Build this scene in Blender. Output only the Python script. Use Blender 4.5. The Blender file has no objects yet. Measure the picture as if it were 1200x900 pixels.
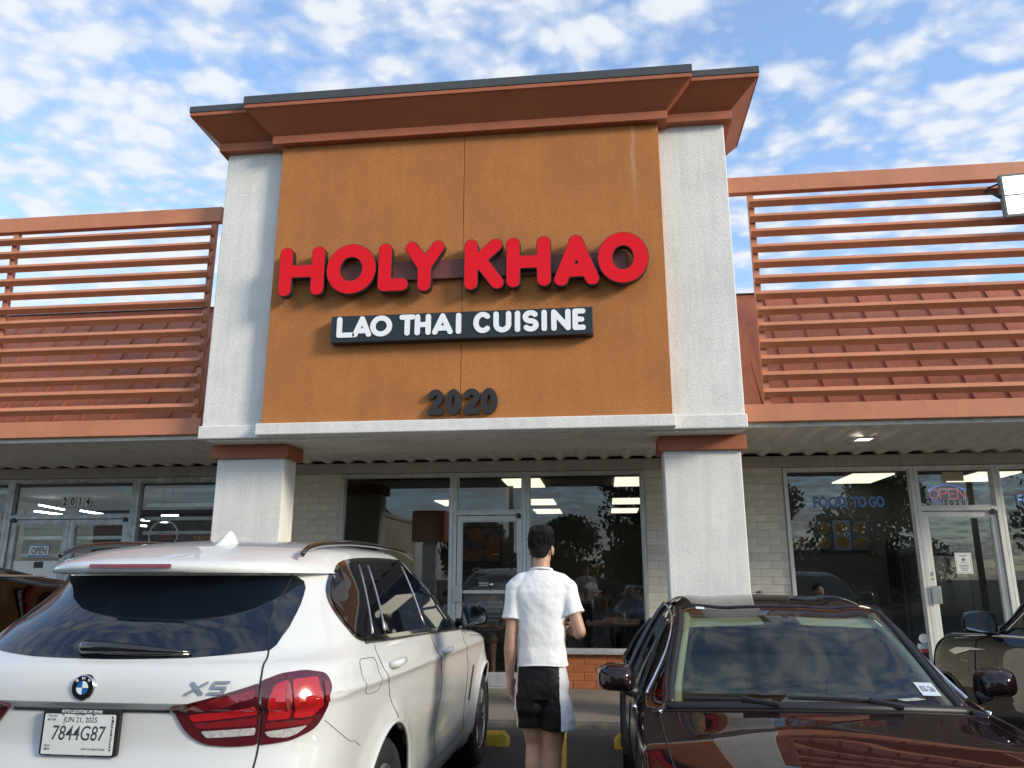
import bpy, bmesh, math, random
import numpy as np
from mathutils import Vector, Matrix, geometry as mgeo
R = math.radians
random.seed(7)
scn = bpy.context.scene
col = scn.collection

# ------------------------------------------------------------------ camera, exposure, world, sun
cam_data = bpy.data.cameras.new("camera")
cam = bpy.data.objects.new("camera", cam_data)
col.objects.link(cam)
cam_data.sensor_fit = 'HORIZONTAL'
cam_data.sensor_width = 36.0
cam_data.lens = 905.0 / 1200.0 * 36.0
cam_data.clip_start = 0.05
cam_data.clip_end = 2000.0
cam.location = (0, 0, 1.55)
cam.rotation_euler = (R(90 + 14.14), 0, R(6.62))
scn.camera = cam
scn.view_settings.view_transform = 'Standard'
scn.view_settings.look = 'None'
scn.view_settings.exposure = 1.24
scn.view_settings.gamma = 1.0
scn.cycles.use_denoising = True
scn.cycles.max_bounces = 8
scn.cycles.transparent_max_bounces = 16

SUN = Vector((2.1, -1.0, 0.95)).normalized()
SUN_EL = math.asin(SUN.z)
SUN_ROT = math.atan2(SUN.x, SUN.y)

world = bpy.data.worlds.new("World")
scn.world = world
world.use_nodes = True

class NT:
    """small helper around a node tree"""
    def __init__(s, tree):
        s.t = tree
    def n(s, typ, **kw):
        nd = s.t.nodes.new(typ)
        for k, v in kw.items():
            if k == 'ins':
                for i, val in v.items():
                    if hasattr(val, 'node'):
                        s.t.links.new(val, nd.inputs[i])
                    else:
                        nd.inputs[i].default_value = val
            else:
                setattr(nd, k, v)
        return nd
    def math(s, op, a, b=None, clamp=False):
        nd = s.n('ShaderNodeMath', operation=op, use_clamp=clamp)
        for i, v in ((0, a), (1, b)):
            if v is None: continue
            if hasattr(v, 'node'): s.t.links.new(v, nd.inputs[i])
            else: nd.inputs[i].default_value = v
        return nd.outputs[0]
    def ramp(s, fac, stops, interp='LINEAR'):
        nd = s.n('ShaderNodeValToRGB')
        cr = nd.color_ramp
        cr.interpolation = interp
        while len(cr.elements) < len(stops): cr.elements.new(0.5)
        for e, (p, c) in zip(cr.elements, stops):
            e.position = p
            e.color = (c, c, c, 1) if not hasattr(c, '__len__') else (*c[:3], 1)
        s.t.links.new(fac, nd.inputs[0])
        return nd.outputs[0]
    def mix(s, fac, a, b, blend='MIX'):
        nd = s.n('ShaderNodeMix', data_type='RGBA', blend_type=blend)
        for i, v in ((0, fac), (6, a), (7, b)):
            if hasattr(v, 'node'): s.t.links.new(v, nd.inputs[i])
            elif hasattr(v, '__len__'): nd.inputs[i].default_value = (*v[:3], 1)
            else: nd.inputs[i].default_value = v
        return nd.outputs[2]

def build_world():
    t = NT(world.node_tree)
    world.node_tree.nodes.clear()
    out = t.n('ShaderNodeOutputWorld')
    sky = t.n('ShaderNodeTexSky', sky_type='NISHITA', sun_disc=False, sun_elevation=SUN_EL, sun_rotation=SUN_ROT,
              air_density=1.0, dust_density=0.6, ozone_density=2.5, altitude=100.0)
    tc = t.n('ShaderNodeTexCoord')
    sep = t.n('ShaderNodeSeparateXYZ', ins={0: tc.outputs['Generated']})
    # cloud layer: a flat deck seen in perspective
    zz = t.math('ADD', t.math('MAXIMUM', sep.outputs[2], 0.0), 0.16)
    px = t.math('DIVIDE', sep.outputs[0], zz)
    py = t.math('DIVIDE', sep.outputs[1], zz)
    pv = t.n('ShaderNodeCombineXYZ', ins={0: px, 1: py, 2: 0.0}).outputs[0]
    warp = t.n('ShaderNodeTexNoise', ins={'Vector': pv, 'Scale': 3.0, 'Detail': 5.0, 'Roughness': 0.6})
    wv = t.n('ShaderNodeVectorMath', operation='MULTIPLY_ADD',
             ins={0: warp.outputs['Color'], 1: (0.10, 0.10, 0.0), 2: pv}).outputs[0]
    st = t.n('ShaderNodeMapping', ins={'Vector': wv, 'Rotation': (0, 0, R(-20)), 'Scale': (0.9, 1.15, 1.0), 'Location': (1.3, 0.4, 0)}).outputs[0]
    big = t.n('ShaderNodeTexNoise', ins={'Vector': st, 'Scale': 1.3, 'Detail': 2.0, 'Roughness': 0.5}).outputs['Fac']
    cell = t.n('ShaderNodeTexVoronoi', feature='SMOOTH_F1', ins={'Vector': st, 'Scale': 12.5, 'Smoothness': 0.6, 'Randomness': 1.0}).outputs['Distance']
    cell2 = t.n('ShaderNodeTexVoronoi', feature='SMOOTH_F1', ins={'Vector': st, 'Scale': 31.0, 'Smoothness': 0.65, 'Randomness': 1.0}).outputs['Distance']
    fine = t.n('ShaderNodeTexNoise', ins={'Vector': wv, 'Scale': 16.0, 'Detail': 10.0, 'Roughness': 0.62}).outputs['Fac']
    d = t.math('MULTIPLY', big, 0.95)
    d = t.math('SUBTRACT', d, t.math('MULTIPLY', cell, 0.55))
    d = t.math('SUBTRACT', d, t.math('MULTIPLY', cell2, 0.30))
    d = t.math('ADD', d, t.math('MULTIPLY', fine, 0.62))
    mask = t.math('MULTIPLY', t.ramp(d, [(0.20, 0.16), (0.34, 0.58), (0.50, 1.0)]), 0.92)
    shade = t.ramp(d, [(0.32, (0.30, 0.335, 0.395)), (0.58, (0.385, 0.40, 0.42))])
    skyc = t.mix(1.0, sky.outputs[0], (0.128, 0.140, 0.147), 'MULTIPLY')
    both = t.mix(mask, skyc, shade)
    bg = t.n('ShaderNodeBackground', ins={'Color': both, 'Strength': 1.0})
    world.node_tree.links.new(bg.outputs[0], out.inputs[0])
build_world()

sun_data = bpy.data.lights.new("sun", 'SUN')
sun_data.energy = 1.6
sun_data.angle = R(14.0)
sun_data.color = (1.0, 0.90, 0.72)
sun = bpy.data.objects.new("sun", sun_data)
col.objects.link(sun)
sun.rotation_euler = SUN.to_track_quat('Z', 'Y').to_euler()

# ------------------------------------------------------------------ materials
def principled(name):
    m = bpy.data.materials.new(name)
    m.use_nodes = True
    t = NT(m.node_tree)
    b = m.node_tree.nodes['Principled BSDF']
    return m, t, b

def mat(name, c, rough=0.6, metal=0.0, var=0.0, vscale=3.0, c2=None, bump=0.0, bscale=60.0, coat=0.0, spec=0.5,
        speck=0.0, sscale=120.0, streak=0.0, detail=5.0, vstretch=(1, 1, 1), rvar=0.0):
    m, t, b = principled(name)
    b.inputs['Base Color'].default_value = (*c, 1)
    b.inputs['Roughness'].default_value = rough
    b.inputs['Metallic'].default_value = metal
    b.inputs['Specular IOR Level'].default_value = spec
    if coat:
        b.inputs['Coat Weight'].default_value = coat
        b.inputs['Coat Roughness'].default_value = 0.03
    tc = t.n('ShaderNodeTexCoord').outputs['Object']
    colr = None
    if var > 0:
        v = tc
        if vstretch != (1, 1, 1):
            v = t.n('ShaderNodeMapping', ins={'Vector': tc, 'Scale': vstretch}).outputs[0]
        nz = t.n('ShaderNodeTexNoise', ins={'Vector': v, 'Scale': vscale, 'Detail': detail, 'Roughness': 0.6}).outputs['Fac']
        k = t.ramp(nz, [(0.3, 0.0), (0.7, 1.0)])
        if c2 is None:
            a = tuple(x * (1 - var) for x in c); bb = tuple(min(1, x * (1 + var)) for x in c)
        else:
            a, bb = c, c2
        colr = t.mix(k, a, bb)
        if rvar:
            rr = t.n('ShaderNodeMapRange', ins={0: nz, 3: rough - rvar, 4: rough + rvar}).outputs[0]
            t.t.links.new(rr, b.inputs['Roughness'])
    if speck > 0:
        nz = t.n('ShaderNodeTexNoise', ins={'Vector': tc, 'Scale': sscale, 'Detail': 3.0, 'Roughness': 0.7}).outputs['Fac']
        k = t.ramp(nz, [(0.36, 1.0 - speck), (0.64, 1.0 + 0.0)])
        base = colr if colr is not None else t.n('ShaderNodeRGB').outputs[0]
        if colr is None: base.default_value = (*c, 1)
        colr = t.mix(1.0, base, k, 'MULTIPLY')
    if streak > 0:
        v = t.n('ShaderNodeMapping', ins={'Vector': tc, 'Scale': (5.0, 5.0, 0.35)}).outputs[0]
        nz = t.n('ShaderNodeTexNoise', ins={'Vector': v, 'Scale': 2.2, 'Detail': 4.0, 'Roughness': 0.7}).outputs['Fac']
        k = t.ramp(nz, [(0.38, 1.0 - streak), (0.60, 1.0)])
        base = colr if colr is not None else t.n('ShaderNodeRGB').outputs[0]
        if colr is None: base.default_value = (*c, 1)
        colr = t.mix(1.0, base, k, 'MULTIPLY')
    if colr is not None:
        t.t.links.new(colr, b.inputs['Base Color'])
    if bump > 0:
        nz = t.n('ShaderNodeTexNoise', ins={'Vector': tc, 'Scale': bscale, 'Detail': 4.0, 'Roughness': 0.65}).outputs['Fac']
        bp = t.n('ShaderNodeBump', ins={'Strength': bump, 'Distance': 0.01, 'Height': nz})
        t.t.links.new(bp.outputs[0], b.inputs['Normal'])
    return m

def emit(name, c, s):
    m, t, b = principled(name)
    b.inputs['Base Color'].default_value = (*[min(1, x) for x in c], 1)
    b.inputs['Emission Color'].default_value = (*c, 1)
    b.inputs['Emission Strength'].default_value = s
    return m

def thin_glass(name, tint=(0.8, 0.84, 0.84), f0=0.04, rough=0.0, grime=0.0):
    m = bpy.data.materials.new(name)
    m.use_nodes = True
    t = NT(m.node_tree)
    m.node_tree.nodes.clear()
    out = t.n('ShaderNodeOutputMaterial')
    lw = t.n('ShaderNodeLayerWeight', ins={0: 0.5}).outputs['Facing']
    p5 = t.math('POWER', lw, 5.0)
    f = t.math('ADD', t.math('MULTIPLY', p5, 1 - f0), f0, clamp=True)
    tr = t.n('ShaderNodeBsdfTransparent', ins={0: (*tint, 1)})
    gl = t.n('ShaderNodeBsdfGlossy', ins={'Color': (1, 1, 1, 1), 'Roughness': rough})
    mx = t.n('ShaderNodeMixShader', ins={0: f, 1: tr.outputs[0], 2: gl.outputs[0]})
    m.node_tree.links.new(mx.outputs[0], out.inputs[0])
    return m

M = {}
M['asphalt'] = mat('asphalt', (0.058, 0.055, 0.051), 0.85, var=0.35, vscale=0.9, bump=0.8, bscale=90, speck=0.55, sscale=160)
M['concrete'] = mat('concrete', (0.25, 0.215, 0.18), 0.9, var=0.22, vscale=1.7, bump=0.4, bscale=50, speck=0.25, sscale=90)
M['curb'] = mat('curb', (0.12, 0.105, 0.09), 0.9, var=0.4, vscale=6, bump=0.5, bscale=50, speck=0.3)
M['yellow'] = mat('yellow_paint', (0.55, 0.34, 0.03), 0.7, var=0.3, vscale=9, bump=0.3, bscale=70, speck=0.35, sscale=60)
M['orange_stucco'] = mat('orange_stucco', (0.52, 0.200, 0.058), 0.9, var=0.10, vscale=1.3, bump=0.9, bscale=95, speck=0.24, sscale=70, streak=0.07)
def add_streak(m):
    """a pale lime run down the wall near its right edge, and faint drips below the cornice"""
    t = NT(m.node_tree); b = m.node_tree.nodes['Principled BSDF']
    lk = b.inputs['Base Color'].links[0].from_socket
    tc = t.n('ShaderNodeTexCoord').outputs['Object']
    sp = t.n('ShaderNodeSeparateXYZ', ins={0: tc})
    nz = t.n('ShaderNodeTexNoise', ins={'Vector': tc, 'Scale': 2.5, 'Detail': 5.0}).outputs['Fac']
    x = t.math('ADD', sp.outputs[0], t.math('MULTIPLY', t.math('SUBTRACT', nz, 0.5), 0.12))
    d = t.math('DIVIDE', t.math('ABSOLUTE', t.math('SUBTRACT', x, 0.475)), 0.035)
    k = t.math('SUBTRACT', 1.0, d, clamp=True)
    z = t.n('ShaderNodeMapRange', ins={0: sp.outputs[2], 1: 5.55, 2: 6.2, 3: 0.0, 4: 1.0}).outputs[0]
    k = t.math('MULTIPLY', t.math('MULTIPLY', k, z), 0.30)
    c = t.mix(k, lk, (0.62, 0.50, 0.40))
    v = t.n('ShaderNodeMapping', ins={'Vector': tc, 'Scale': (7.0, 1.0, 0.22)}).outputs[0]
    n2 = t.n('ShaderNodeTexNoise', ins={'Vector': v, 'Scale': 1.6, 'Detail': 6.0, 'Roughness': 0.7}).outputs['Fac']
    top = t.n('ShaderNodeMapRange', ins={0: sp.outputs[2], 1: 5.2, 2: 6.7, 3: 0.0, 4: 1.0}).outputs[0]
    k2 = t.math('MULTIPLY', t.math('MULTIPLY', t.ramp(n2, [(.50, 0.0), (.72, 1.0)]), top), 0.20)
    c = t.mix(k2, c, (0.24, 0.10, 0.045))
    m.node_tree.links.new(c, b.inputs['Base Color'])
add_streak(M['orange_stucco'])
M['white_stucco'] = mat('white_stucco', (0.84, 0.825, 0.785), 0.9, var=0.07, vscale=1.6, bump=1.0, bscale=80, speck=0.13, sscale=62, streak=0.08)
M['rust'] = mat('rust_paint', (0.38, 0.115, 0.050), 0.65, var=0.1, vscale=3, bump=0.25, bscale=90, speck=0.12, sscale=100)
M['screen'] = mat('screen_paint', (0.54, 0.205, 0.100), 0.5, var=0.10, vscale=2.5, streak=0.06)
M['roof'] = mat('roof_metal', (0.47, 0.155, 0.078), 0.5, var=0.14, vscale=1.6, streak=0.15)
M['cap'] = mat('cap_metal', (0.055, 0.058, 0.06), 0.45, var=0.15, vscale=3)
M['soffit'] = mat('soffit_metal', (0.72, 0.69, 0.63), 0.55, var=0.14, vscale=2.0, streak=0.12)
M['header'] = mat('header_paint', (0.44, 0.40, 0.35), 0.7, var=0.1, vscale=2.5, streak=0.1)
M['brick'] = mat('cream_brick', (0.76, 0.70, 0.595), 0.8, var=0.08, vscale=7, bump=0.5, bscale=60, speck=0.12)
M['mortar'] = mat('mortar', (0.68, 0.62, 0.52), 0.9, bump=0.3)
M['orange_brick'] = mat('orange_brick', (0.37, 0.120, 0.040), 0.75, var=0.12, vscale=7, bump=0.5, bscale=60, speck=0.15)
M['alu'] = mat('aluminium', (0.56, 0.57, 0.56), 0.42, 0.55, var=0.10, vscale=4, streak=0.12)
M['alu_white'] = mat('aluminium_white', (0.70, 0.69, 0.65), 0.45, 0.2, var=0.08, vscale=4, streak=0.12)
M['alu_old'] = mat('aluminium_old', (0.50, 0.51, 0.51), 0.5, 0.45, var=0.25, vscale=9, streak=0.25)
M['glass'] = thin_glass('storefront_glass', (0.90, 0.92, 0.92), 0.042)
M['black'] = mat('black_plastic', (0.012, 0.012, 0.013), 0.45)
M['black_gloss'] = mat('black_gloss', (0.006, 0.006, 0.007), 0.08, coat=1.0)
M['rubber'] = mat('rubber', (0.014, 0.014, 0.014), 0.8, var=0.3, vscale=14)
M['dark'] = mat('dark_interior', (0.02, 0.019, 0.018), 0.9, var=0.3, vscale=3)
M['chrome'] = mat('chrome', (0.75, 0.75, 0.76), 0.12, 1.0)
M['steel'] = mat('steel', (0.45, 0.45, 0.46), 0.35, 0.9)
M['white_plain'] = mat('white_plain', (0.78, 0.78, 0.77), 0.5)
M['paper'] = mat('paper', (0.70, 0.70, 0.68), 0.8, var=0.05, vscale=9)
M['ink'] = mat('ink', (0.02, 0.02, 0.025), 0.7)

# ------------------------------------------------------------------ objects
def tag(o, label=None, cat=None, group=None, kind=None):
    if label: o['label'] = label
    if cat: o['category'] = cat
    if group: o['group'] = group
    if kind: o['kind'] = kind
    return o

def empty(name, loc=(0, 0, 0), rz=0.0, label=None, cat=None, group=None):
    o = bpy.data.objects.new(name, None)
    o.empty_display_size = 0.2
    col.objects.link(o)
    o.location = loc
    o.rotation_euler = (0, 0, rz)
    return tag(o, label, cat, group)

def link(name, me, parent=None, m=None):
    o = bpy.data.objects.new(name, me)
    col.objects.link(o)
    if parent is not None: o.parent = parent
    if m is not None:
        me.materials.clear()
        for k in (m if isinstance(m, (list, tuple)) else [m]): me.materials.append(k)
    return o

def copy_tree(o, parent=None):
    c = o.copy()
    col.objects.link(c)
    if parent is not None: c.parent = parent
    for ch in list(o.children): copy_tree(ch, c)
    return c

class MB:
    def __init__(s):
        s.v = []; s.f = []; s.mi = []
    def add(s, verts, faces, mi=0):
        o = len(s.v)
        s.v += [tuple(p) for p in verts]
        s.f += [tuple(i + o for i in f) for f in faces]
        s.mi += [mi] * len(faces)
        return s
    def box(s, x0, x1, y0, y1, z0, z1, mi=0):
        return s.hexa([(x0, y0, z0), (x1, y0, z0), (x1, y1, z0), (x0, y1, z0), (x0, y0, z1), (x1, y0, z1), (x1, y1, z1), (x0, y1, z1)], mi)
    def hexa(s, p, mi=0):
        return s.add(p, [(0, 3, 2, 1), (4, 5, 6, 7), (0, 1, 5, 4), (1, 2, 6, 5), (2, 3, 7, 6), (3, 0, 4, 7)], mi)
    def prism(s, poly, axis, a, b, mi=0):
        """poly: 2D points; axis 'x': (y,z) swept in x; 'y': (x,z) swept in y; 'z': (x,y) swept in z"""
        n = len(poly)
        def P(q, t):
            return {'x': (t, q[0], q[1]), 'y': (q[0], t, q[1]), 'z': (q[0], q[1], t)}[axis]
        v = [P(q, a) for q in poly] + [P(q, b) for q in poly]
        f = [tuple(range(n)), tuple(range(2 * n - 1, n - 1, -1))]
        f += [(i, (i + 1) % n + 0, (i + 1) % n + n, i + n)[::-1] for i in range(n)]
        return s.add(v, f, mi)
    def tube(s, path, r, n=8, closed=False, mi=0, squash=1.0, caps=True):
        path = [Vector(p) for p in path]
        L = len(path)
        rs = r if hasattr(r, '__len__') else [r] * L
        o = len(s.v)
        up = Vector((0, 0, 1))
        prev = None
        for i, p in enumerate(path):
            if closed: tg = path[(i + 1) % L] - path[i - 1]
            else: tg = path[min(i + 1, L - 1)] - path[max(i - 1, 0)]
            if tg.length < 1e-9: tg = Vector((0, 0, 1))
            tg.normalize()
            if prev is None:
                a = up if abs(tg.z) < 0.95 else Vector((1, 0, 0))
                prev = (a - tg * a.dot(tg)).normalized()
            else:
                prev = (prev - tg * prev.dot(tg))
                if prev.length < 1e-6: prev = tg.orthogonal()
                prev.normalize()
            b = tg.cross(prev)
            for k in range(n):
                an = 2 * math.pi * k / n
                s.v.append(tuple(p + prev * (rs[i] * math.cos(an)) + b * (rs[i] * squash * math.sin(an))))
        seg = L if closed else L - 1
        for i in range(seg):
            j = (i + 1) % L
            for k in range(n):
                k2 = (k + 1) % n
                s.f.append((o + i * n + k, o + i * n + k2, o + j * n + k2, o + j * n + k)); s.mi.append(mi)
        if not closed and caps:
            s.f.append(tuple(o + k for k in range(n))[::-1]); s.mi.append(mi)
            s.f.append(tuple(o + (L - 1) * n + k for k in range(n))); s.mi.append(mi)
        return s
    def revolve(s, prof, n=24, axis='z', c=(0, 0, 0), mi=0, closed=False):
        """prof: (r, h) list revolved round the axis"""
        o = len(s.v); L = len(prof)
        for (r, h) in prof:
            for k in range(n):
                an = 2 * math.pi * k / n
                a, b = r * math.cos(an), r * math.sin(an)
                p = {'z': (a, b, h), 'x': (h, a, b), 'y': (b, h, a)}[axis]
                s.v.append((p[0] + c[0], p[1] + c[1], p[2] + c[2]))
        for i in range(L if closed else L - 1):
            j = (i + 1) % L
            for k in range(n):
                k2 = (k + 1) % n
                s.f.append((o + i * n + k, o + i * n + k2, o + j * n + k2, o + j * n + k)); s.mi.append(mi)
        if not closed:
            if prof[0][0] > 1e-6: s.f.append(tuple(o + k for k in range(n))[::-1]); s.mi.append(mi)
            if prof[-1][0] > 1e-6: s.f.append(tuple(o + (L - 1) * n + k for k in range(n))); s.mi.append(mi)
        return s
    def ball(s, c, r, n=10, mi=0):
        rx, ry, rz = (r, r, r) if not hasattr(r, '__len__') else r
        o = len(s.v); m = max(4, n // 2)
        for i in range(m + 1):
            ph = math.pi * i / m
            for k in range(n):
                an = 2 * math.pi * k / n
                s.v.append((c[0] + rx * math.sin(ph) * math.cos(an), c[1] + ry * math.sin(ph) * math.sin(an), c[2] - rz * math.cos(ph)))
        for i in range(m):
            for k in range(n):
                k2 = (k + 1) % n
                s.f.append((o + i * n + k, o + i * n + k2, o + (i + 1) * n + k2, o + (i + 1) * n + k)); s.mi.append(mi)
        return s
    def mesh(s, name, smooth=False, weld=0.0, fix=True):
        me = bpy.data.meshes.new(name)
        me.from_pydata(s.v, [], s.f)
        me.polygons.foreach_set('material_index', s.mi)
        if fix or weld:
            bm = bmesh.new(); bm.from_mesh(me)
            if weld: bmesh.ops.remove_doubles(bm, verts=bm.verts, dist=weld)
            if fix: bmesh.ops.recalc_face_normals(bm, faces=bm.faces)
            bm.to_mesh(me); bm.free()
        if smooth: me.polygons.foreach_set('use_smooth', [True] * len(me.polygons))
        me.update()
        return me
    def build(s, name, m, parent=None, smooth=False, bevel=0.0, weld=0.0, fix=True, seg=2, auto=None):
        me = s.mesh(name, smooth, weld, fix)
        o = link(name, me, parent, m)
        if bevel > 0:
            b = o.modifiers.new('bevel', 'BEVEL')
            b.width = bevel; b.segments = seg; b.limit_method = 'ANGLE'; b.angle_limit = R(35)
            b.harden_normals = False
        if auto is not None:
            smooth_by_angle(me, auto)
        return o

def smooth_by_angle(me, ang):
    bm = bmesh.new(); bm.from_mesh(me)
    for f in bm.faces: f.smooth = True
    for e in bm.edges:
        e.smooth = not (len(e.link_faces) == 2 and e.calc_face_angle(0) > R(ang))
    bm.to_mesh(me); bm.free()

def text_mesh(body, w, h, depth=0.002, bold=0.0, keep=False):
    """mesh of a flat line of text in the XZ plane facing -Y, lower-left at origin, scaled to w x h"""
    cu = bpy.data.curves.new('text', 'FONT')
    cu.body = body; cu.size = 1.0; cu.extrude = 0.0; cu.offset = bold
    cu.resolution_u = 3
    ob = bpy.data.objects.new('text', cu)
    col.objects.link(ob)
    dg = bpy.context.evaluated_depsgraph_get()
    me = bpy.data.meshes.new_from_object(ob.evaluated_get(dg))
    bpy.data.objects.remove(ob); bpy.data.curves.remove(cu)
    bm = bmesh.new(); bm.from_mesh(me); bpy.data.meshes.remove(me)
    xs = [v.co.x for v in bm.verts]; ys = [v.co.y for v in bm.verts]
    x0, x1, y0, y1 = min(xs), max(xs), min(ys), max(ys)
    sx = w / (x1 - x0); sy = h / (y1 - y0)
    if keep: sx = sy
    for v in bm.verts:
        v.co = Vector(((v.co.x - x0) * sx, 0, (v.co.y - y0) * sy))
    if depth > 0:
        r = bmesh.ops.extrude_face_region(bm, geom=list(bm.faces))
        for e in r['geom']:
            if isinstance(e, bmesh.types.BMVert): e.co.y -= depth
    bmesh.ops.recalc_face_normals(bm, faces=bm.faces)
    out = bpy.data.meshes.new('lettering')
    bm.to_mesh(out); bm.free()
    return out

def text(name, body, x, y, z, w, h, m, parent=None, depth=0.002, bold=0.0, shear=0.0, keep=False, rz=0.0):
    me = text_mesh(body, w, h, depth, bold, keep)
    if shear:
        for v in me.vertices: v.co.x += shear * v.co.z
    o = link(name, me, parent, m)
    o.location = (x, y, z)
    o.rotation_euler = (0, 0, rz)
    return o
# ------------------------------------------------------------------ setting: ground, pavement, markings
YW, YP, YT = 10.78, 8.60, 8.27
WORLD = set()
_link = link
def link(name, me, parent=None, m=None):
    o = _link(name, me, parent, m)
    if parent is not None and parent.name in WORLD:
        o.matrix_parent_inverse = Matrix.Translation(-Vector(parent.location))
    return o
def wempty(name, loc, label=None, cat=None, group=None):
    o = empty(name, loc, 0, label, cat, group)
    WORLD.add(o.name)
    return o

def grid_sheet(x0, x1, y0, y1, z, nx, ny, amp=0.0):
    mb = MB()
    for j in range(ny + 1):
        for i in range(nx + 1):
            mb.v.append((x0 + (x1 - x0) * i / nx, y0 + (y1 - y0) * j / ny, z + random.uniform(-amp, amp)))
    for j in range(ny):
        for i in range(nx):
            a = j * (nx + 1) + i
            mb.f.append((a, a + 1, a + nx + 2, a + nx + 1)); mb.mi.append(0)
    return mb

g = MB().add([(-900, -900, 0), (900, -900, 0), (900, 900, 0), (-900, 900, 0)], [(0, 1, 2, 3)]).build('parking_lot', M['asphalt'])
tag(g, 'dark asphalt car park in front of the shops', kind='structure')
sw = MB()
sw.prism([(8.58, 0.006), (8.58, 0.112), (8.60, 0.130), (YW + 0.2, 0.157), (YW + 0.2, 0.006)], 'x', -30, 30)
sw = sw.build('sidewalk', M['concrete'])
tag(sw, 'raised concrete walk along the shop fronts', kind='structure')
kb = MB().prism([(8.475, 0.0), (8.48, 0.105), (8.505, 0.128), (8.577, 0.129), (8.577, 0.0)], 'x', -30, 30).build('kerb', M['curb'], bevel=0.008)
tag(kb, 'worn concrete kerb', kind='structure')
def lot_z(y): return 0.003 + 0.066 * max(0.0, min(1.0, (y - 5.2) / 3.3)) ** 1.3
ap = MB()
ay = [5.1 + 3.42 * i / 12 for i in range(13)]
for y in ay: ap.v += [(-30, y, lot_z(y)), (30, y, lot_z(y))]
for i in range(12): ap.f.append((2 * i, 2 * i + 1, 2 * i + 3, 2 * i + 2)); ap.mi.append(0)
ap = ap.build('parking_apron', M['asphalt'], smooth=True)
tag(ap, 'asphalt rising gently to the kerb', kind='structure')
mk = MB()
for x in (-0.485, -3.55, 2.52, 5.5, -6.6):
    ly = [2.6 + (8.47 - 2.6) * i / 24 for i in range(25)]
    o = len(mk.v)
    for y in ly:
        xx = x + .045 * (8.47 - y)
        mk.v += [(xx - .062, y, lot_z(y) + .005), (xx + .062, y, lot_z(y) + .005)]
    for i in range(24): mk.f.append((o + 2 * i, o + 2 * i + 1, o + 2 * i + 3, o + 2 * i + 2)); mk.mi.append(0)
mk = mk.build('stall_lines', M['yellow'])
tag(mk, 'yellow painted parking stall lines', kind='structure')

def wheel_stop(x0, x1, label):
    mb = MB()
    y = 7.72; g_ = lot_z(7.72) - .004
    def sec(x): return [(x, y - 0.075, g_), (x, y - 0.062, g_ + 0.10), (x, y - 0.045, g_ + 0.125), (x, y + 0.045, g_ + 0.125), (x, y + 0.062, g_ + 0.10), (x, y + 0.075, g_)]
    st = [x0, x0 + 0.05, x1 - 0.05, x1]
    for i, x in enumerate(st):
        s = sec(x)
        if i in (0, 3): s = [(q[0], q[1], g_ + (q[2] - g_) * 0.62) for q in s]
        mb.v += s
    n = 6
    for i in range(3):
        for k in range(n):
            k2 = (k + 1) % n
            mb.f.append((i * n + k, i * n + k2, (i + 1) * n + k2, (i + 1) * n + k)); mb.mi.append(0)
    mb.f.append(tuple(range(n))); mb.mi.append(0)
    mb.f.append(tuple(range(3 * n, 4 * n))); mb.mi.append(0)
    o = mb.build('wheel_stop', M['yellow'], bevel=0.008)
    tag(o, label, 'wheel stop', 'yellow wheel stops')
    return o
wheel_stop(-2.80, -0.92, 'yellow wheel stop ahead of the white vehicle, beside the walking man')
wheel_stop(0.045, 1.88, 'yellow wheel stop behind the dark maroon sedan')

# ------------------------------------------------------------------ shop building
B = wempty('shop_building', (-1.5, 9.5, 0), 'low shop building with a tall orange and white stucco tower over the door', 'shop building')

# tower
for x0, x1 in ((-3.785, -1.5215), (-1.5135, 0.766)):
    MB().box(x0, x1, 8.14, 8.262, 3.20, 6.75).build('stucco_panel', M['orange_stucco'], B, bevel=0.004)
MB().box(-1.5225, -1.5125, 8.152, 8.262, 3.2, 6.75).build('panel_joint', M['rust'], B)
for x0, x1 in ((-4.555, -3.70), (0.70, 1.535)):
    MB().box(x0, x1, YT, 9.33, 3.20, 6.95).build('pilaster', M['white_stucco'], B, bevel=0.012)
MB().box(-3.70, 0.70, 8.266, 9.33, 3.12, 6.95).build('tower_core', M['orange_stucco'], B)
for x0, x1 in ((-4.578, -3.70), (0.70, 1.552)):
    MB().box(x0, x1, 8.235, 9.34, 3.095, 3.245).build('ledge', M['white_stucco'], B, bevel=0.012)
MB().box(-3.83, 0.795, 8.09, 8.9, 3.10, 3.232).build('ledge', M['white_stucco'], B, bevel=0.012)
MB().box(-4.50, 1.49, 8.30, 9.30, 3.075, 3.10).build('tower_soffit', M['soffit'], B)

# cornice: the full-width piece and the prouder middle one
def cornice(x0, x1, o, yb, lo, bz0, bz1, fz0, fz1, cz1, name):
    """x0,x1,yb: the band's ends and front; o: how far the top flares out"""
    c = MB()
    Y1 = 9.40
    c.box(x0, x1, yb, Y1, bz0, bz1)
    t = (x0 - o, x1 + o, yb - o)
    c.hexa([(x0 + .012, yb + .012, bz1), (x1 - .012, yb + .012, bz1), (x1 - .012, Y1 - .002, bz1), (x0 + .012, Y1 - .002, bz1),
            (t[0] + .012, t[2] + .012, fz0), (t[1] - .012, t[2] + .012, fz0), (t[1] - .012, Y1 - .002, fz0), (t[0] + .012, Y1 - .002, fz0)])
    c.box(t[0], t[1], t[2], Y1, fz0, fz1)
    ob = c.build(name, M['rust'], B, bevel=0.006)
    k = MB().box(t[0] - .008, t[1] + .008, t[2] - .008, Y1 + .01, fz1 + .001, cz1).build('metal_cap', M['cap'], ob, bevel=0.004)
    return ob
cornice(-4.632, 1.622, 0.275, 8.17, 0, 6.722, 6.832, 7.062, 7.112, 7.195, 'cornice')
cornice(-3.886, 0.870, 0.268, 8.045, 0, 6.700, 6.806, 7.040, 7.092, 7.200, 'cornice')

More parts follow.
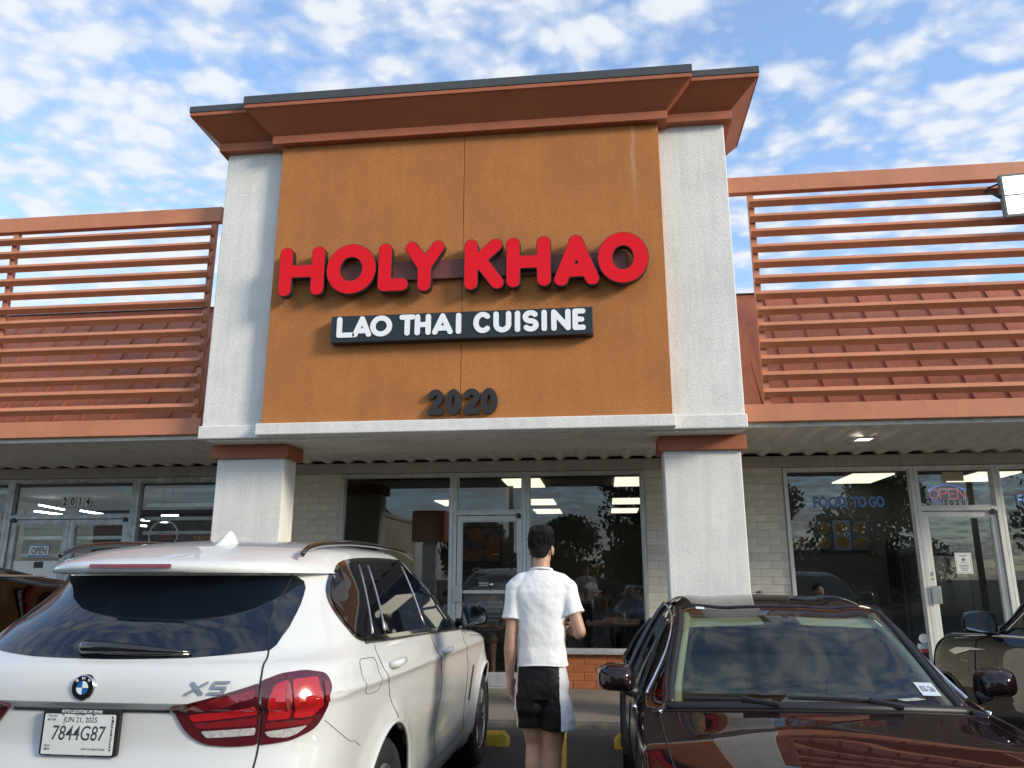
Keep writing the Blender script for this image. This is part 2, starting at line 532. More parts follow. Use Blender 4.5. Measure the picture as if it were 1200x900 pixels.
# porch pillars with their collars
for x0, x1 in ((-4.50, -3.672), (0.688, 1.522)):
    p = MB().box(x0, x1, YP, YP + 0.36, 0.125, 2.93).build('pillar', M['white_stucco'], B, bevel=0.012)
    MB().box(x0 - .052, x1 + .055, YP - .055, YP + .42, 2.915, 3.073).build('collar', M['rust'], p, bevel=0.006)
    MB().box(x0 - .01, x1 + .01, YP - .01, YP + .37, 0.125, 0.25).build('plinth', M['white_stucco'], p, bevel=0.006)

# soffit panels of the canopy
pan = MB()
pw = 0.305
pan.prism([(0, 0.0), (0.05, -0.042), (0.095, -0.042), (0.145, 0.0), (pw - .002, 0.0), (pw - .002, 0.014), (0.0, 0.014)], 'y', 8.57, YW + 0.02)
pan_me = pan.mesh('soffit_panel')
for i in range(56):
    o = link('soffit_panel', pan_me, B, M['soffit'])
    o.location = (-10.4 + pw * i, 0, 3.205)
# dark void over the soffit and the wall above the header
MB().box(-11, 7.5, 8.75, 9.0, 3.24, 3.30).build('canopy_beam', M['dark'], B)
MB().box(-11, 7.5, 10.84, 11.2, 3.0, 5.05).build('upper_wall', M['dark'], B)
MB().box(-11, 7.5, YW - 0.05, YW + 0.14, 3.005, 3.158).build('header', M['header'], B, bevel=0.005)

def brick_mat(src, name, dv):
    m = src.copy(); m.name = name
    t = NT(m.node_tree); b = m.node_tree.nodes['Principled BSDF']
    lk = b.inputs['Base Color'].links[0].from_socket
    r = t.n('ShaderNodeObjectInfo').outputs['Random']
    k = t.n('ShaderNodeMapRange', ins={0: r, 3: 1 - dv, 4: 1 + dv}).outputs[0]
    out = t.mix(1.0, lk, k, 'MULTIPLY')
    m.node_tree.links.new(out, b.inputs['Base Color'])
    return m
M['roof_v'] = brick_mat(M['roof'], 'roof_metal_varied', 0.10)
M['screen_v'] = brick_mat(M['screen'], 'screen_paint_varied', 0.07)
M['soffit_v'] = brick_mat(M['soffit'], 'soffit_varied', 0.06)
# gutters, mansard roofs on both wings
def wing(x0, x1, first, ztop, sd):
    random.seed(sd)
    MB().box(x0, x1, 8.575, 8.60, 3.155, 3.235).build('gutter', M['soffit'], B, bevel=0.004)
    MB().box(x0, x1, 8.56, 8.72, 3.236, 3.30).build('eave_trim', M['rust'], B)
    # one roof pan: slope in Y-Z, with a standing seam on its left edge
    w = 0.386
    y0, z0 = 8.74, 3.29
    y1 = 8.74 + (ztop - z0) / 1.6; z1 = ztop
    n = Vector((0, -1.6, 1)).normalized()
    L = Vector((0, y1 - y0, z1 - z0))
    def P(x, t, h): return (x, y0 + L.y * t + n.y * h, z0 + L.z * t + n.z * h)
    rp = MB()
    prof = [(0, 0), (0, 0.026), (0.016, 0.026), (0.022, 0.002), (w, 0.0), (w, -0.02), (0, -0.02)]
    v = [P(a, 0, h) for a, h in prof] + [P(a, 1, h) for a, h in prof]
    k = len(prof)
    rp.add(v, [tuple(range(k)), tuple(range(2 * k - 1, k - 1, -1))] + [(i, (i + 1) % k, (i + 1) % k + k, i + k) for i in range(k)])
    me = rp.mesh('roof_panel')
    roof = MB().box(x0, x1, y1 - .02, y1 + .10, z1 - 0.03, z1 + 0.035).build('mansard_roof', M['roof'], B, bevel=0.004)
    MB().box(x0, x1, y1 - .035, y1 + .12, z1 + .036, z1 + .052).build('ridge_cap', M['cap'], roof)
    x = first
    while x < x1 - 0.2:
        o = link('roof_panel', me, roof, M['roof_v'])
        o.location = (x, random.uniform(-.002, .002), 0)
        x += w + 0.001
    return y1, z1
wing(-11.0, -4.56, -4.56 - 0.387 * 17, 5.30, 3)
wing(1.54, 7.5, 2.18 - 0.387, 5.145, 4)
# flat strip and diagonal flashing beside the tower on the right wing
fl = MB().hexa([(1.84, 8.74, 3.29), (1.90, 8.74, 3.29), (1.90, 8.72, 3.36), (1.84, 8.72, 3.36), (1.76, 9.82, 5.06), (1.82, 9.82, 5.06), (1.82, 9.79, 5.12), (1.76, 9.79, 5.12)])
fl.build('roof_flashing', M['roof'], B)
MB().hexa([(1.536, 8.70, 3.29), (1.83, 8.70, 3.29), (1.83, 8.76, 3.29), (1.536, 8.76, 3.29), (1.536, 9.70, 5.10), (1.76, 9.70, 5.10), (1.76, 9.86, 5.10), (1.536, 9.86, 5.10)]).build('roof_apron', M['roof'], B)

# brickwork
M['brick_v'] = brick_mat(M['brick'], 'cream_brick_varied', 0.07)
M['obrick_v'] = brick_mat(M['orange_brick'], 'orange_brick_varied', 0.05)
BW, BH = 0.285, 0.0935
def brick_mesh(w):
    h = BH; c = 0.006; d = 0.03
    m = MB()
    m.add([(0, d, 0), (w, d, 0), (w, d, h), (0, d, h), (0, c, 0), (w, c, 0), (w, c, h), (0, c, h),
           (c, 0, c), (w - c, 0, c), (w - c, 0, h - c), (c, 0, h - c)],
          [(0, 4, 5, 1), (1, 5, 6, 2), (2, 6, 7, 3), (3, 7, 4, 0), (4, 8, 9, 5), (5, 9, 10, 6), (6, 10, 11, 7), (7, 11, 8, 4), (8, 11, 10, 9)])
    return m.mesh('brick')
BM_ = {}
def brick_wall(x0, x1, z0, z1, y, bm, mm, parent, sd=1, rec=.008):
    rnd = random.Random(sd)
    wall = MB().box(x0, x1, y + rec, y + 0.25, z0, z1).build('brick_wall', mm, parent)
    j = 0.008
    z = z0 + 0.004; row = 0
    while z + BH < z1 + 0.03:
        x = x0 + 0.003 - (0.5 * (BW + j) if row % 2 else 0)
        while x < x1 - 0.02:
            a = max(x, x0 + 0.002); b = min(x + BW, x1 - 0.002)
            if b - a > 0.035:
                w = round(b - a, 3)
                if w not in BM_: BM_[w] = brick_mesh(w)
                me = BM_[w]
                if bm.name not in [q.name for q in me.materials]:
                    if len(me.materials):
                        key = (w, bm.name)
                        if key not in BM_: BM_[key] = me.copy(); BM_[key].materials.clear(); BM_[key].materials.append(bm)
                        me = BM_[key]
                    else: me.materials.append(bm)
                o = _link('brick', me, wall)
                o.location = (a, y + rnd.uniform(-0.0035, 0.0025), z)
                o.rotation_euler = (rnd.uniform(-.010, .010), 0, rnd.uniform(-.006, .006))
            x += BW + j
        z += BH + j; row += 1
    return wall
brick_wall(-4.62, -3.71, 0.15, 3.003, YW - 0.02, M['brick_v'], M['mortar'], B, 1)
brick_wall(0.575, 2.42, 0.15, 3.003, YW - 0.02, M['brick_v'], M['mortar'], B, 2)
brick_wall(-1.03, 0.572, 0.15, 0.585, YW - 0.015, M['obrick_v'], M['orange_brick'], B, 3, .005)
brick_wall(-3.705, -2.08, 0.15, 0.585, YW - 0.015, M['obrick_v'], M['orange_brick'], B, 4, .005)
for x0, x1 in ((-4.62, -3.71), (0.575, 2.42)):
    MB().box(x0, x1, YW - .03, YW + .0, 2.905, 3.004).build('brick_band', M['brick'], B, bevel=0.003)

# shop windows and doors
FY0, FY1 = YW - 0.06, YW + 0.06
def frame_boxes(mb, x0, x1, z0, z1, t, y0, y1, tb=None, tt=None):
    tb = tb or t; tt = tt or t
    mb.box(x0, x0 + t, y0, y1, z0, z1)
    mb.box(x1 - t, x1, y0, y1, z0, z1)
    mb.box(x0 + t, x1 - t, y0 + .001, y1 - .001, z0, z0 + tb)
    mb.box(x0 + t, x1 - t, y0 + .001, y1 - .001, z1 - tt, z1)
def pane(parent, x0, x1, z0, z1, y=YW, name='pane'):
    return MB().box(x0, x1, y - .004, y + .004, z0, z1).build(name, M['glass'], parent)
def window(x0, x1, z0, z1, m, t=0.042, sill=True):
    mb = MB(); frame_boxes(mb, x0, x1, z0, z1, t, FY0, FY1)
    o = mb.build('window', m, B, bevel=0.003)
    p = MB()
    frame_boxes(p, x0 + t, x1 - t, z0 + t, z1 - t, 0.016, YW - .02, YW + .02)
    p.build('glazing_bead', m, o)
    pane(o, x0 + t, x1 - t, z0 + t, z1 - t)
    if sill: MB().box(x0, x1, FY0 - .03, FY0 - .001, z0 - .012, z0 + .03).build('sill', m, o, bevel=0.003)
    return o
def door_leaf(x0, x1, z0, z1, m, hinge, midz=None, parent=B, pull=True, tb=0.16, ts=0.062):
    mb = MB()
    y0, y1 = YW - .03, YW + .03
    frame_boxes(mb, x0, x1, z0, z1, ts, y0, y1, tb=tb, tt=0.07)
    if midz: mb.box(x0 + ts, x1 - ts, y0 - .012, y0 + .03, midz - .022, midz + .022)
    o = mb.build('door', m, parent, bevel=0.003)
    p = MB(); frame_boxes(p, x0 + ts, x1 - ts, z0 + tb, z1 - .07, 0.014, YW - .018, YW + .018)
    p.build('glazing_bead', m, o)
    pane(o, x0 + ts, x1 - ts, z0 + tb, z1 - .07)
    xs = x1 - ts / 2 if hinge == 'l' else x0 + ts / 2
    if pull:
        h = MB().box(xs - .055, xs + .06, y0 - .062, y0 - .05, 1.24, 1.46)
        h.box(xs - .02, xs + .02, y0 - .05, y0 - .001, 1.30, 1.40)
        h.build('pull_handle', M['steel'], o, bevel=0.004)
        k = MB().revolve([(0.0, -.008), (.017, -.008), (.017, 0), (0.0, 0.0)], 14, 'y', (xs, y0 - .001, 1.545))
        k.box(xs - .016, xs + .016, y0 - .006, y0 - .0005, 1.585, 1.635)
        k.build('lock', M['steel'], o)
    xh = x1 - .05 if hinge == 'r' else x0 + .05
    MB().box(xh - .03, xh + .03, y0 - .03, y0 - .001, z1 - .04, z1 + .03).build('pivot_hinge', M['black'], o, bevel=0.004)
    return o
def doorway(x0, x1, m, leaves, top=2.998, tz0=2.405, tz1=2.462, t=0.052):
    mb = MB()
    mb.box(x0, x0 + t, FY0, FY1, 0.152, top)
    mb.box(x1 - t, x1, FY0, FY1, 0.152, top)
    mb.box(x0 + t, x1 - t, FY0 + .001, FY1 - .001, top - .045, top)
    mb.box(x0 + t, x1 - t, FY0 + .001, FY1 - .001, tz0, tz1)
    mb.box(x0 + t, x1 - t, FY0 - .02, FY1, 0.152, 0.168)
    o = mb.build('door_frame', m, B, bevel=0.003)
    p = MB(); frame_boxes(p, x0 + t, x1 - t, tz1, top - .045, 0.018, YW - .02, YW + .02)
    p.build('glazing_bead', m, o)
    pane(o, x0 + t, x1 - t, tz1, top - .045, name='transom_pane')
    return o
# middle shop
window(-3.705, -2.075, 0.60, 2.998, M['alu'])
doorway(-2.072, -1.048, M['alu'], 1)
door_leaf(-2.015, -1.105, 0.172, 2.398, M['alu'], 'r', midz=1.375)
w = window(-1.045, 0.572, 0.60, 2.998, M['alu'])
# right shop
window(2.425, 4.085, 0.35, 2.998, M['alu_white'])
doorway(4.088, 5.115, M['alu_white'], 1)
door_leaf(4.145, 5.058, 0.172, 2.398, M['alu_white'], 'r')
window(5.118, 7.4, 0.35, 2.998, M['alu_white'])
MB().box(2.42, 7.5, YW - .03, YW + .1, 0.152, 0.345).build('stall_riser', M['brick'], B)
# left shop, its frames dull with age
window(-10.9, -8.84, 0.60, 2.998, M['alu_old'], t=0.055)
doorway(-8.837, -6.833, M['alu_old'], 2, t=0.06)
door_leaf(-8.770, -7.838, 0.172, 2.398, M['alu_old'], 'l', pull=False, ts=0.085)
door_leaf(-7.832, -6.900, 0.172, 2.398, M['alu_old'], 'r', pull=False, ts=0.085)
window(-6.830, -4.625, 0.60, 2.998, M['alu_old'], t=0.06)
MB().box(-10.9, -8.84, YW - .03, YW + .1, 0.152, 0.595).build('stall_riser', M['brick'], B)
MB().box(-6.83, -4.625, YW - .03, YW + .1, 0.152, 0.595).build('stall_riser', M['brick'], B)

# rooms behind the glass
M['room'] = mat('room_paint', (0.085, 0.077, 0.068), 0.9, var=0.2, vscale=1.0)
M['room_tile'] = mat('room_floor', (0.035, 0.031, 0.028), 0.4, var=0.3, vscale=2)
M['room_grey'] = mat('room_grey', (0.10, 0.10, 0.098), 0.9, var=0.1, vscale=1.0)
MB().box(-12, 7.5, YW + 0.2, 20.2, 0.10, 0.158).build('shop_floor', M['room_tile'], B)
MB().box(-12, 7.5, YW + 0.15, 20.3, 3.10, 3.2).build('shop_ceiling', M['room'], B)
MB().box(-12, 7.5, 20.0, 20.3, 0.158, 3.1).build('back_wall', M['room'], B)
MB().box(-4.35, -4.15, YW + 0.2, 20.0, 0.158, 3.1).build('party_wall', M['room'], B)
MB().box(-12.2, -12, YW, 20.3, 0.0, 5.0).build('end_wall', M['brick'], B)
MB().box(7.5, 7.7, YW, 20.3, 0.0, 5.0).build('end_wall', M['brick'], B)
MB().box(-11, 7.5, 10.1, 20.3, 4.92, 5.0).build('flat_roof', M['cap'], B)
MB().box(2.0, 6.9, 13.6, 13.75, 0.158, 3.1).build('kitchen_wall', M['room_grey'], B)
M['panel_light'] = emit('panel_light', (1.0, 0.89, 0.70), 0.62)
ROWS = {12.8: 'nearest the glass', 16.1: 'in the middle row', 18.4: 'in the back row'}
COLS = {-3.09: 'left of the middle door', -1.28: 'over the middle door', 0.51: 'over the window table', 2.30: 'behind the FOOD TO GO lettering', 4.10: 'behind the dotted OPEN sign', 5.9: 'at the far right pane'}
for y in ROWS:
    for x in COLS:
        if (y > 13 and x > 2) or (y < 13 and x < -3): continue
        o = MB().box(x - .305, x + .305, y - .56, y + .56, 3.076, 3.097).build('ceiling_light', M['panel_light'], None)
        tag(o, 'cream ceiling light panel ' + COLS[x] + ', ' + ROWS[y], 'ceiling light', 'ceiling light panels in the restaurant')

# ------------------------------------------------------------------ slatted screens over the wings
def screen(x0, x1, posts, label, sx0, sx1):
    t = wempty('slatted_screen', ((x0 + x1) / 2, 8.52, 3.2), label, 'slatted screen')
    WORLD.add(t.name)
    MB().box(x0, x1, 8.50, 8.60, 5.945, 6.145).build('top_beam', M['screen'], t, bevel=0.006)
    MB().box(x0, x1, 8.50, 8.60, 3.205, 3.40).build('bottom_beam', M['screen'], t, bevel=0.006)
    for p in posts:
        MB().box(p - .033, p + .033, 8.535, 8.60, 3.40, 5.945).build('post', M['screen'], t, bevel=0.003)
    sl = MB()
    k = [(8.452, 0.004), (8.448, -0.008), (8.505, -0.060), (8.515, -0.056), (8.533, 0.0), (8.515, 0.044), (8.505, 0.048)]
    sl.prism(k, 'x', sx0, sx1)
    me = sl.mesh('slat')
    dz = (5.905 - 3.435) / 13
    for i in range(13):
        o = link('slat', me, t, M['screen_v'])
        o.location = (0, 0, 3.435 + dz * (i + 0.5) + random.uniform(-.004, .004))
        o.rotation_euler = (0, random.uniform(-.0009, .0009), 0)
    return t
screen(-11.0, -4.70, (-4.81, -7.54, -10.3), 'rust brown slatted screen left of the tower, above the OPEN door sign', -11.0, -4.78)
screen(1.565, 7.4, (1.832, 6.2), 'rust brown slatted screen right of the tower with a floodlight on it', 1.79, 7.4)
# ------------------------------------------------------------------ rounded stroke lettering (outline of a stroked path, filled and extruded)
def arc(cx, cy, rx, ry, a0, a1, n=14):
    return [(cx + rx * math.cos(R(a0 + (a1 - a0) * i / n)), cy + ry * math.sin(R(a0 + (a1 - a0) * i / n))) for i in range(n + 1)]
def glyph(c, w, h, r):
    a, b, t = r, w - r, h - r          # left, right, top centre lines (bottom = r)
    m = h / 2; cx = w / 2
    if c == 'H': return [[(a, r), (a, t)], [(b, r), (b, t)], [(a, m), (b, m)]]
    if c == 'O' or c == '0': return [arc(cx, m, cx - r, m - r, 0, 360, 40)]
    if c == 'L': return [[(a, t), (a, r), (b, r)]]
    if c == 'Y': return [[(a, t), (cx, m * 0.98)], [(b, t), (cx, m * 0.98), (cx, r)]]
    if c == 'K': return [[(a, r), (a, t)], [(b - r * .2, t), (a + r * .3, m * 0.97)], [(a + (b - a) * .36, m * 1.12), (b, r)]]
    if c == 'A': return [[(a, r), (cx, t), (b, r)], [(a + (cx - a) * .36, h * .30), (b - (b - cx) * .36, h * .30)]]
    if c == 'T': return [[(a, t), (b, t)], [(cx, r), (cx, t)]]
    if c == 'I': return [[(cx, r), (cx, t)]]
    if c == 'C': return [arc(cx + r * .2, m, cx - r, m - r, 48, 312, 30)]
    if c == 'U': return [[(a, t), (a, cx)] + arc(cx, a + (cx - r), cx - r, cx - r, 180, 360, 18)[1:] + [(b, t)]]
    if c == 'S':
        q = (h - 2 * r) / 4
        return [arc(cx, t - q, cx - r, q, 35, 270, 20) + arc(cx, r + q, cx - r, q, 90, -145, 20)[1:]]
    if c == 'N': return [[(a, r), (a, t), (b, r), (b, t)]]
    if c == 'E': return [[(b, t), (a, t), (a, r), (b, r)], [(a, m), (b - r * .5, m)]]
    if c == '2':
        q = (b - a) / 2
        return [arc(cx, t - q, q, q, 165, -30, 18) + [(a, r)], [(a, r), (b, r)]]
    return []
def stroke_mesh(strokes, r, depth, h=None, step=0.012, butt=False):
    """2D capsules around the strokes -> outline by marching squares -> filled, extruded in -Y"""
    P = [np.array(s, float) for s in strokes]
    allp = np.vstack(P)
    x0, y0 = allp.min(0) - r - 2 * step; x1, y1 = allp.max(0) + r + 2 * step
    nx = int((x1 - x0) / step) + 1; ny = int((y1 - y0) / step) + 1
    X, Y = np.meshgrid(x0 + np.arange(nx) * step, y0 + np.arange(ny) * step)
    D = np.full(X.shape, 1e9)
    for s in P:
        for (ax, ay), (bx, by) in zip(s[:-1], s[1:]):
            dx, dy = bx - ax, by - ay
            l2 = dx * dx + dy * dy + 1e-12
            t = np.clip(((X - ax) * dx + (Y - ay) * dy) / l2, 0, 1)
            D = np.minimum(D, np.hypot(X - ax - t * dx, Y - ay - t * dy))
    D -= r
    seg = {}
    def pt(i, j, i2, j2):
        d1, d2 = D[j, i], D[j2, i2]
        t = d1 / (d1 - d2)
        return (round(X[j, i] + (X[j2, i2] - X[j, i]) * t, 6), round(Y[j, i] + (Y[j2, i2] - Y[j, i]) * t, 6))
    T = {1: [(3, 0)], 2: [(0, 1)], 3: [(3, 1)], 4: [(1, 2)], 5: [(3, 2), (1, 0)], 6: [(0, 2)], 7: [(3, 2)], 8: [(2, 3)], 9: [(2, 0)],
         10: [(0, 3), (2, 1)], 11: [(2, 1)], 12: [(1, 3)], 13: [(1, 0)], 14: [(0, 3)]}
    inside = D < 0
    for j in range(ny - 1):
        for i in range(nx - 1):
            c = inside[j, i] + 2 * inside[j, i + 1] + 4 * inside[j + 1, i + 1] + 8 * inside[j + 1, i]
            if c in T:
                E = [lambda: pt(i, j, i + 1, j), lambda: pt(i + 1, j, i + 1, j + 1), lambda: pt(i, j + 1, i + 1, j + 1), lambda: pt(i, j, i, j + 1)]
                for a, b in T[c]: seg.setdefault(E[a](), []).append(E[b]())
    loops = []
    while seg:
        k = next(iter(seg)); lp = [k]
        while True:
            nx_ = seg.get(lp[-1])
            if not nx_: break
            q = nx_.pop()
            if not nx_: del seg[lp[-1]]
            if q == lp[0]: break
            lp.append(q)
        if len(lp) > 5: loops.append(lp)
    cu = bpy.data.curves.new('g', 'CURVE'); cu.dimensions = '2D'; cu.fill_mode = 'BOTH'; cu.extrude = 0
    for lp in loops:
        # light smoothing of the outline
        a = np.array(lp); a = (np.roll(a, 1, 0) + 2 * a + np.roll(a, -1, 0)) / 4
        sp = cu.splines.new('POLY'); sp.points.add(len(a) - 1); sp.use_cyclic_u = True
        for p, q in zip(sp.points, a): p.co = (q[0], q[1], 0, 1)
    ob = bpy.data.objects.new('g', cu); col.objects.link(ob)
    dg = bpy.context.evaluated_depsgraph_get()
    me = bpy.data.meshes.new_from_object(ob.evaluated_get(dg))
    bpy.data.objects.remove(ob); bpy.data.curves.remove(cu)
    bm = bmesh.new(); bm.from_mesh(me); bpy.data.meshes.remove(me)
    bmesh.ops.remove_doubles(bm, verts=bm.verts, dist=1e-5)
    rr = bmesh.ops.extrude_face_region(bm, geom=list(bm.faces))
    for e in rr['geom']:
        if isinstance(e, bmesh.types.BMVert): e.co.z += depth
    for v in bm.verts: v.co = Vector((v.co.x, -v.co.z, v.co.y))
    bmesh.ops.recalc_face_normals(bm, faces=bm.faces)
    out = bpy.data.meshes.new('letter'); bm.to_mesh(out); bm.free()
    return out

M['sign_red'] = mat('sign_red', (0.74, 0.004, 0.012), 0.35, var=0.05, vscale=3, spec=0.22)
M['sign_dark'] = mat('sign_return', (0.020, 0.018, 0.018), 0.5)
M['raceway'] = mat('raceway_maroon', (0.155, 0.040, 0.032), 0.6, var=0.1)
M['sign_box'] = mat('sign_box', (0.014, 0.018, 0.022), 0.35, var=0.1)
M['sign_white'] = mat('sign_white', (0.86, 0.87, 0.88), 0.35)
PY = 8.14                                     # face of the orange panel
S1 = wempty('channel_letter_sign', (-1.5, 8.05, 4.68), 'big red raised letters HOLY KHAO on the orange wall', 'shop sign')
MB().box(-2.95, 0.34, 8.075, PY - .001, 4.86, 5.09).build('raceway', M['raceway'], S1, bevel=0.004)
for c, x0, x1, z0, z1 in [('H', -3.643, -3.096, 4.683, 5.291), ('O', -3.076, -2.487, 4.679, 5.296), ('L', -2.467, -2.106, 4.692, 5.283), ('Y', -2.156, -1.695, 4.676, 5.290),
                          ('K', -1.472, -1.015, 4.667, 5.280), ('H', -0.995, -0.490, 4.674, 5.279), ('A', -0.462, 0.041, 4.667, 5.276), ('O', 0.022, 0.583, 4.673, 5.282)]:
    w, h = x1 - x0, z1 - z0
    r = 0.081 if c != 'O' else 0.084
    gl = glyph(c, w, h, r)
    le = link('letter', stroke_mesh(gl, r, 0.085), S1, M['sign_dark'])
    le.location = (x0, 8.073, z0)
    fc = _link('letter_face', stroke_mesh(gl, r - 0.008, 0.006), le, M['sign_red'])
    fc.location = (0, -0.085, 0)
    for q in (0.3, 0.7):
        pass

S2 = wempty('cuisine_sign', (-1.5, 8.08, 4.13), 'long black box sign with white letters LAO THAI CUISINE below the red letters', 'shop sign')
bx = MB().box(-2.99, -0.043, 8.018, PY - .001, 4.118, 4.432)
bx.build('sign_box', M['sign_box'], S2, bevel=0.006)
for c, x0, x1 in [('L', -2.919, -2.711), ('A', -2.736, -2.518), ('O', -2.531, -2.281), ('T', -2.199, -2.016), ('H', -2.021, -1.839), ('A', -1.822, -1.590), ('I', -1.556, -1.496), ('C', -1.366, -1.155),
                  ('U', -1.136, -0.938), ('I', -0.899, -0.844), ('S', -0.812, -0.636), ('I', -0.605, -0.550), ('N', -0.499, -0.286), ('E', -0.267, -0.124)]:
    z0 = 4.172 - (x0 + 2.9) * 0.003; h = 0.246; r = 0.0295
    w = max(x1 - x0, 2 * r + .0005)
    le = link('letter', stroke_mesh(glyph(c, w, h, r), r, 0.012, step=0.006), S2, M['sign_white'])
    le.location = (x0, 8.017, z0)

S3 = wempty('address_number', (-1.48, 8.11, 3.27), 'dark raised numerals 2020 low on the orange wall', 'address number')
for c, x0, x1 in [('2', -1.870, -1.694), ('0', -1.670, -1.496), ('2', -1.473, -1.292), ('0', -1.281, -1.099)]:
    le = link('digit', stroke_mesh(glyph(c, x1 - x0, 0.286, 0.034), 0.034, 0.045, step=0.006), S3, M['sign_dark'])
    le.location = (x0, PY - .012, 3.278)

# ------------------------------------------------------------------ floodlight on the right screen
M['flood_led'] = emit('flood_led', (0.92, 1.0, 0.97), 1.3)
FL = empty('floodlight', (4.80, 8.30, 5.63), R(-6), 'lit rectangular floodlight with two bright panels on the right slatted screen', 'floodlight')
fm = MB()
fm.box(-.335, .335, -.035, .035, -.255, .255)
for k in range(9): fm.box(-.30 + k * .07, -.285 + k * .07, .035, .085, -.22, .22)
fm.build('housing', mat('flood_grey', (0.16, 0.165, 0.15), 0.5), FL, bevel=0.006)
for z0, z1 in ((-.222, -.012), (.012, .222)):
    p = MB().box(-.305, .305, -.0415, -.0355, z0, z1).build('led_panel', M['flood_led'], FL)
    d = MB()
    for i in range(6):
        for j in range(2):
            d.box(-.25 + i * .1 - .008, -.25 + i * .1 + .008, -.0445, -.0418, (z0 + z1) / 2 + (j - .5) * .1 - .006, (z0 + z1) / 2 + (j - .5) * .1 + .006)
    d.build('led_screws', mat('led_screw', (0.08, 0.08, 0.075), 0.6), p)
br = MB().tube([(-.34, 0, .0), (-.40, .06, .10), (-.44, .17, .19)], .018, 6)
br.tube([(-.34, .02, .17), (-.44, .17, .19)], .012, 6)
br.build('bracket', M['black'], FL)

# ------------------------------------------------------------------ canopy fittings
M['led'] = emit('soffit_led', (1.0, 0.95, 0.86), 0.7)
SL = wempty('soffit_light', (3.095, 9.445, 3.15), 'small lit square light in the canopy ceiling right of the tower', 'light')
fr = MB(); frame_boxes(fr, 2.985, 3.205, 9.325, 9.565, .02, 0, 1)
fr.v = [(v[0], v[2], 3.142 + .020 * v[1]) for v in fr.v]
fr.build('frame', M['soffit'], SL)
MB().box(3.006, 3.184, 9.346, 9.544, 3.1475, 3.1495).build('lens', M['led'], SL)
o = MB().box(-2.72, -2.44, 9.04, 9.17, 3.150, 3.162).build('access_plate', M['soffit'], None, bevel=.003)
tag(o, 'small rectangular cover plate on the canopy ceiling above the door', 'cover plate')

# ------------------------------------------------------------------ things on and behind the glass
GY = YW - 0.0055
M['vinyl_blue'] = mat('vinyl_blue', (0.13, 0.27, 0.56), 0.5)
F = wempty('window_lettering', (3.25, GY, 2.46), 'blue painted letters FOOD TO GO on the right shop window', 'window lettering')
x = 2.795
for word, a, b in (('FOOD', 2.795, 3.235), ('TO', 3.285, 3.475), ('GO', 3.500, 3.705)):
    text('word', word, a, GY, 2.462, b - a, 0.150, M['vinyl_blue'], F, 0.001, bold=0.045)
o = text('window_lettering', 'FOOD', 5.335, GY, 2.462, 0.45, 0.150, M['vinyl_blue'], None, 0.001, bold=0.045)
tag(o, 'blue letter at the right edge of the picture on the far window', 'window lettering')

M['plate_white'] = mat('plate_white', (0.60, 0.60, 0.58), 0.5, var=0.08, vscale=30)
def number_plates(num, x0, x1, z0, z1, label, gap):
    t = wempty('number_sticker', ((x0 + x1) / 2, GY, z0), label, 'number sticker')
    n = len(num); w = (x1 - x0 - gap * (n - 1)) / n
    for i, c in enumerate(num):
        a = x0 + i * (w + gap)
        p = MB().box(a, a + w, GY - .0015, GY, z0, z1).build('number_tile', M['plate_white'], t)
        fw = .16 if c == '1' else .56
        d = text('digit', c, a + w * (1 - fw) / 2, GY - .0017, z0 + (z1 - z0) * .10, w * fw, (z1 - z0) * .80, M['ink'], p, 0.0004, bold=0.03)
number_plates('2014', -8.025, -7.555, 2.590, 2.735, 'black numerals 2014 on white tiles over the left shop door', 0.020)
number_plates('2020', 4.43, 4.72, 2.47, 2.555, 'black numerals 2020 on white tiles below the dotted OPEN sign', 0.002)
sl = MB().add([(-8.27, GY, 2.665), (-8.06, GY, 2.645), (-8.06, GY, 2.675)], [(0, 1, 2)])
sl.add([(-7.52, GY, 2.645), (-7.52, GY, 2.675), (-7.31, GY, 2.655)], [(0, 1, 2)])

# dotted OPEN sign
M['bead_blue'] = emit('bead_blue', (0.10, 0.20, 1.0), 0.9)
M['bead_red'] = emit('bead_red', (1.0, 0.16, 0.12), 0.55)
ON = wempty('open_sign', (4.53, YW + .08, 2.5), 'oval OPEN sign of red and blue lamp dots in the fanlight of the right door', 'open sign')
oy = YW + 0.075
bd = MB()
n = 40
bd.prism([(4.53 + .262 * math.cos(2 * math.pi * i / n), 2.632 + .135 * math.sin(2 * math.pi * i / n)) for i in range(n)], 'y', oy, oy + .012)
bd.build('backing', mat('open_back', (0.02, 0.02, 0.03), 0.4), ON)
bb = MB()
for i in range(34):
    a = R(20 + 140 * i / 33)
    bb.ball((4.53 + .245 * math.cos(a), oy - .004, 2.632 + .122 * math.sin(a)), .0042, 6)
for i in range(26):
    a = R(205 + 130 * i / 25)
    bb.ball((4.53 + .245 * math.cos(a), oy - .004, 2.632 + .118 * math.sin(a)), .0038, 6)
bb.build('border_lights', M['bead_blue'], ON)
rb = MB()
def dots(pts, step=.0145):
    for (ax, az), (bx_, bz) in zip(pts[:-1], pts[1:]):
        L = math.hypot(bx_ - ax, bz - az); k = max(1, int(L / step))
        for q in range(k):
            t = q / k
            rb.ball((ax + (bx_ - ax) * t, oy - .004, az + (bz - az) * t), .0042, 6)
lx = 4.315; lw = .092; lz = 2.575; lh = .125
dots(arc(lx + .052, lz + lh / 2, .055, lh / 2, 0, 360, 22))
x = lx + .125
dots([(x, lz), (x, lz + lh), (x + lw - .02, lz + lh), (x + lw, lz + lh * .75), (x + lw - .02, lz + lh * .5), (x, lz + lh * .5)])
x += .112
dots([(x + lw, lz), (x, lz), (x, lz + lh), (x + lw, lz + lh)]); dots([(x, lz + lh / 2), (x + lw * .85, lz + lh / 2)])
x += .110
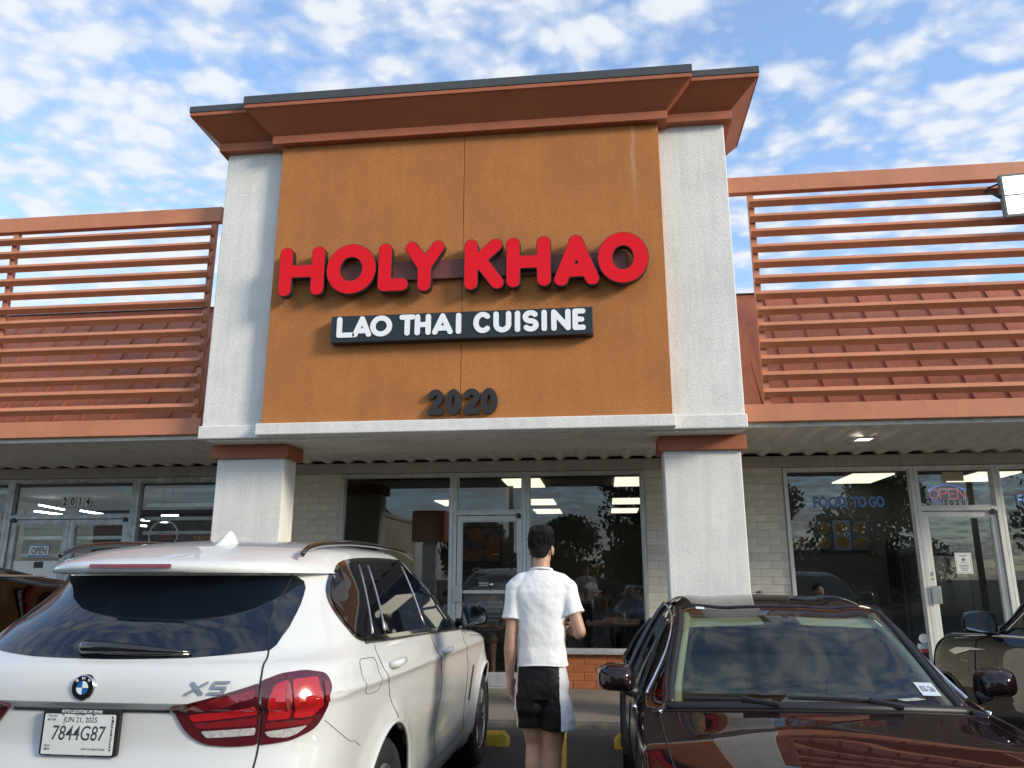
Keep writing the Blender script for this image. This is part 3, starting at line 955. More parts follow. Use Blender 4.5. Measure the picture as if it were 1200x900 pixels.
dots([(x, lz), (x, lz + lh), (x + lw, lz), (x + lw, lz + lh)])
rb.build('letter_lights', M['bead_red'], ON)
M['tan_paper'] = mat('tan_notice', (0.42, 0.36, 0.19), 0.8, var=0.4, vscale=40, detail=8)
o = MB().box(4.462, 4.732, GY - .002, GY, 2.795, 2.915).build('notice', M['tan_paper'])
tag(o, 'yellowish patterned notice above the dotted OPEN sign', 'notice')
# notice on the right door
N = wempty('paper_notice', (4.585, GY, 1.6), 'white printed sheet with a crest taped to the glass of the right door', 'notice')
MB().box(4.488, 4.688, GY - .0015, GY, 1.61, 1.872).build('sheet', M['paper'], N)
nk = MB()
nk.box(4.502, 4.674, GY - .0022, GY - .0016, 1.622, 1.625).box(4.502, 4.674, GY - .0022, GY - .0016, 1.857, 1.860)
nk.box(4.502, 4.505, GY - .0022, GY - .0016, 1.625, 1.857).box(4.671, 4.674, GY - .0022, GY - .0016, 1.625, 1.857)
for i, (z, w) in enumerate([(1.835, .11), (1.822, .08), (1.745, .09), (1.715, .12), (1.703, .11), (1.691, .12), (1.672, .10), (1.660, .07), (1.645, .09)]):
    nk.box(4.588 - w / 2, 4.588 + w / 2, GY - .0022, GY - .0016, z, z + .006)
nk.revolve([(0, -.0006), (.022, -.0006), (.022, 0), (0, 0)], 12, 'y', (4.588, GY - .0016, 1.785))
nk.build('print', mat('print_grey', (0.16, 0.16, 0.17), 0.8), N)
# round sticker and red label low on the right window
o = MB().revolve([(0, -.0012), (.058, -.0012), (.058, 0), (0, 0)], 26, 'y', (3.985, GY, 0.815)).build('round_sticker', M['paper'])
tag(o, 'round white sticker low in the corner of the right shop window', 'sticker')
lb = wempty('window_label', (3.99, GY, .66), 'grey and red label under the round white sticker', 'sticker')
MB().box(3.90, 4.04, GY - .0012, GY, 0.690, 0.752).build('grey_strip', mat('grey_strip', (0.30, 0.36, 0.35), 0.6), lb)
MB().box(3.92, 4.04, GY - .0012, GY, 0.645, 0.688).build('red_strip', mat('red_strip', (0.32, 0.03, 0.03), 0.6), lb)
# sign on the middle door
D = wempty('door_sign', (-1.6, GY, 1.43), 'small black sign with white words and an arrow on the middle door', 'door sign')
MB().box(-1.722, -1.487, GY - .003, GY, 1.428, 1.520).build('plate', M['black'], D)
text('word', 'PLEASE USE', -1.705, GY - .0032, 1.480, .125, .020, M['sign_white'], D, .0004, bold=.02)
text('word', 'OTHER DOOR', -1.705, GY - .0032, 1.448, .125, .020, M['sign_white'], D, .0004, bold=.02)
MB().prism([(-1.565, 1.467), (-1.530, 1.467), (-1.530, 1.452), (-1.500, 1.474), (-1.530, 1.496), (-1.530, 1.481), (-1.565, 1.481)], 'y', GY - .0038, GY - .0031).build('arrow', M['sign_white'], D)
# left shop: OPEN card, red figures, ring sign, poster
O = wempty('open_card', (-8.27, GY, 1.88), 'white OPEN card with a blue border on the left shop door', 'open sign')
MB().box(-8.435, -8.125, GY - .004, GY - .001, 1.865, 2.035).build('card', M['paper'], O)
MB().box(-8.435, -8.125, GY - .0052, GY - .0042, 1.865, 1.888).box(-8.435, -8.125, GY - .0052, GY - .0042, 2.015, 2.035).build('border', M['vinyl_blue'], O)
text('word', 'OPEN', -8.400, GY - .0045, 1.902, .24, .095, M['ink'], O, .0006, bold=.01)
P = wempty('price_card', (-9.0, GY, 2.35), 'white card with red numerals 10 at the left edge of the shop window', 'price card')
MB().box(-9.25, -8.885, GY - .003, GY - .001, 2.33, 2.68).build('card', mat('card_grey', (0.42, 0.43, 0.43), 0.7), P)
text('number', '10', -9.03, GY - .0035, 2.415, .145, .115, mat('red_figures', (0.62, 0.05, 0.05), 0.5), P, .0006, bold=.01)
MB().box(-9.25, -8.885, GY - .003, GY - .001, 1.95, 2.20).build('black_card', M['black'], P)
tn = wempty('paper_sheet', (-8.2, GY, 1.6), 'white printed sheet low on the left shop door under the OPEN card', 'notice')
MB().box(-8.66, -7.92, GY - .0025, GY - .0008, 1.52, 1.80).build('sheet', M['paper'], tn)
MB().box(-8.33, -8.18, GY - .0032, GY - .0026, 1.70, 1.79).build('print_block', mat('print_brown', (0.06, 0.05, 0.045), 0.8), tn)
o = MB().box(-8.70, -8.60, GY - .002, GY - .0006, 2.485, 2.555).build('small_notice', M['paper'])
tag(o, 'small pale square note in the lower corner of the left fanlight', 'notice')
RS = wempty('ring_sign', (-6.39, YW + .05, 1.98), 'unlit ring shaped tube sign with red lettering in the left shop window', 'tube sign')
MB().tube([(-6.39 + .222 * math.cos(a), YW + .045, 2.165 + .205 * math.sin(a)) for a in [2 * math.pi * i / 40 for i in range(40)]], .0135, 8, closed=True).build('ring', mat('tube_white', (0.80, 0.80, 0.77), 0.4), RS, smooth=True)
rt = MB()
for i in range(5):
    a = -6.535 + i * .064
    rt.tube([(a, YW + .05, 2.095 + .01), (a, YW + .05, 2.20), (a + .042, YW + .05, 2.20), (a + .042, YW + .05, 2.105), (a, YW + .05, 2.105)], .0055, 5)
rt.build('tube_lettering', mat('tube_red', (0.50, 0.05, 0.04), 0.4), RS)
MB().tube([(-6.45, YW + .05, 2.37), (-6.50, YW + .06, 2.55), (-6.44, YW + .06, 2.70), (-6.47, YW + .06, 2.98)], .004, 5).tube([(-6.36, YW + .05, 2.37), (-6.31, YW + .06, 2.52), (-6.28, YW + .07, 2.6), (-6.35, YW + .06, 2.98)], .004, 5).build('hanging_wire', M['black'], RS)
T = wempty('drink_poster', (-5.9, YW + .02, 1.9), 'dark drinks poster with a bottle and orange word TASTE in the left shop window', 'poster')
MB().box(-6.125, -5.60, YW + .012, YW + .016, 1.90, 2.178).build('sheet', mat('poster_dark', (0.07, 0.025, 0.02), 0.5, var=0.4, vscale=12), T)
M['poster_orange'] = mat('poster_orange', (0.85, 0.30, 0.03), 0.6)
text('word', 'TASTE', -5.90, YW + .0115, 2.085, .27, .060, M['poster_orange'], T, .0005, bold=.02)
sq = MB()
rnd = random.Random(5)
for z in (2.01, 1.935):
    x = -5.91
    while x < -5.65:
        w = rnd.uniform(.022, .04)
        sq.box(x, x + w * .35, YW + .0105, YW + .0115, z, z + .055).box(x + w * .35, x + w, YW + .0105, YW + .0115, z + rnd.choice((0, .022, .042)), z + .055 * rnd.uniform(.85, 1))
        x += w + .010
sq.build('print', M['poster_orange'], T)
MB().box(-6.09, -5.94, YW + .0105, YW + .0115, 1.95, 2.05).build('red_patch', mat('poster_red', (0.75, 0.06, 0.05), 0.5), T)
MB().revolve([(0, 2.165), (.012, 2.165), (.012, 2.13), (.03, 2.08), (.03, 1.93), (0, 1.93)][::-1], 12, 'z', (-6.01, YW + .03, 0)).build('bottle_picture', mat('poster_bottle', (0.05, 0.02, 0.015), 0.3), T)
# white shelf boards just behind the left shop's glass
M['shelf_white'] = mat('shelf_white', (0.78, 0.79, 0.78), 0.6, var=0.1, vscale=5)
M['goods'] = mat('shelf_goods', (0.10, 0.075, 0.045), 0.9, var=0.8, vscale=9, c2=(0.015, 0.012, 0.010), detail=8, vstretch=(1, 1, 2.5))
SH = wempty('display_rack', (-7.5, YW + .3, .16), 'white shelf boards behind the left shop windows and doors', 'display rack')
for (xa, xb, zs) in ((-6.78, -4.64, (2.81, 2.585, 2.386, 2.177, 1.93)), (-8.75, -6.9, (2.115, 1.86, 1.60)), (-10.8, -8.95, (2.81, 2.3, 2.11, 1.86))):
    for z in zs:
        MB().box(xa, xb, YW + .14, YW + .20, z, z + .052).build('shelf', M['shelf_white'], SH, bevel=.003)
    MB().box(xa, xb, YW + .235, YW + .245, 0.16, 2.36 if xa > -7 else 2.25).build('stock', M['goods'], SH)
MB().box(-8.75, -6.9, YW + .215, YW + .233, 2.20, 2.30).build('red_board', mat('red_board', (0.17, 0.03, 0.025), 0.6), SH)
M['tube_light'] = emit('tube_light', (0.95, 1.0, 1.0), 9.0)
TB = ['upper tube of the pair at the left of the fanlight', 'lower tube of the pair at the left of the fanlight', 'single tube right of the 2014 numerals', 'upper short tube of the pair left of the ring sign', 'lower short tube of the pair left of the ring sign', 'longer tube above the ring sign', 'short tube right behind the ring sign']
for lab_, ((xa, za), (xb, zb)) in zip(TB, (((-11.06, 2.96), (-10.5, 2.86)), ((-11.13, 2.84), (-10.49, 2.76)), ((-10.16, 2.84), (-9.58, 2.75)), ((-9.02, 2.67), (-8.7, 2.63)), ((-9.02, 2.55), (-8.71, 2.53)), ((-8.46, 2.73), (-8.12, 2.73)), ((-8.51, 2.60), (-8.32, 2.59)))):
    o = MB().tube([(xa, 14.2, za), (xb, 14.2, zb)], .014, 8).build('tube_lamp', M['tube_light'])
    tag(o, 'white glowing fluorescent light, ' + lab_, 'ceiling light', 'fluorescent tubes in the left shop')
# ------------------------------------------------------------------ interpolation and surface patches
def pchip(xs, ys):
    xs = np.array(xs, float); ys = np.array(ys, float)
    h = np.diff(xs); d = np.diff(ys) / h
    m = np.zeros_like(ys)
    for i in range(1, len(xs) - 1):
        if d[i - 1] * d[i] > 0:
            w1 = 2 * h[i] + h[i - 1]; w2 = h[i] + 2 * h[i - 1]
            m[i] = (w1 + w2) / (w1 / d[i - 1] + w2 / d[i])
    m[0] = d[0]; m[-1] = d[-1]
    def f(x):
        x = min(max(float(x), xs[0]), xs[-1])
        i = min(int(np.searchsorted(xs, x, side='right')) - 1, len(xs) - 2)
        t = (x - xs[i]) / h[i]
        t2, t3 = t * t, t * t * t
        return float(ys[i] * (2 * t3 - 3 * t2 + 1) + h[i] * m[i] * (t3 - 2 * t2 + t) + ys[i + 1] * (-2 * t3 + 3 * t2) + h[i] * m[i + 1] * (t3 - t2))
    return f
def catmull(pts, n=6, closed=True):
    P = [np.array(p, float) for p in pts]; L = len(P); out = []
    rng = range(L) if closed else range(L - 1)
    for i in rng:
        p0 = P[(i - 1) % L] if closed or i > 0 else P[i]
        p1, p2 = P[i], P[(i + 1) % L]
        p3 = P[(i + 2) % L] if closed or i + 2 < L else p2
        for k in range(n):
            t = k / n
            out.append(0.5 * ((2 * p1) + (-p0 + p2) * t + (2 * p0 - 5 * p1 + 4 * p2 - p3) * t * t + (-p0 + 3 * p1 - 3 * p2 + p3) * t ** 3))
    if not closed: out.append(P[-1])
    return out
def roundpoly(pts, r, n=4):
    """corners of a polygon rounded; r one number or one per corner"""
    L = len(pts); out = []
    for i in range(L):
        p = np.array(pts[i], float); a = np.array(pts[i - 1], float); b = np.array(pts[(i + 1) % L], float)
        rr = r[i] if hasattr(r, '__len__') else r
        da, db = a - p, b - p
        la, lb = np.linalg.norm(da), np.linalg.norm(db)
        q = min(rr, la * .49, lb * .49)
        if q < 1e-4: out.append(p); continue
        s, e = p + da / la * q, p + db / lb * q
        for k in range(n + 1):
            t = k / n
            out.append((1 - t) ** 2 * s + 2 * t * (1 - t) * p + t * t * e)
    return out
def patch_mesh(poly, surf, off, thick=0.012, grid=0.03, dens=0.03, name='patch'):
    """a plate laid on a surface: poly in the surface's own coordinates, lifted by off, with a skirt going back by thick"""
    pts = []
    L = len(poly)
    for i in range(L):
        a = np.array(poly[i], float); b = np.array(poly[(i + 1) % L], float)
        k = max(1, int(np.linalg.norm(b - a) / dens))
        for q in range(k): pts.append(a + (b - a) * q / k)
    clean = []
    for p in pts:
        if not clean or np.linalg.norm(p - clean[-1]) > 1e-4: clean.append(p)
    pts = clean
    A = np.array(pts)
    nb = len(pts)
    x0, y0 = A.min(0); x1, y1 = A.max(0)
    def inside(q):
        c = False; j = nb - 1
        for i in range(nb):
            if (A[i, 1] > q[1]) != (A[j, 1] > q[1]) and q[0] < (A[j, 0] - A[i, 0]) * (q[1] - A[i, 1]) / (A[j, 1] - A[i, 1]) + A[i, 0]: c = not c
            j = i
        return c
    inn = []
    gx = int((x1 - x0) / grid) + 1; gy = int((y1 - y0) / grid) + 1
    for i in range(1, gx):
        for j in range(1, gy):
            q = np.array((x0 + (x1 - x0) * i / gx, y0 + (y1 - y0) * j / gy))
            if inside(q) and np.min(np.hypot(A[:, 0] - q[0], A[:, 1] - q[1])) > grid * 0.55: inn.append(q)
    v2 = [Vector((float(p[0]), float(p[1]))) for p in pts + inn]
    res = mgeo.delaunay_2d_cdt(v2, [(i, (i + 1) % nb) for i in range(nb)], [list(range(nb))], 1, 1e-6)
    rv, re_, rf = res[0], res[1], res[2]
    verts = []; nor = []
    e = 0.004
    for p in rv:
        P0 = np.array(surf(p[0], p[1]))
        du = np.array(surf(p[0] + e, p[1])) - np.array(surf(p[0] - e, p[1]))
        dv = np.array(surf(p[0], p[1] + e)) - np.array(surf(p[0], p[1] - e))
        n = np.cross(du, dv); n /= (np.linalg.norm(n) + 1e-12)
        verts.append(P0); nor.append(n)
    verts = np.array(verts); nor = np.array(nor)
    top = verts + nor * off; bot = verts + nor * (off - thick)
    N = len(verts)
    faces = [tuple(f) for f in rf]
    cnt = {}
    for f in faces:
        for a, b in zip(f, f[1:] + f[:1]):
            cnt[(a, b)] = cnt.get((a, b), 0) + 1
    skirt = [(a, b) for (a, b) in cnt if (b, a) not in cnt]
    V = [tuple(p) for p in top] + [tuple(p) for p in bot]
    F = faces + [(b, a, a + N, b + N) for a, b in skirt]
    me = bpy.data.meshes.new(name)
    me.from_pydata(V, [], F)
    return me
def outline(poly, surf, off):
    out = []
    L = len(poly)
    e = 0.004
    for i in range(L):
        p = poly[i]
        P0 = np.array(surf(p[0], p[1]))
        du = np.array(surf(p[0] + e, p[1])) - np.array(surf(p[0] - e, p[1])); dv = np.array(surf(p[0], p[1] + e)) - np.array(surf(p[0], p[1] - e))
        n = np.cross(du, dv); n /= (np.linalg.norm(n) + 1e-12)
        out.append(tuple(P0 + n * off))
    return out

# car materials
def paint(name, c, metal=0.0, rough=0.35, spec=0.5, coat=1.0):
    m, t, b = principled(name)
    b.inputs['Base Color'].default_value = (*c, 1)
    b.inputs['Metallic'].default_value = metal
    b.inputs['Roughness'].default_value = rough
    b.inputs['Coat Weight'].default_value = coat
    b.inputs['Coat Roughness'].default_value = 0.02
    b.inputs['Coat IOR'].default_value = 1.5
    b.inputs['Specular IOR Level'].default_value = spec
    tc = t.n('ShaderNodeTexCoord').outputs['Object']
    # road dust, heavier low on the body
    sep = t.n('ShaderNodeSeparateXYZ', ins={0: tc})
    nz = t.n('ShaderNodeTexNoise', ins={'Vector': tc, 'Scale': 5.0, 'Detail': 6.0, 'Roughness': 0.7}).outputs['Fac']
    low = t.n('ShaderNodeMapRange', ins={0: sep.outputs[2], 1: 0.75, 2: 0.2, 3: 0.0, 4: 0.5}).outputs[0]
    k = t.math('MULTIPLY', low, nz)
    t.t.links.new(t.mix(k, c, (0.16, 0.14, 0.115)), b.inputs['Base Color'])
    rr = t.n('ShaderNodeMapRange', ins={0: nz, 1: 0.35, 2: 0.75, 3: 0.004, 4: 0.03}).outputs[0]
    t.t.links.new(rr, b.inputs['Coat Roughness'])
    return m
M['white_paint'] = paint('pearl_white_paint', (0.615, 0.62, 0.61), 0.0, 0.5, 0.2)
M['tint_glass'] = mat('tinted_glass', (0.004, 0.006, 0.010), 0.02, spec=0.6)
M['rear_glass'] = mat('tinted_rear_glass', (0.003, 0.006, 0.014), 0.02, spec=0.75)
M['gap'] = mat('panel_gap', (0.035, 0.034, 0.032), 0.9, spec=0.1)
M['gap_light'] = mat('panel_gap_light', (0.15, 0.148, 0.14), 0.9, spec=0.1)
M['lens_dark'] = mat('lens_dark_red', (0.075, 0.004, 0.008), 0.08, coat=1.0)
M['lens_red'] = mat('lens_red', (0.42, 0.008, 0.012), 0.12, coat=1.0, var=0.12, vscale=30)
M['lens_mid'] = mat('lens_mid_red', (0.19, 0.006, 0.010), 0.10, coat=1.0, var=0.2, vscale=40)
M['lens_clear'] = mat('lens_clear', (0.42, 0.40, 0.39), 0.1, coat=1.0, var=0.3, vscale=60)
M['facet'] = mat('facet', (0.34, 0.055, 0.05), .1, coat=1.0)
M['cup'] = mat('cup_shadow', (0.60, 0.59, 0.56), 0.4, coat=1.0)
M['mirror'] = mat('mirror_glass', (0.30, 0.32, 0.34), 0.03, 1.0)
M['blue_enamel'] = mat('blue_enamel', (0.01, 0.13, 0.42), 0.2, coat=1.0)

# ------------------------------------------------------------------ the white sport utility vehicle
SUVY = 3.04
V = empty('suv', (-2.065, SUVY, 0.022), -0.012, 'pearl white sport utility vehicle seen from behind with a temporary paper plate', 'suv')
zs_w = pchip([0.20, 0.28, 0.40, 0.60, 0.80, 0.95, 1.03, 1.10, 1.165, 1.205, 1.235, 1.40, 1.54, 1.60, 1.645, 1.685, 1.715, 1.735, 1.745],
             [0.82, 0.885, 0.915, 0.938, 0.952, 0.962, 0.966, 0.958, 0.944, 0.922, 0.900, 0.818, 0.742, 0.705, 0.672, 0.615, 0.50, 0.32, 0.08])
zs_r = pchip([0.20, 0.30, 0.42, 0.55, 0.70, 0.80, 0.86, 0.90, 1.015, 1.035, 1.05, 1.10, 1.165, 1.19, 1.205, 1.30, 1.54, 1.549, 1.553, 1.58, 1.598, 1.62, 1.66, 1.70, 1.73, 1.745],
             [0.22, 0.10, 0.03, 0.00, 0.005, 0.03, 0.055, 0.064, 0.068, 0.052, 0.036, 0.040, 0.060, 0.085, 0.118, 0.185, 0.375, 0.375, 0.225, 0.208, 0.225, 0.30, 0.46, 0.72, 1.05, 1.45])
zs_f = pchip([0.20, 0.40, 0.60, 0.80, 0.92, 1.00, 1.06, 1.10, 1.13, 1.16, 1.30, 1.50, 1.62, 1.66, 1.70, 1.73, 1.745],
             [4.72, 4.84, 4.88, 4.86, 4.80, 4.70, 4.50, 4.20, 3.85, 3.62, 3.32, 2.92, 2.68, 2.58, 2.40, 2.15, 1.7])
_c = pchip([0.2, 1.03, 1.10, 1.16, 1.235, 1.40, 1.55, 1.745], [.50, .50, .51, .54, .62, .75, .80, .80])
_e = pchip([0.2, 1.03, 1.10, 1.16, 1.235, 1.40, 1.50, 1.745], [3.2, 3.2, 3.05, 2.9, 2.6, 2.35, 2.3, 2.2])
_e2 = pchip([1.548, 1.5535, 1.60, 1.66], [2.3, 2.46, 2.44, 2.25])
def suv_c(z): return min(1.175 - zs_r(z) if 1.545 < z < 1.68 else _c(z), max(.05, (zs_f(z) - zs_r(z)) * .55))
def suv_e(z): return _e2(z) if 1.548 < z < 1.66 else _e(z)
ARCH = ((1.08, 0.392), (4.00, 0.392)); RA = 0.432
def suv_taper(u, l, z):
    k = max(0.0, (abs(u - 2.35) - 1.15) / 1.2)
    l = l * (1 - 0.030 * k * k)
    for (cu, cz) in ARCH:
        r = math.hypot(u - cu, z - cz)
        if abs(l) > .6:
            l += math.copysign(0.022 * math.exp(-((r - RA) / 0.07) ** 2) if z < 1.0 else 0.0, l)
    # door hollow and shoulder line
    if abs(l) > .6 and 1.3 < u < 3.5 and 0.4 < z < 1.0:
        s = math.sin(math.pi * (u - 1.3) / 2.2)
        l -= math.copysign(0.020 * s * math.exp(-((z - 0.60) / 0.13) ** 2), l)
        l += math.copysign(0.010 * s * math.exp(-((z - 0.42) / 0.06) ** 2), l)
    if abs(l) > .6:
        zc = 1.055 - 0.012 * (u - 1)
        d = z - zc
        l += math.copysign(0.014 * math.exp(-(d / 0.022) ** 2) * (1 if 0.35 < u < 3.9 else 0), l)
    return l
def suv_surf(s, z):
    """s: signed unrolled coordinate from the rear centre: |s|<=1 round the rear corner, beyond that metres along the side"""
    sg = 1 if s >= 0 else -1
    a = abs(s); w = zs_w(z); c = suv_c(z); yr = zs_r(z); yf = zs_f(z)
    if a <= 1:
        t = a * math.pi / 2
        E_ = suv_e(z); l = w * math.sin(t) ** (2 / E_); u = yr + c * (1 - max(0, math.cos(t)) ** (2 / E_))
    else:
        u = yr + c + (a - 1); l = w
        cf = min(0.9, max(0.2, (yf - yr) * .25))
        if u > yf - cf:
            q = min(1.0, (u - (yf - cf)) / cf)
            l = w * max(0.0, 1 - q ** 2.6) ** (1 / 2.6)
    l = suv_taper(u, l, z)
    return (sg * l, u, z)
def S_l(l, z):
    w = zs_w(z)
    return math.copysign(math.asin(min(1, abs(l) / w) ** (suv_e(z) / 2)) / (math.pi / 2), l)
def S_u(u, z, sg=1):
    c = suv_c(z); yr = zs_r(z)
    d = u - yr
    if d < c:
        return sg * math.acos(max(0, min(1, (1 - max(0, d) / c))) ** (suv_e(z) / 2)) / (math.pi / 2)
    return sg * (1 + d - c)
def SP(pts):
    """('l',l,z) / ('u',u,z) points to surface coordinates"""
    return [(S_l(p[1], p[2]) if p[0] == 'l' else S_u(p[1], p[2]), p[2]) for p in pts]

# body: slices in z, points along the unrolled outline
zl = sorted(set([0.20, 0.24, 0.28, 0.34, 0.40, 0.46, 0.52, 0.58, 0.64, 0.70, 0.75, 0.80, 0.83, 0.86, 0.89, 0.92, 0.95, 0.98, 1.005, 1.015, 1.025, 1.035, 1.043, 1.05, 1.058, 1.068, 1.08, 1.095, 1.11, 1.125, 1.14, 1.155, 1.17, 1.185, 1.195, 1.205, 1.22,
                 1.235, 1.26, 1.30, 1.34, 1.38, 1.42, 1.46, 1.50, 1.535, 1.5485, 1.5535, 1.56, 1.57, 1.58, 1.588, 1.596, 1.606, 1.62, 1.635, 1.65, 1.665, 1.68, 1.695, 1.708, 1.72, 1.73, 1.738, 1.745]))
NA, NSD, NF = 22, 66, 14
mb = MB()
def ring(z):
    yr, yf, c = zs_r(z), zs_f(z), suv_c(z)
    cf = min(0.9, max(0.2, (yf - yr) * .25))
    ss = [i / NA for i in range(NA + 1)]
    a, b = yr + c, yf - cf
    if b < a: b = a + 0.01
    ss += [1 + (b - a) * (i + 1) / NSD for i in range(NSD)]
    ss += [1 + (b - a) + cf * math.sin(math.pi / 2 * (i + 1) / NF) for i in range(NF)]
    right = [suv_surf(s, z) for s in ss]
    left = [(-p[0], p[1], p[2]) for p in right[1:-1]]
    return right + left[::-1]
rows = [ring(z) for z in zl]
npt = len(rows[0])
verts = [list(p) for r_ in rows for p in r_]
faces = []
for j in range(len(zl) - 1):
    for i in range(npt):
        i2 = (i + 1) % npt
        faces.append((j * npt + i, j * npt + i2, (j + 1) * npt + i2, (j + 1) * npt + i))
faces.append(tuple((len(zl) - 1) * npt + i for i in range(npt)))
# wheel arches: drop faces inside the circle, pull the rest of the rim onto it
def in_arch(p):
    if abs(p[0]) < .55: return None
    for (cu, cz) in ARCH:
        r = math.hypot(p[1] - cu, p[2] - cz)
        if r < RA or (abs(p[1] - cu) < RA and p[2] < cz): return (cu, cz, r)
    return None
keep = []
for f in faces:
    c = [sum(verts[i][k] for i in f) / len(f) for k in range(3)]
    if len(f) == 4 and in_arch(c): continue
    keep.append(f)
used = {}
for f in keep:
    for i in f: used[i] = True
for i in used:
    a = in_arch(verts[i])
    if a:
        cu, cz, r = a
        p = verts[i]
        if p[2] < cz: p[1] = cu + math.copysign(RA, p[1] - cu)
        elif r > 1e-6: p[1] = cu + (p[1] - cu) * RA / r; p[2] = cz + (p[2] - cz) * RA / r
for i in used:
    p = verts[i]
    for (cu, cz) in ARCH:
        r = math.hypot(p[1] - cu, p[2] - cz)
        if abs(p[0]) > .55 and RA < r < RA + .030 and p[2] > cz: p[1] = cu + (p[1] - cu) * RA / r; p[2] = cz + (p[2] - cz) * RA / r
mb.add(verts, keep)
body = mb.build('body', M['white_paint'], V, smooth=True)
smooth_by_angle(body.data, 38)

def vpatch(name, poly, off, m, parent=None, thick=0.012, grid=0.035, dens=0.03):
    me = patch_mesh(poly, suv_surf, off, thick, grid, dens, name)
    o = link(name, me, parent or V, m)
    smooth_by_angle(me, 40)
    return o
def mirror(poly): return [(-p[0], p[1]) for p in poly][::-1]

# arch lips, wheel wells
for sg in (1, -1):
    for (cu, cz) in ARCH:
        pts = []
        for i in range(25):
            a = R(-8 + 196 * i / 24)
            u, z = cu + (RA + .004) * math.cos(a), cz + (RA + .004) * math.sin(a)
            z = max(z, .24)
            p = suv_surf(S_u(u, z), z)
            pts.append((sg * (abs(p[0]) + .001), u, z))
        MB().tube(pts, .0135, 6).build('arch_lip', M['white_paint'], V, smooth=True)
        well = MB(); n = 16
        for i in range(n):
            a0, a1 = R(-15 + 210 * i / n), R(-15 + 210 * (i + 1) / n)
            def q(a, l): return (sg * l, cu + (RA + .012) * math.cos(a), cz + (RA + .012) * math.sin(a))
            well.add([q(a0, .93), q(a1, .93), q(a1, .55), q(a0, .55)], [(0, 1, 2, 3)])
        well.add([(sg * .56, cu + (RA + .02) * math.cos(R(-15 + 210 * i / n)), cz + (RA + .02) * math.sin(R(-15 + 210 * i / n))) for i in range(n + 1)], [tuple(range(n + 1))])
        well.build('wheel_well', M['black'], V)

def make_wheel(parent, x, y, z, r, sg, w=0.30, rr=None, spokes=5, alloy=None):
    t = empty('wheel', (x, y, z)); t.parent = parent
    if sg < 0: t.rotation_euler = (0, 0, math.pi)
    rr = rr or r * .66
    h = w / 2
    ty = MB().revolve([(rr, -h + .02), (rr + .03, -h), (r - .03, -h + .005), (r - .006, -h + .03), (r, -h + .06), (r, h - .06), (r - .006, h - .03), (r - .03, h - .005), (rr + .03, h), (rr, h - .02)], 40, 'x')
    for gx in (-.055, 0.0, .055):
        pass
    ty = ty.build('tyre', M['rubber'], t, smooth=True); smooth_by_angle(ty.data, 50)
    rm = MB()
    rm.revolve([(rr, h - .02), (rr - .012, h - .012), (rr - .022, h - .02), (rr - .03, -h + .03)], 40, 'x')
    for k in range(spokes):
        for d in (-.13, .13):
            a = 2 * math.pi * k / spokes
            a1, a2 = a + d * .9, a + d * 1.5
            p0 = Vector((h - .055, .055 * math.cos(a1), .055 * math.sin(a1))); p1 = Vector((h - .026, (rr - .02) * math.cos(a2), (rr - .02) * math.sin(a2)))
            rm.tube([p0, (p0 + p1) / 2 + Vector((.012, 0, 0)), p1], [.022, .018, .020], 6, squash=.8)
    rm.revolve([(0, h - .02), (.035, h - .022), (.07, h - .045), (.075, h - .09)], 20, 'x')
    rm = rm.build('rim', alloy or M['steel'], t, smooth=True); smooth_by_angle(rm.data, 40)
    MB().revolve([(0, -.03), (rr - .05, -.03), (rr - .05, .0), (0, 0)], 24, 'x').build('brake_disc', M['black'], t)
    return t
for sg in (1, -1):
    for (cu, cz) in ARCH:
        make_wheel(V, sg * .80, cu, .378, .378, sg, .285)

# glass of the tailgate and its black corner fins
LS = pchip([.66, .72, .88, 1.0, 1.15, 1.235, 1.40, 1.548], [.65, .70, .707, .7085, .695, .6555, .5845, .577])
ez_ = [1.233 + (1.540 - 1.233) * i / 10 for i in range(11)]
gp = SP([('l', -.35, 1.210), ('l', 0, 1.204), ('l', .35, 1.210)] + [('l', LS(z) - .0022, z) for z in ez_] + [('l', .3, 1.541), ('l', -.3, 1.541)] + [('l', -(LS(z) - .0022), z) for z in ez_[::-1]])
rg = vpatch('rear_window', gp, 0.003, M['rear_glass'], thick=.015, grid=.05)
fin = SP([('l', .672, 1.252), ('u', .405, 1.32), ('u', .548, 1.41), ('u', .645, 1.485), ('u', .660, 1.515), ('u', .640, 1.538)] + [('l', LS(z) + .0022, z) for z in ez_[::-1]])
for pl in (fin, mirror(fin)):
    vpatch('corner_fin', pl, 0.003, M['rear_glass'], thick=.02, grid=.04)
# side window group: one black surround, then the panes
sw_ = [('u', .665, 1.310), ('u', .745, 1.236), ('u', 1.10, 1.222), ('u', 1.95, 1.200), ('u', 3.02, 1.165), ('u', 3.14, 1.185), ('u', 3.10, 1.36), ('u', 2.86, 1.555), ('u', 2.62, 1.628), ('u', 2.0, 1.648), ('u', 1.30, 1.638), ('u', .93, 1.605), ('u', .79, 1.52), ('u', .69, 1.415)]
swp = [tuple(p) for p in catmull([(p[1], p[2]) for p in sw_], 4)]
def side_surf(u, z):
    p = suv_surf(S_u(abs(u), z), z)
    return (math.copysign(p[0], u), p[1], p[2])
def shrink(poly, d):
    A = np.array(poly); L = len(A); out = []
    area = sum(A[i][0] * A[(i + 1) % L][1] - A[(i + 1) % L][0] * A[i][1] for i in range(L))
    sgn = 1 if area > 0 else -1
    for i in range(L):
        t = A[(i + 1) % L] - A[i - 1]; t = t / (np.linalg.norm(t) + 1e-9)
        n = np.array((-t[1], t[0])) * sgn
        out.append(tuple(A[i] + n * d))
    return out
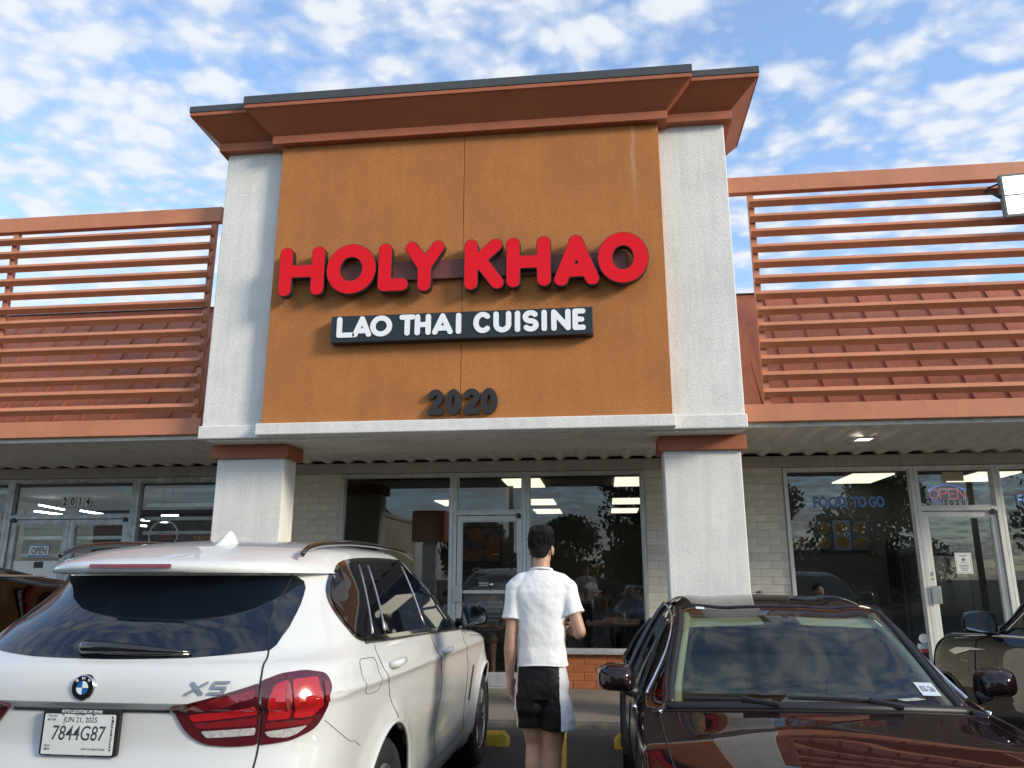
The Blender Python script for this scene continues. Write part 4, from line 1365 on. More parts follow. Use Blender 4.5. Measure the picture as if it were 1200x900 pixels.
def clip(poly, a, b, keep_left):
    """keep the part of poly on one side of the line a-b"""
    out = []; L = len(poly)
    def side(p): return ((b[0] - a[0]) * (p[1] - a[1]) - (b[1] - a[1]) * (p[0] - a[0])) * (1 if keep_left else -1)
    for i in range(L):
        p, q = poly[i], poly[(i + 1) % L]
        sp, sq_ = side(p), side(q)
        if sp >= 0: out.append(p)
        if sp * sq_ < 0:
            t = sp / (sp - sq_); out.append((p[0] + (q[0] - p[0]) * t, p[1] + (q[1] - p[1]) * t))
    return out
inner = shrink(swp, 0.020)
def sz(u, z): return (u, z)
divs = [(sz(.88, 1.2), sz(1.235, 1.65)), (sz(1.10, 1.2), sz(1.385, 1.65)), (sz(1.955, 1.18), sz(2.10, 1.66))]
def band(d, a): return ((d[0][0] + a, d[0][1]), (d[1][0] + a, d[1][1]))
def panes():
    D = divs
    p1 = clip(inner, *band(D[0], -.012), True)
    p2 = clip(clip(inner, *band(D[0], .014), False), *band(D[1], -.012), True)
    p3 = clip(clip(inner, *band(D[1], .014), False), *band(D[2], -.022), True)
    p4 = clip(inner, *band(D[2], .022), False)
    return [p1, p2, p3, p4]
for sg in (1, -1):
    f = (lambda q: q) if sg > 0 else mirror
    me = patch_mesh(f(swp), side_surf, 0.005, .014, .05, .05, 'window_surround')
    sur = link('window_surround', me, V, M['black_gloss']); smooth_by_angle(me, 40)
    for p in panes():
        me = patch_mesh(f(p), side_surf, 0.0085, 0.006, .06, .05, 'side_window')
        _link('side_window', me, sur, M['tint_glass']); smooth_by_angle(me, 40)
    for d in (divs[0], divs[1], divs[2]):
        pts = [(d[0][0] + (d[1][0] - d[0][0]) * t, d[0][1] + (d[1][1] - d[0][1]) * t) for t in [i / 8 for i in range(9)]]
        pts = [p for p in pts if 1.215 < p[1] < 1.645]
        if sg < 0: pts = [(-p[0], p[1]) for p in pts]
        m_ = MB().tube(outline(pts, side_surf, .0085), .006, 6).mesh('pillar_trim', True)
        _link('pillar_trim', m_, sur, M['steel'] if d is not divs[2] else M['steel'])
    # shiny lower strip of the window line
    low = [p for p in catmull([sz(.775, 1.226), sz(1.10, 1.214), sz(1.95, 1.192), sz(3.02, 1.157)], 8, closed=False)]
    if sg < 0: low = [(-p[0], p[1]) for p in low]
    m_ = MB().tube(outline(low, side_surf, .007), .007, 6).mesh('belt_trim', True)
    _link('belt_trim', m_, sur, M['black_gloss'])

# gaps between panels
def seam(pts, r=.0035, close=False, n=14, name='panel_seam', both=True, smooth_=True):
    q = catmull(SP(pts), n, closed=close) if smooth_ else SP(pts)
    for sg in ((1, -1) if both else (1,)):
        pp = [(sg * p[0], p[1]) for p in q]
        o = MB().tube(outline(pp, suv_surf, .0014), r, 5, closed=close).build(name, M['gap'] if r > .003 else M['gap_light'], V)
seam([('l', LS(z), z) for z in [1.548 - i * .0222 for i in range(41)]], .0036, n=3, name='tailgate_seam')
seam([('u', .288, .962), ('u', .40, .887), ('u', .52, .840), ('u', .63, .800)], .0011, name='bumper_seam')
seam([('u', .88, 1.21), ('u', .925, 1.09), ('u', 1.03, .95), ('u', 1.17, .822)], .0020, name='door_seam')
seam([('u', 2.00, 1.18), ('u', 2.14, 1.04), ('u', 2.29, .78), ('u', 2.285, .41)], .0022, name='door_seam')
seam([('u', 2.99, 1.15), ('u', 3.08, 1.02), ('u', 3.24, .80), ('u', 3.26, .42)], .0022, name='door_seam')
seam([('u', 1.46, .43), ('u', 2.3, .40), ('u', 3.28, .41)], .003, name='door_seam')
seam([('u', 3.25, 1.10), ('u', 3.8, 1.055), ('u', 4.3, .96)], .003, name='bonnet_seam')
fuel = roundpoly([(.575, 1.172), (.815, 1.160), (.850, 1.006), (.620, 1.014)], .05)
fuel = [tuple(np.array(fuel[i]) + (np.array(fuel[(i + 1) % len(fuel)]) - np.array(fuel[i])) * k / 8) for i in range(len(fuel)) for k in range(8)]
o = MB().tube(outline(fuel, side_surf, .0012), .0016, 5, closed=True).build('fuel_flap', M['gap_light'], V)
# side vent behind the front wheel
vp = SP([('u', 3.38, .60), ('u', 3.42, .60), ('u', 3.50, .84), ('u', 3.46, .86)])
for pl in (vp, mirror(vp)): vpatch('side_vent', pl, .004, M['black'], thick=.01)

# door handles
for sg in (1, -1):
    for (u, z) in ((1.125, 1.108), (2.32, 1.066)):
        p = suv_surf(S_u(u, z), z); x = p[0]
        h = MB()
        pts = [(sg * (x + .004), u - .105, z - .006), (sg * (x + .038), u - .08, z), (sg * (x + .044), u, z + .004), (sg * (x + .038), u + .07, z + .004), (sg * (x + .006), u + .10, z + .002)]
        h.tube(pts, [.015, .019, .020, .019, .014], 8, squash=.62)
        hd = h.build('door_handle', M['white_paint'], V, smooth=True)
        cup = roundpoly(SP([('u', u - .085, z - .032), ('u', u + .06, z - .032), ('u', u + .06, z + .028), ('u', u - .085, z + .028)]), .028)
        if sg < 0: cup = mirror(cup)
        me = patch_mesh(cup, suv_surf, .0016, .006, .04, .02, 'handle_cup')
        _link('handle_cup', me, hd, mat('cup_shadow', (0.42, 0.41, 0.38), 0.4, coat=1.0) if 'cup' not in M else M['cup'])

# tail lamps: outer part on the corner, inner part on the tailgate
def lamp(side):
    f = (lambda q: q) if side > 0 else mirror
    lab = None
    inn = SP([('l', .355, 1.036), ('l', .55, 1.078), ('l', LS(1.12) - .0045, 1.120), ('l', LS(1.0) - .0045, 1.00), ('l', LS(.894) - .0045, .894), ('l', .60, .888), ('l', .50, .898), ('l', .43, .935), ('l', .39, .985)])
    o = vpatch('tail_lamp', f(roundpoly(inn, [.004, .03, .008, 0, .008, .03, .05, .03, .03])), .010, M['lens_dark'], thick=.02, grid=.02, dens=.018)
    def sub(name, pts, m, off=.0145, r=.008):
        me = patch_mesh(f(roundpoly(SP(pts), r)), suv_surf, off, .006, .018, .016, name)
        _link(name, me, o, m); smooth_by_angle(me, 40)
    sub('light_bar', [('l', .415, 1.040), ('l', .686, 1.098), ('l', .690, 1.066), ('l', .42, 1.020)], M['lens_mid'])
    sub('light_bar', [('l', .43, 1.004), ('l', .692, 1.044), ('l', .694, 1.006), ('l', .448, .980)], M['lens_red'])
    sub('light_bar', [('l', .455, .972), ('l', .694, .994), ('l', .693, .966), ('l', .47, .955)], M['lens_mid'])
    sub('reversing_lamp', [('l', .485, .946), ('l', .692, .957), ('l', .691, .930), ('l', .51, .922)], M['lens_clear'])
    out = SP([('l', LS(1.128) + .0045, 1.128), ('l', .76, 1.150), ('u', .235, 1.158), ('u', .300, 1.142), ('u', .312, 1.09), ('u', .292, 1.02), ('u', .258, .940), ('u', .187, .902), ('l', LS(.892) + .0045, .892), ('l', LS(1.0) + .0045, 1.0)])
    o = vpatch('tail_lamp', f(roundpoly(out, [.008, .02, .03, .03, .05, .06, .06, .03, .008, 0])), .010, M['lens_dark'], thick=.02, grid=.02, dens=.018)
    sub('light_bar', [('l', .738, 1.045), ('l', .752, 1.112), ('l', .795, 1.125), ('l', .815, 1.055), ('l', .805, .985), ('l', .730, .980)], M['lens_red'], r=.012)
    sub('light_bar', [('l', .806, 1.126), ('u', .258, 1.130), ('u', .262, 1.04), ('u', .235, .985), ('l', .815, .985), ('l', .828, 1.05)], M['lens_red'], r=.014)
    sub('light_bar', [('l', .725, .972), ('u', .240, .976), ('u', .230, .958), ('l', .725, .952)], M['lens_mid'], r=.006)
    sub('light_bar', [('u', .272, 1.115), ('u', .294, 1.108), ('u', .288, 1.04), ('u', .272, 1.04)], M['lens_mid'], r=.008)
    sub('reversing_lamp', [('l', .722, .940), ('u', .226, .954), ('u', .200, .926), ('l', .80, .914), ('l', .740, .920)], M['lens_clear'], r=.012)
    sub('lens_facet', [('l', .792, 1.115), ('l', .802, 1.112), ('l', .822, 1.05), ('l', .800, 1.02)], M['facet'], off=.0175, r=.004)
lamp(1); lamp(-1)
# high brake lamp, spoiler edge, aerial fin, wiper
br = []
def spo(l, z, d=0.0):
    p = suv_surf(S_l(l, z), z); return (l, p[1] - d, z)
bl = MB()
for i in range(13):
    l = -.19 + .38 * i / 12
    for (z, d) in ((1.573, .004), (1.588, .004)):
        p = spo(l, z, d); bl.v.append(p)
for i in range(12): bl.f.append((2 * i, 2 * i + 2, 2 * i + 3, 2 * i + 1)); bl.mi.append(0)
blo = bl.build('brake_lamp', M['lens_mid'], V); sm = blo.modifiers.new('s', 'SOLIDIFY'); sm.thickness = .012; sm.offset = 0
fn = MB()
prof = [(0.0, 0), (.055, .018), (.10, .052), (.125, .068), (.155, .066), (.17, .05), (.19, .0)]
cxx, cyy, czz = .17, .60, 1.672
secs = []
for i, (y, z) in enumerate([(0, .0), (.03, .010), (.07, .03), (.105, .060), (.128, .070), (.150, .064), (.165, .04), (.185, 0.0)]):
    hw = .034 * math.sin(math.pi * min(.96, max(.10, (i + .6) / 8.2))) + .006
    secs.append([(cxx - hw, cyy + y, czz - .02), (cxx - hw * .75, cyy + y, czz + z * .45), (cxx - .005, cyy + y, czz + z + .004), (cxx + .005, cyy + y, czz + z + .004), (cxx + hw * .75, cyy + y, czz + z * .45), (cxx + hw, cyy + y, czz - .02)])
for s_ in secs: fn.v += [(cxx + (p[0] - cxx) * 1.5, cyy + (p[1] - cyy) * 1.35, czz + (p[2] - czz) * 1.35) for p in s_]
for i in range(len(secs) - 1):
    for k in range(5): fn.f.append((i * 6 + k, i * 6 + k + 1, (i + 1) * 6 + k + 1, (i + 1) * 6 + k)); fn.mi.append(0)
fn.f.append(tuple(range(6))); fn.mi.append(0); fn.f.append(tuple(range(len(fn.v) - 6, len(fn.v)))); fn.mi.append(0)
fo = fn.build('aerial_fin', M['white_paint'], V); sb = fo.modifiers.new('s', 'SUBSURF'); sb.levels = 2; sb.render_levels = 2
fo.data.polygons.foreach_set('use_smooth', [True] * len(fo.data.polygons))
wp = MB()
def gl(l, z, d): p = suv_surf(S_l(l, z), z); return (p[0], p[1] - d, p[2])
wp.tube([gl(-.135, 1.245, .02), gl(-.10, 1.250, .042), gl(.0, 1.252, .046), gl(.12, 1.247, .040), gl(.26, 1.238, .030), gl(.37, 1.232, .022)], [.024, .027, .024, .019, .013, .007], 8, squash=.55)
wp.tube([gl(-.115, 1.232, .02), gl(.1, 1.228, .018), gl(.365, 1.224, .014)], .009, 6)
wp.build('rear_wiper', M['black_gloss'], V, smooth=True)
# roof rails
for sg in (1, -1):
    pts = [(sg * .628, .60, 1.640), (sg * .622, .70, 1.676), (sg * .612, .95, 1.705), (sg * .602, 1.4, 1.726), (sg * .598, 2.0, 1.730), (sg * .60, 2.5, 1.715), (sg * .612, 2.78, 1.670)]
    MB().tube(catmull(pts, 6, closed=False), .015, 8, squash=.8).build('roof_rail', M['black_gloss'], V, smooth=True)
# mirrors
def mirror_unit(parent, x, y, z, sg, face, shell, w=.20, h=.155, d=.11, glass=True, arm=None):
    """shell with a rounded back; face: +1 glass looks to +y, -1 to -y"""
    prof = [tuple(p) for p in roundpoly([(-w / 2, -h / 2), (w / 2, -h * .42), (w / 2 * .96, h * .34), (w * .2, h / 2), (-w * .42, h * .44)], [.045, .05, .06, .06, .05], 5)]
    n = len(prof)
    m_ = MB()
    st = [(0, 1.0), (.012, 1.03), (.35, 1.0), (.65, .86), (.88, .60), (1.0, .25)]
    for t, s_ in st:
        m_.v += [(x + sg * p[0] * s_ - sg * .012 * t, y - face * d * t, z + p[1] * s_) for p in prof]
    for i in range(len(st) - 1):
        for k in range(n):
            k2 = (k + 1) % n
            m_.f.append((i * n + k, i * n + k2, (i + 1) * n + k2, (i + 1) * n + k)); m_.mi.append(0)
    m_.f.append(tuple((len(st) - 1) * n + k for k in range(n))); m_.mi.append(0)
    m_.f.append(tuple(range(n))); m_.mi.append(0)
    o = m_.build('mirror', shell, parent, smooth=True); smooth_by_angle(o.data, 40)
    if glass:
        g_ = MB()
        g_.v += [(x + sg * p[0] * .90, y + face * .003, z + p[1] * .88) for p in prof] + [(x + sg * p[0] * .90, y - face * .002, z + p[1] * .88) for p in prof]
        g_.f += [tuple(range(n))] + [(k, (k + 1) % n, (k + 1) % n + n, k + n) for k in range(n)]; g_.mi += [0] * (n + 1)
        _link('mirror_glass', g_.mesh('mirror_glass'), o, M['mirror'])
    if arm:
        a_ = MB().tube([arm, ((arm[0] + x) / 2, (arm[1] + y) / 2 - face * .03, (arm[2] + z - h * .3) / 2), (x - sg * w * .25, y - face * .04, z - h * .38)], [.032, .026, .03], 8)
        _link('mirror_arm', a_.mesh('mirror_arm', True), o, M['black'])
    return o
for sg in (1, -1):
    mirror_unit(V, sg * 1.035, 3.02, 1.262, sg, -1, M['black_gloss'], .205, .165, .12, arm=(sg * .885, 3.10, 1.20))
# plate, badge, lettering
PL = MB()
def plate_poly(w, h, r):
    return [tuple(p) for p in roundpoly([(-w / 2, -h / 2), (w / 2, -h / 2), (w / 2, h / 2), (-w / 2, h / 2)], r)]
pz, pu = 0.938, 0.060
pf = MB().prism([(x - .012, z + pz) for x, z in plate_poly(.330, .172, .014)], 'y', pu - .026, pu - .006).build('plate_frame', M['black'], V, bevel=.003)
ps = MB().prism([(x - .014, z + pz - .006) for x, z in plate_poly(.302, .148, .006)], 'y', pu - .029, pu - .0265)
ps = _link('paper_plate', ps.mesh('paper_plate'), pf, M['paper'])
py = pu - .0292
M['plate_ink'] = mat('plate_ink', (0.045, 0.05, 0.06), 0.7)
def ptxt(b, x, z, w, h, mt=None, bold=.0, shear=.0):
    t_ = text('lettering', b, x, py, z, w, h, mt or M['plate_ink'], pf, .0004, bold=bold, shear=shear)
    return t_
ptxt('7844G87', -.128, .910, .225, .054, bold=.004, shear=.10)
ptxt('JUN 21, 2025', -.085, .970, .145, .026, bold=.004)
ptxt('EXPIRES', -.035, 1.002, .042, .0075, bold=.01)
ptxt('TEXAS', -.152, .995, .040, .008, bold=.01)
ptxt('BUYER', -.152, .981, .036, .008, bold=.01)
ptxt('2015', -.154, .885, .024, .008, bold=.01)
ptxt('BMW', -.154, .873, .026, .008, bold=.01)
ptxt('AUTO LOCATORS OF TEXAS', .005, .876, .100, .0065, bold=.01)
t_ = text('lettering', 'AUTO LOCATORS OF TEXAS', -.100, pu - .0262, 1.0095, .175, .0115, M['sign_white'], pf, .0005, bold=.02, shear=.15)
t_ = text('lettering', 'AUTO LOCATORS OF TEXAS', -.120, pu - .0262, .855, .175, .0085, M['sign_white'], pf, .0005, bold=.02, shear=.15)
st_ = MB()
rnd = random.Random(11)
z = .875
while z < 1.0:
    h = rnd.uniform(.003, .011)
    st_.box(.122, .122 + rnd.uniform(.004, .010), py - .0004, py, z, z + h); z += h + rnd.uniform(.001, .004)
_link('plate_print', st_.mesh('plate_print'), pf, M['plate_ink'])
for l in (-.075, .055):
    MB().revolve([(0, -.004), (.007, -.003), (.008, 0)], 10, 'y', (l - .012, pu - .027, 1.008)).build('plate_screw', M['steel'], V)
bz, by = 1.105, suv_surf(0, 1.105)[1]
bd = MB().revolve([(0.0, -.012), (.030, -.012), (.0465, -.011), (.049, -.008), (.051, .004)], 36, 'y', (-.020, by, bz)).build('badge', M['chrome'], V, smooth=True)
smooth_by_angle(bd.data, 30)
_link('badge_ring', MB().revolve([(.0265, -.0130), (.0445, -.0125), (.0445, -.0118), (.0265, -.0118)], 36, 'y', (-.020, by, bz)).mesh('badge_ring'), bd, M['black_gloss'])
for q in range(4):
    pts = [(-.020, bz)] + [(-.020 + .0255 * math.cos(R(90 * q + a * 9)), bz + .0255 * math.sin(R(90 * q + a * 9))) for a in range(11)]
    _link('badge_quarter', MB().prism(pts, 'y', by - .0134, by - .0125).mesh('badge_quarter'), bd, M['blue_enamel'] if q in (1, 3) else M['sign_white'])
for c, a in (('B', 128), ('M', 90), ('W', 52)):
    d = _link('badge_letter', text_mesh(c, .011 if c != 'M' else .013, .011, .0006, .02), bd, M['sign_white'])
    d.location = (-.020 + .0355 * math.cos(R(a)) - .0055 * math.cos(R(a - 90)), by - .0128, bz + .0355 * math.sin(R(a)) - .0055 - .0055 * math.sin(R(a - 90)) * 1.0)
    d.rotation_euler = (0, -R(a - 90), 0)
def badge_strokes(strokes, l0, z0, r):
    me = stroke_mesh(strokes, r, .005, step=.0016)
    for v in me.vertices:
        l, z = v.co.x + l0 + .30 * v.co.z, v.co.z + z0
        q = suv_surf(S_l(l, z), z)
        v.co = (l, q[1] + v.co.y - .001, z)
    return link('model_lettering', me, V, mat('satin_chrome', (0.36, 0.36, 0.36), 0.38, 0.9))
badge_strokes([[(0, 0), (.062, .040)], [(.006, .040), (.060, 0)]], .412, 1.086, .0052)
badge_strokes([[(.058, .040), (.004, .040), (.004, .021), (.054, .021), (.054, 0), (0, 0)]], .500, 1.088, .0046)
# tailgate edge: dark line put in as the shade under the lip
lip = [(S_l(-.345 + .69 * i / 20, 1.0185), 1.0185) for i in range(21)]
MB().tube(outline(lip, suv_surf, .002), .006, 5).build('lip_shadow_gap', M['gap'], V)
# dark seam where the bumper meets the tailgate
bs = SP([('l', -.70, .665), ('l', 0, .655), ('l', .70, .665)])
MB().tube(outline([tuple(p) for p in catmull(bs, 8, closed=False)], suv_surf, .0005), .005, 5).build('bumper_seam', M['gap'], V)
for sg in (1, -1):
    MB().tube([(sg * .62, .02, .33), (sg * .62, .25, .33)], .045, 14).build('exhaust', M['chrome'], V, smooth=True)
vb = SP([('l', -.72, .30), ('l', .72, .30), ('l', .76, .46), ('l', -.76, .46)])
vpatch('bumper_insert', roundpoly(vb, .03), .004, M['black'], thick=.02, grid=.08)
# ------------------------------------------------------------------ lofted cars: control rows along the car, smoothed
M['maroon_paint'] = paint('dark_maroon_paint', (0.013, 0.0065, 0.008), 0.0, 0.6, 0.0)
M['brown_black_paint'] = paint('brown_black_paint', (0.012, 0.0112, 0.0105), 0.0, 0.6, 0.0)
M['black_paint'] = paint('black_paint', (0.008, 0.008, 0.009), 0.0, 0.6, 0.0)
M['windscreen'] = thin_glass('windscreen', (0.56, 0.62, 0.57), 0.070)
M['car_window'] = thin_glass('car_window', (0.12, 0.13, 0.13), 0.04)
M['trim_cream'] = mat('trim_cream', (0.50, 0.51, 0.36), 0.8)
M['seat_fabric'] = mat('seat_fabric', (0.21, 0.21, 0.155), 0.85, var=0.15, vscale=8, bump=.3, bscale=80)
M['dash'] = mat('dashboard', (0.018, 0.018, 0.019), 0.75)
M['amber'] = mat('amber_lens', (0.5, 0.16, 0.02), 0.2, coat=1.0)
M['lamp_glass'] = mat('lamp_glass', (0.22, 0.23, 0.24), 0.08, 0.4, coat=1.0)

def lofted(T, ys, nsub=5):
    """T: per row (x table, z table) on stations ys; returns grid function parts"""
    fx = [pchip(ys, r[0]) for r in T]; fz = [pchip(ys, r[1]) for r in T]
    def section(y):
        pts = [(fx[k](y), fz[k](y)) for k in range(len(T))]
        # mirrored point past the centre for a flat crown
        ext = pts + [(-pts[-2][0], pts[-2][1])]
        ext = [(2 * pts[0][0] - pts[1][0], 2 * pts[0][1] - pts[1][1])] + ext
        out = []; rp = []
        for i in range(1, len(pts)):
            p0, p1, p2, p3 = [np.array(ext[j]) for j in (i - 1, i, i + 1, i + 2)]
            for q in range(nsub):
                t = q / nsub
                v = 0.5 * (2 * p1 + (p2 - p0) * t + (2 * p0 - 5 * p1 + 4 * p2 - p3) * t * t + (3 * p1 - p0 - 3 * p2 + p3) * t ** 3)
                out.append((max(0.0, v[0]), v[1])); rp.append(i - 1 + t)
        out.append((0.0, pts[-1][1])); rp.append(len(pts) - 1.0)
        return out, rp
    return section

def loft_car(name, T, ys, glass_cells, arches, ra, body_m, label, cat, loc, rz, bow, group=None, ystep=.045, belt=4, rail=5):
    root = empty(name, loc, rz, label, cat, group)
    sec = lofted(T, ys)
    L = ys[-1]
    yy = sorted(set([round(v, 4) for v in list(np.arange(0, L, ystep)) + list(ys) + [L]] + [round(q, 4) for g_ in glass_cells for q in g_[1:3]]))
    G = []; RP = None
    for y in yy:
        s, RP = sec(y)
        G.append([(p[0], y + bow(y, p[0], r), p[1]) for p, r in zip(s, RP)])
    nr = len(RP)
    parts = {'body': ([], [])}
    V_ = [p for row in G for p in row] + [(-p[0], p[1], p[2]) for row in G for p in row]
    off = len(yy) * nr
    def gname(y, r):
        for (nm, a, b, r0, r1, *rest) in glass_cells:
            if a <= y < b and r0 <= r < r1: return nm
        return None
    F = {}
    def inarch(p):
        for (cy, cz) in arches:
            r = math.hypot(p[1] - cy, p[2] - cz)
            if abs(p[0]) > .45 and (r < ra or (abs(p[1] - cy) < ra and p[2] < cz)): return (cy, cz, r)
    for j in range(len(yy) - 1):
        for i in range(nr - 1):
            nm = gname((yy[j] + yy[j + 1]) / 2, (RP[i] + RP[i + 1]) / 2) or 'body'
            q = (j * nr + i, j * nr + i + 1, (j + 1) * nr + i + 1, (j + 1) * nr + i)
            c = [sum(V_[k][d] for k in q) / 4 for d in range(3)]
            if nm == 'body' and inarch(c): continue
            F.setdefault(nm, []).append(q)
            F.setdefault(nm if nm in ('body', 'windscreen', 'rear_window') else nm + '+', []).append(tuple(k + off for k in q[::-1]))
    # ends
    for j in (0, len(yy) - 1):
        F['body'].append(tuple(j * nr + i for i in range(nr)) + tuple(off + j * nr + i for i in range(nr - 2, -1, -1)))
    V2 = [list(p) for p in V_]
    us = set(k for f in F['body'] for k in f)
    for k in us:
        a = inarch(V2[k])
        if a:
            cy, cz, r = a; p = V2[k]
            if p[2] < cz: p[1] = cy + math.copysign(ra, p[1] - cy)
            elif r > 1e-6: p[1] = cy + (p[1] - cy) * ra / r; p[2] = cz + (p[2] - cz) * ra / r
    obs = {}
    for nm, fs in F.items():
        vs = V2 if nm == 'body' else V_
        idx = {}; vv = []; ff = []
        for f in fs:
            g_ = []
            for k in f:
                if k not in idx: idx[k] = len(vv); vv.append(vs[k])
                g_.append(idx[k])
            ff.append(tuple(g_))
        mb = MB().add(vv, ff)
        m_ = body_m if nm == 'body' else (M['windscreen'] if nm == 'windscreen' else M['car_window'])
        o = mb.build(nm.rstrip('+'), m_, root, smooth=True, weld=.0008)
        smooth_by_angle(o.data, 42 if nm == 'body' else 60)
        obs[nm] = o
    def P(y, r, sg=1, out=0.0):
        s, _ = sec(y)
        k = r / (len(T) - 1) * (nr - 1)
        a = min(int(k), nr - 2); t = k - a
        x = s[a][0] + (s[a + 1][0] - s[a][0]) * t; z = s[a][1] + (s[a + 1][1] - s[a][1]) * t
        xx = x + out
        return (sg * xx, y + bow(y, x, r), z)
    for sg in (1, -1):
        for (cy, cz) in arches:
            pts = []
            for i in range(21):
                a = R(-5 + 190 * i / 20)
                y, z = cy + (ra + .003) * math.cos(a), max(.2, cz + (ra + .003) * math.sin(a))
                s, _ = sec(min(max(y, 0), L))
                best = max((p for p in s[:len(s) * 5 // 8]), key=lambda p: -abs(p[1] - z))
                pts.append((sg * (best[0] + .001), y, z))
            MB().tube(pts, .011, 6).build('arch_lip', body_m, root, smooth=True)
            well = MB(); n = 14
            q = [(cy + (ra + .01) * math.cos(R(-15 + 210 * i / n)), cz + (ra + .01) * math.sin(R(-15 + 210 * i / n))) for i in range(n + 1)]
            for i in range(n):
                well.add([(sg * .90, *q[i]), (sg * .90, *q[i + 1]), (sg * .52, *q[i + 1]), (sg * .52, *q[i])], [(0, 1, 2, 3)])
            well.add([(sg * .53, *p) for p in q], [tuple(range(n + 1))])
            well.build('wheel_well', M['black'], root)
            make_wheel(root, sg * .735, cy, cz, cz, sg, .24)
    return root, obs, P

def strip(P, path, r, name, m, root, out=.004, n=8, squash=1.0, sides=(1, -1), parent=None):
    """tube along (y,row) points on a lofted body"""
    q = catmull(path, n, closed=False)
    for sg in sides:
        rr = [r[0] + (r[1] - r[0]) * max(0, i / (len(q) - 1) * 2 - 1) for i in range(len(q))] if isinstance(r, tuple) else r
        mb = MB().tube([P(a[0], a[1], sg, out) for a in q], rr, 7, squash=squash)
        mb.build(name, m, parent or root, smooth=True)

# ---- the dark maroon sedan facing the camera
ysd = [0, .05, .20, .50, .90, 1.28, 2.08, 2.70, 3.20, 3.80, 4.25, 4.60, 4.80]
Tsd = [
 ([.48, .66, .76, .82, .83, .83, .83, .83, .83, .82, .80, .72, .55], [.20] * 13),
 ([.56, .76, .85, .895, .90, .895, .89, .89, .90, .90, .87, .78, .58], [.27, .26, .26, .28, .30, .30, .30, .30, .30, .30, .30, .32, .36]),
 ([.58, .79, .88, .92, .925, .92, .915, .915, .925, .925, .90, .80, .60], [.42, .44, .46, .50, .56, .58, .58, .58, .60, .60, .60, .58, .52]),
 ([.57, .78, .87, .912, .915, .908, .90, .90, .91, .915, .89, .79, .59], [.50, .55, .61, .69, .76, .80, .83, .84, .85, .86, .86, .82, .70]),
 ([.53, .73, .81, .845, .85, .855, .855, .855, .855, .845, .81, .74, .56], [.55, .63, .69, .765, .84, .895, .945, .96, .97, .985, .965, .93, .80]),
 ([.44, .60, .67, .70, .715, .715, .580, .575, .57, .62, .67, .64, .48], [.575, .655, .715, .790, .860, .925, 1.348, 1.395, 1.365, 1.13, .985, .955, .83]),
 ([.22, .30, .335, .35, .36, .36, .29, .288, .285, .31, .335, .32, .24], [.585, .672, .742, .818, .888, .950, 1.375, 1.432, 1.402, 1.165, 1.005, .972, .85]),
 ([0] * 13, [.588, .678, .752, .830, .898, .958, 1.385, 1.445, 1.412, 1.175, 1.01, .978, .855])]
Tsd = [([x * .945 for x in a], b) if k < 4 else (a, b) for k, (a, b) in enumerate(Tsd)]
def bow_sd(y, x, r):
    w = 1.0 if .9 < y < 2.3 else 0.0
    k = min(1, max(0, (y - .9) / .38)) * min(1, max(0, (2.6 - y) / .5))
    f = max(0.0, -.22 * (1 - max(0, min(1, (.9 - y) / .9)))) if y < .9 else 0
    return 0.17 * (x / .7) ** 2 * k * (1 if r > 4.2 else .0 + max(0, (r - 3.4) / .8)) + (0.34 * (abs(x) / .8) ** 3 * max(0, 1 - y / .9))
SD, so, SPt = loft_car('sedan', Tsd, ysd, [('windscreen', 1.28, 2.08, 5, 8), ('side_window', 1.42, 3.42, 4, 5), ('rear_window', 3.20, 3.80, 5, 8)],
    ((.92, .33), (3.72, .33)), .365, M['maroon_paint'], 'dark maroon sedan facing the camera with a cream interior behind its windscreen', 'car', (0.995, 2.70, .006), 0.0, bow_sd)
strip(SPt, [(1.22, 4.75), (1.30, 5), (1.6, 5), (2.0, 5), (2.30, 5)], (.026, .006), 'roof_pillar', M['maroon_paint'], SD, -.004, squash=.75)
strip(SPt, [(1.33, 5.10), (1.6, 5.10), (2.04, 5.09)], .020, 'screen_seal', M['black'], SD, .000)
strip(SPt, [(2.55, 4.06), (2.62, 4.5), (2.68, 4.95)], .032, 'door_pillar', M['black_gloss'], SD, .002, squash=.4)
strip(SPt, [(3.25, 4.06), (3.42, 4.4), (3.50, 4.8)], .05, 'rear_pillar', M['maroon_paint'], SD, .000, squash=.4)
strip(SPt, [(1.40, 4.0), (2.2, 4.0), (3.0, 4.0), (3.5, 4.02)], .010, 'belt_trim', M['chrome'], SD, .004)
strip(SPt, [(1.45, 4.55), (1.72, 4.90), (2.1, 4.93), (2.7, 4.93), (3.2, 4.92)], .009, 'window_trim', M['chrome'], SD, .002)
# header strip and cowl
hd = MB().tube([SPt(2.09, 5 + 2 * (1 - abs(t)), 1 if t >= 0 else -1, 0) for t in [(-1 + 2 * i / 24) for i in range(25)]], .012, 6, squash=.6)
hd.build('screen_header', M['maroon_paint'], SD, smooth=True)
cw = MB().tube([SPt(1.285, 5 + 2 * (1 - abs(t)), 1 if t >= 0 else -1, 0) for t in [(-1 + 2 * i / 24) for i in range(25)]], .026, 6, squash=.8)
cw.build('cowl', M['black'], SD, smooth=True)
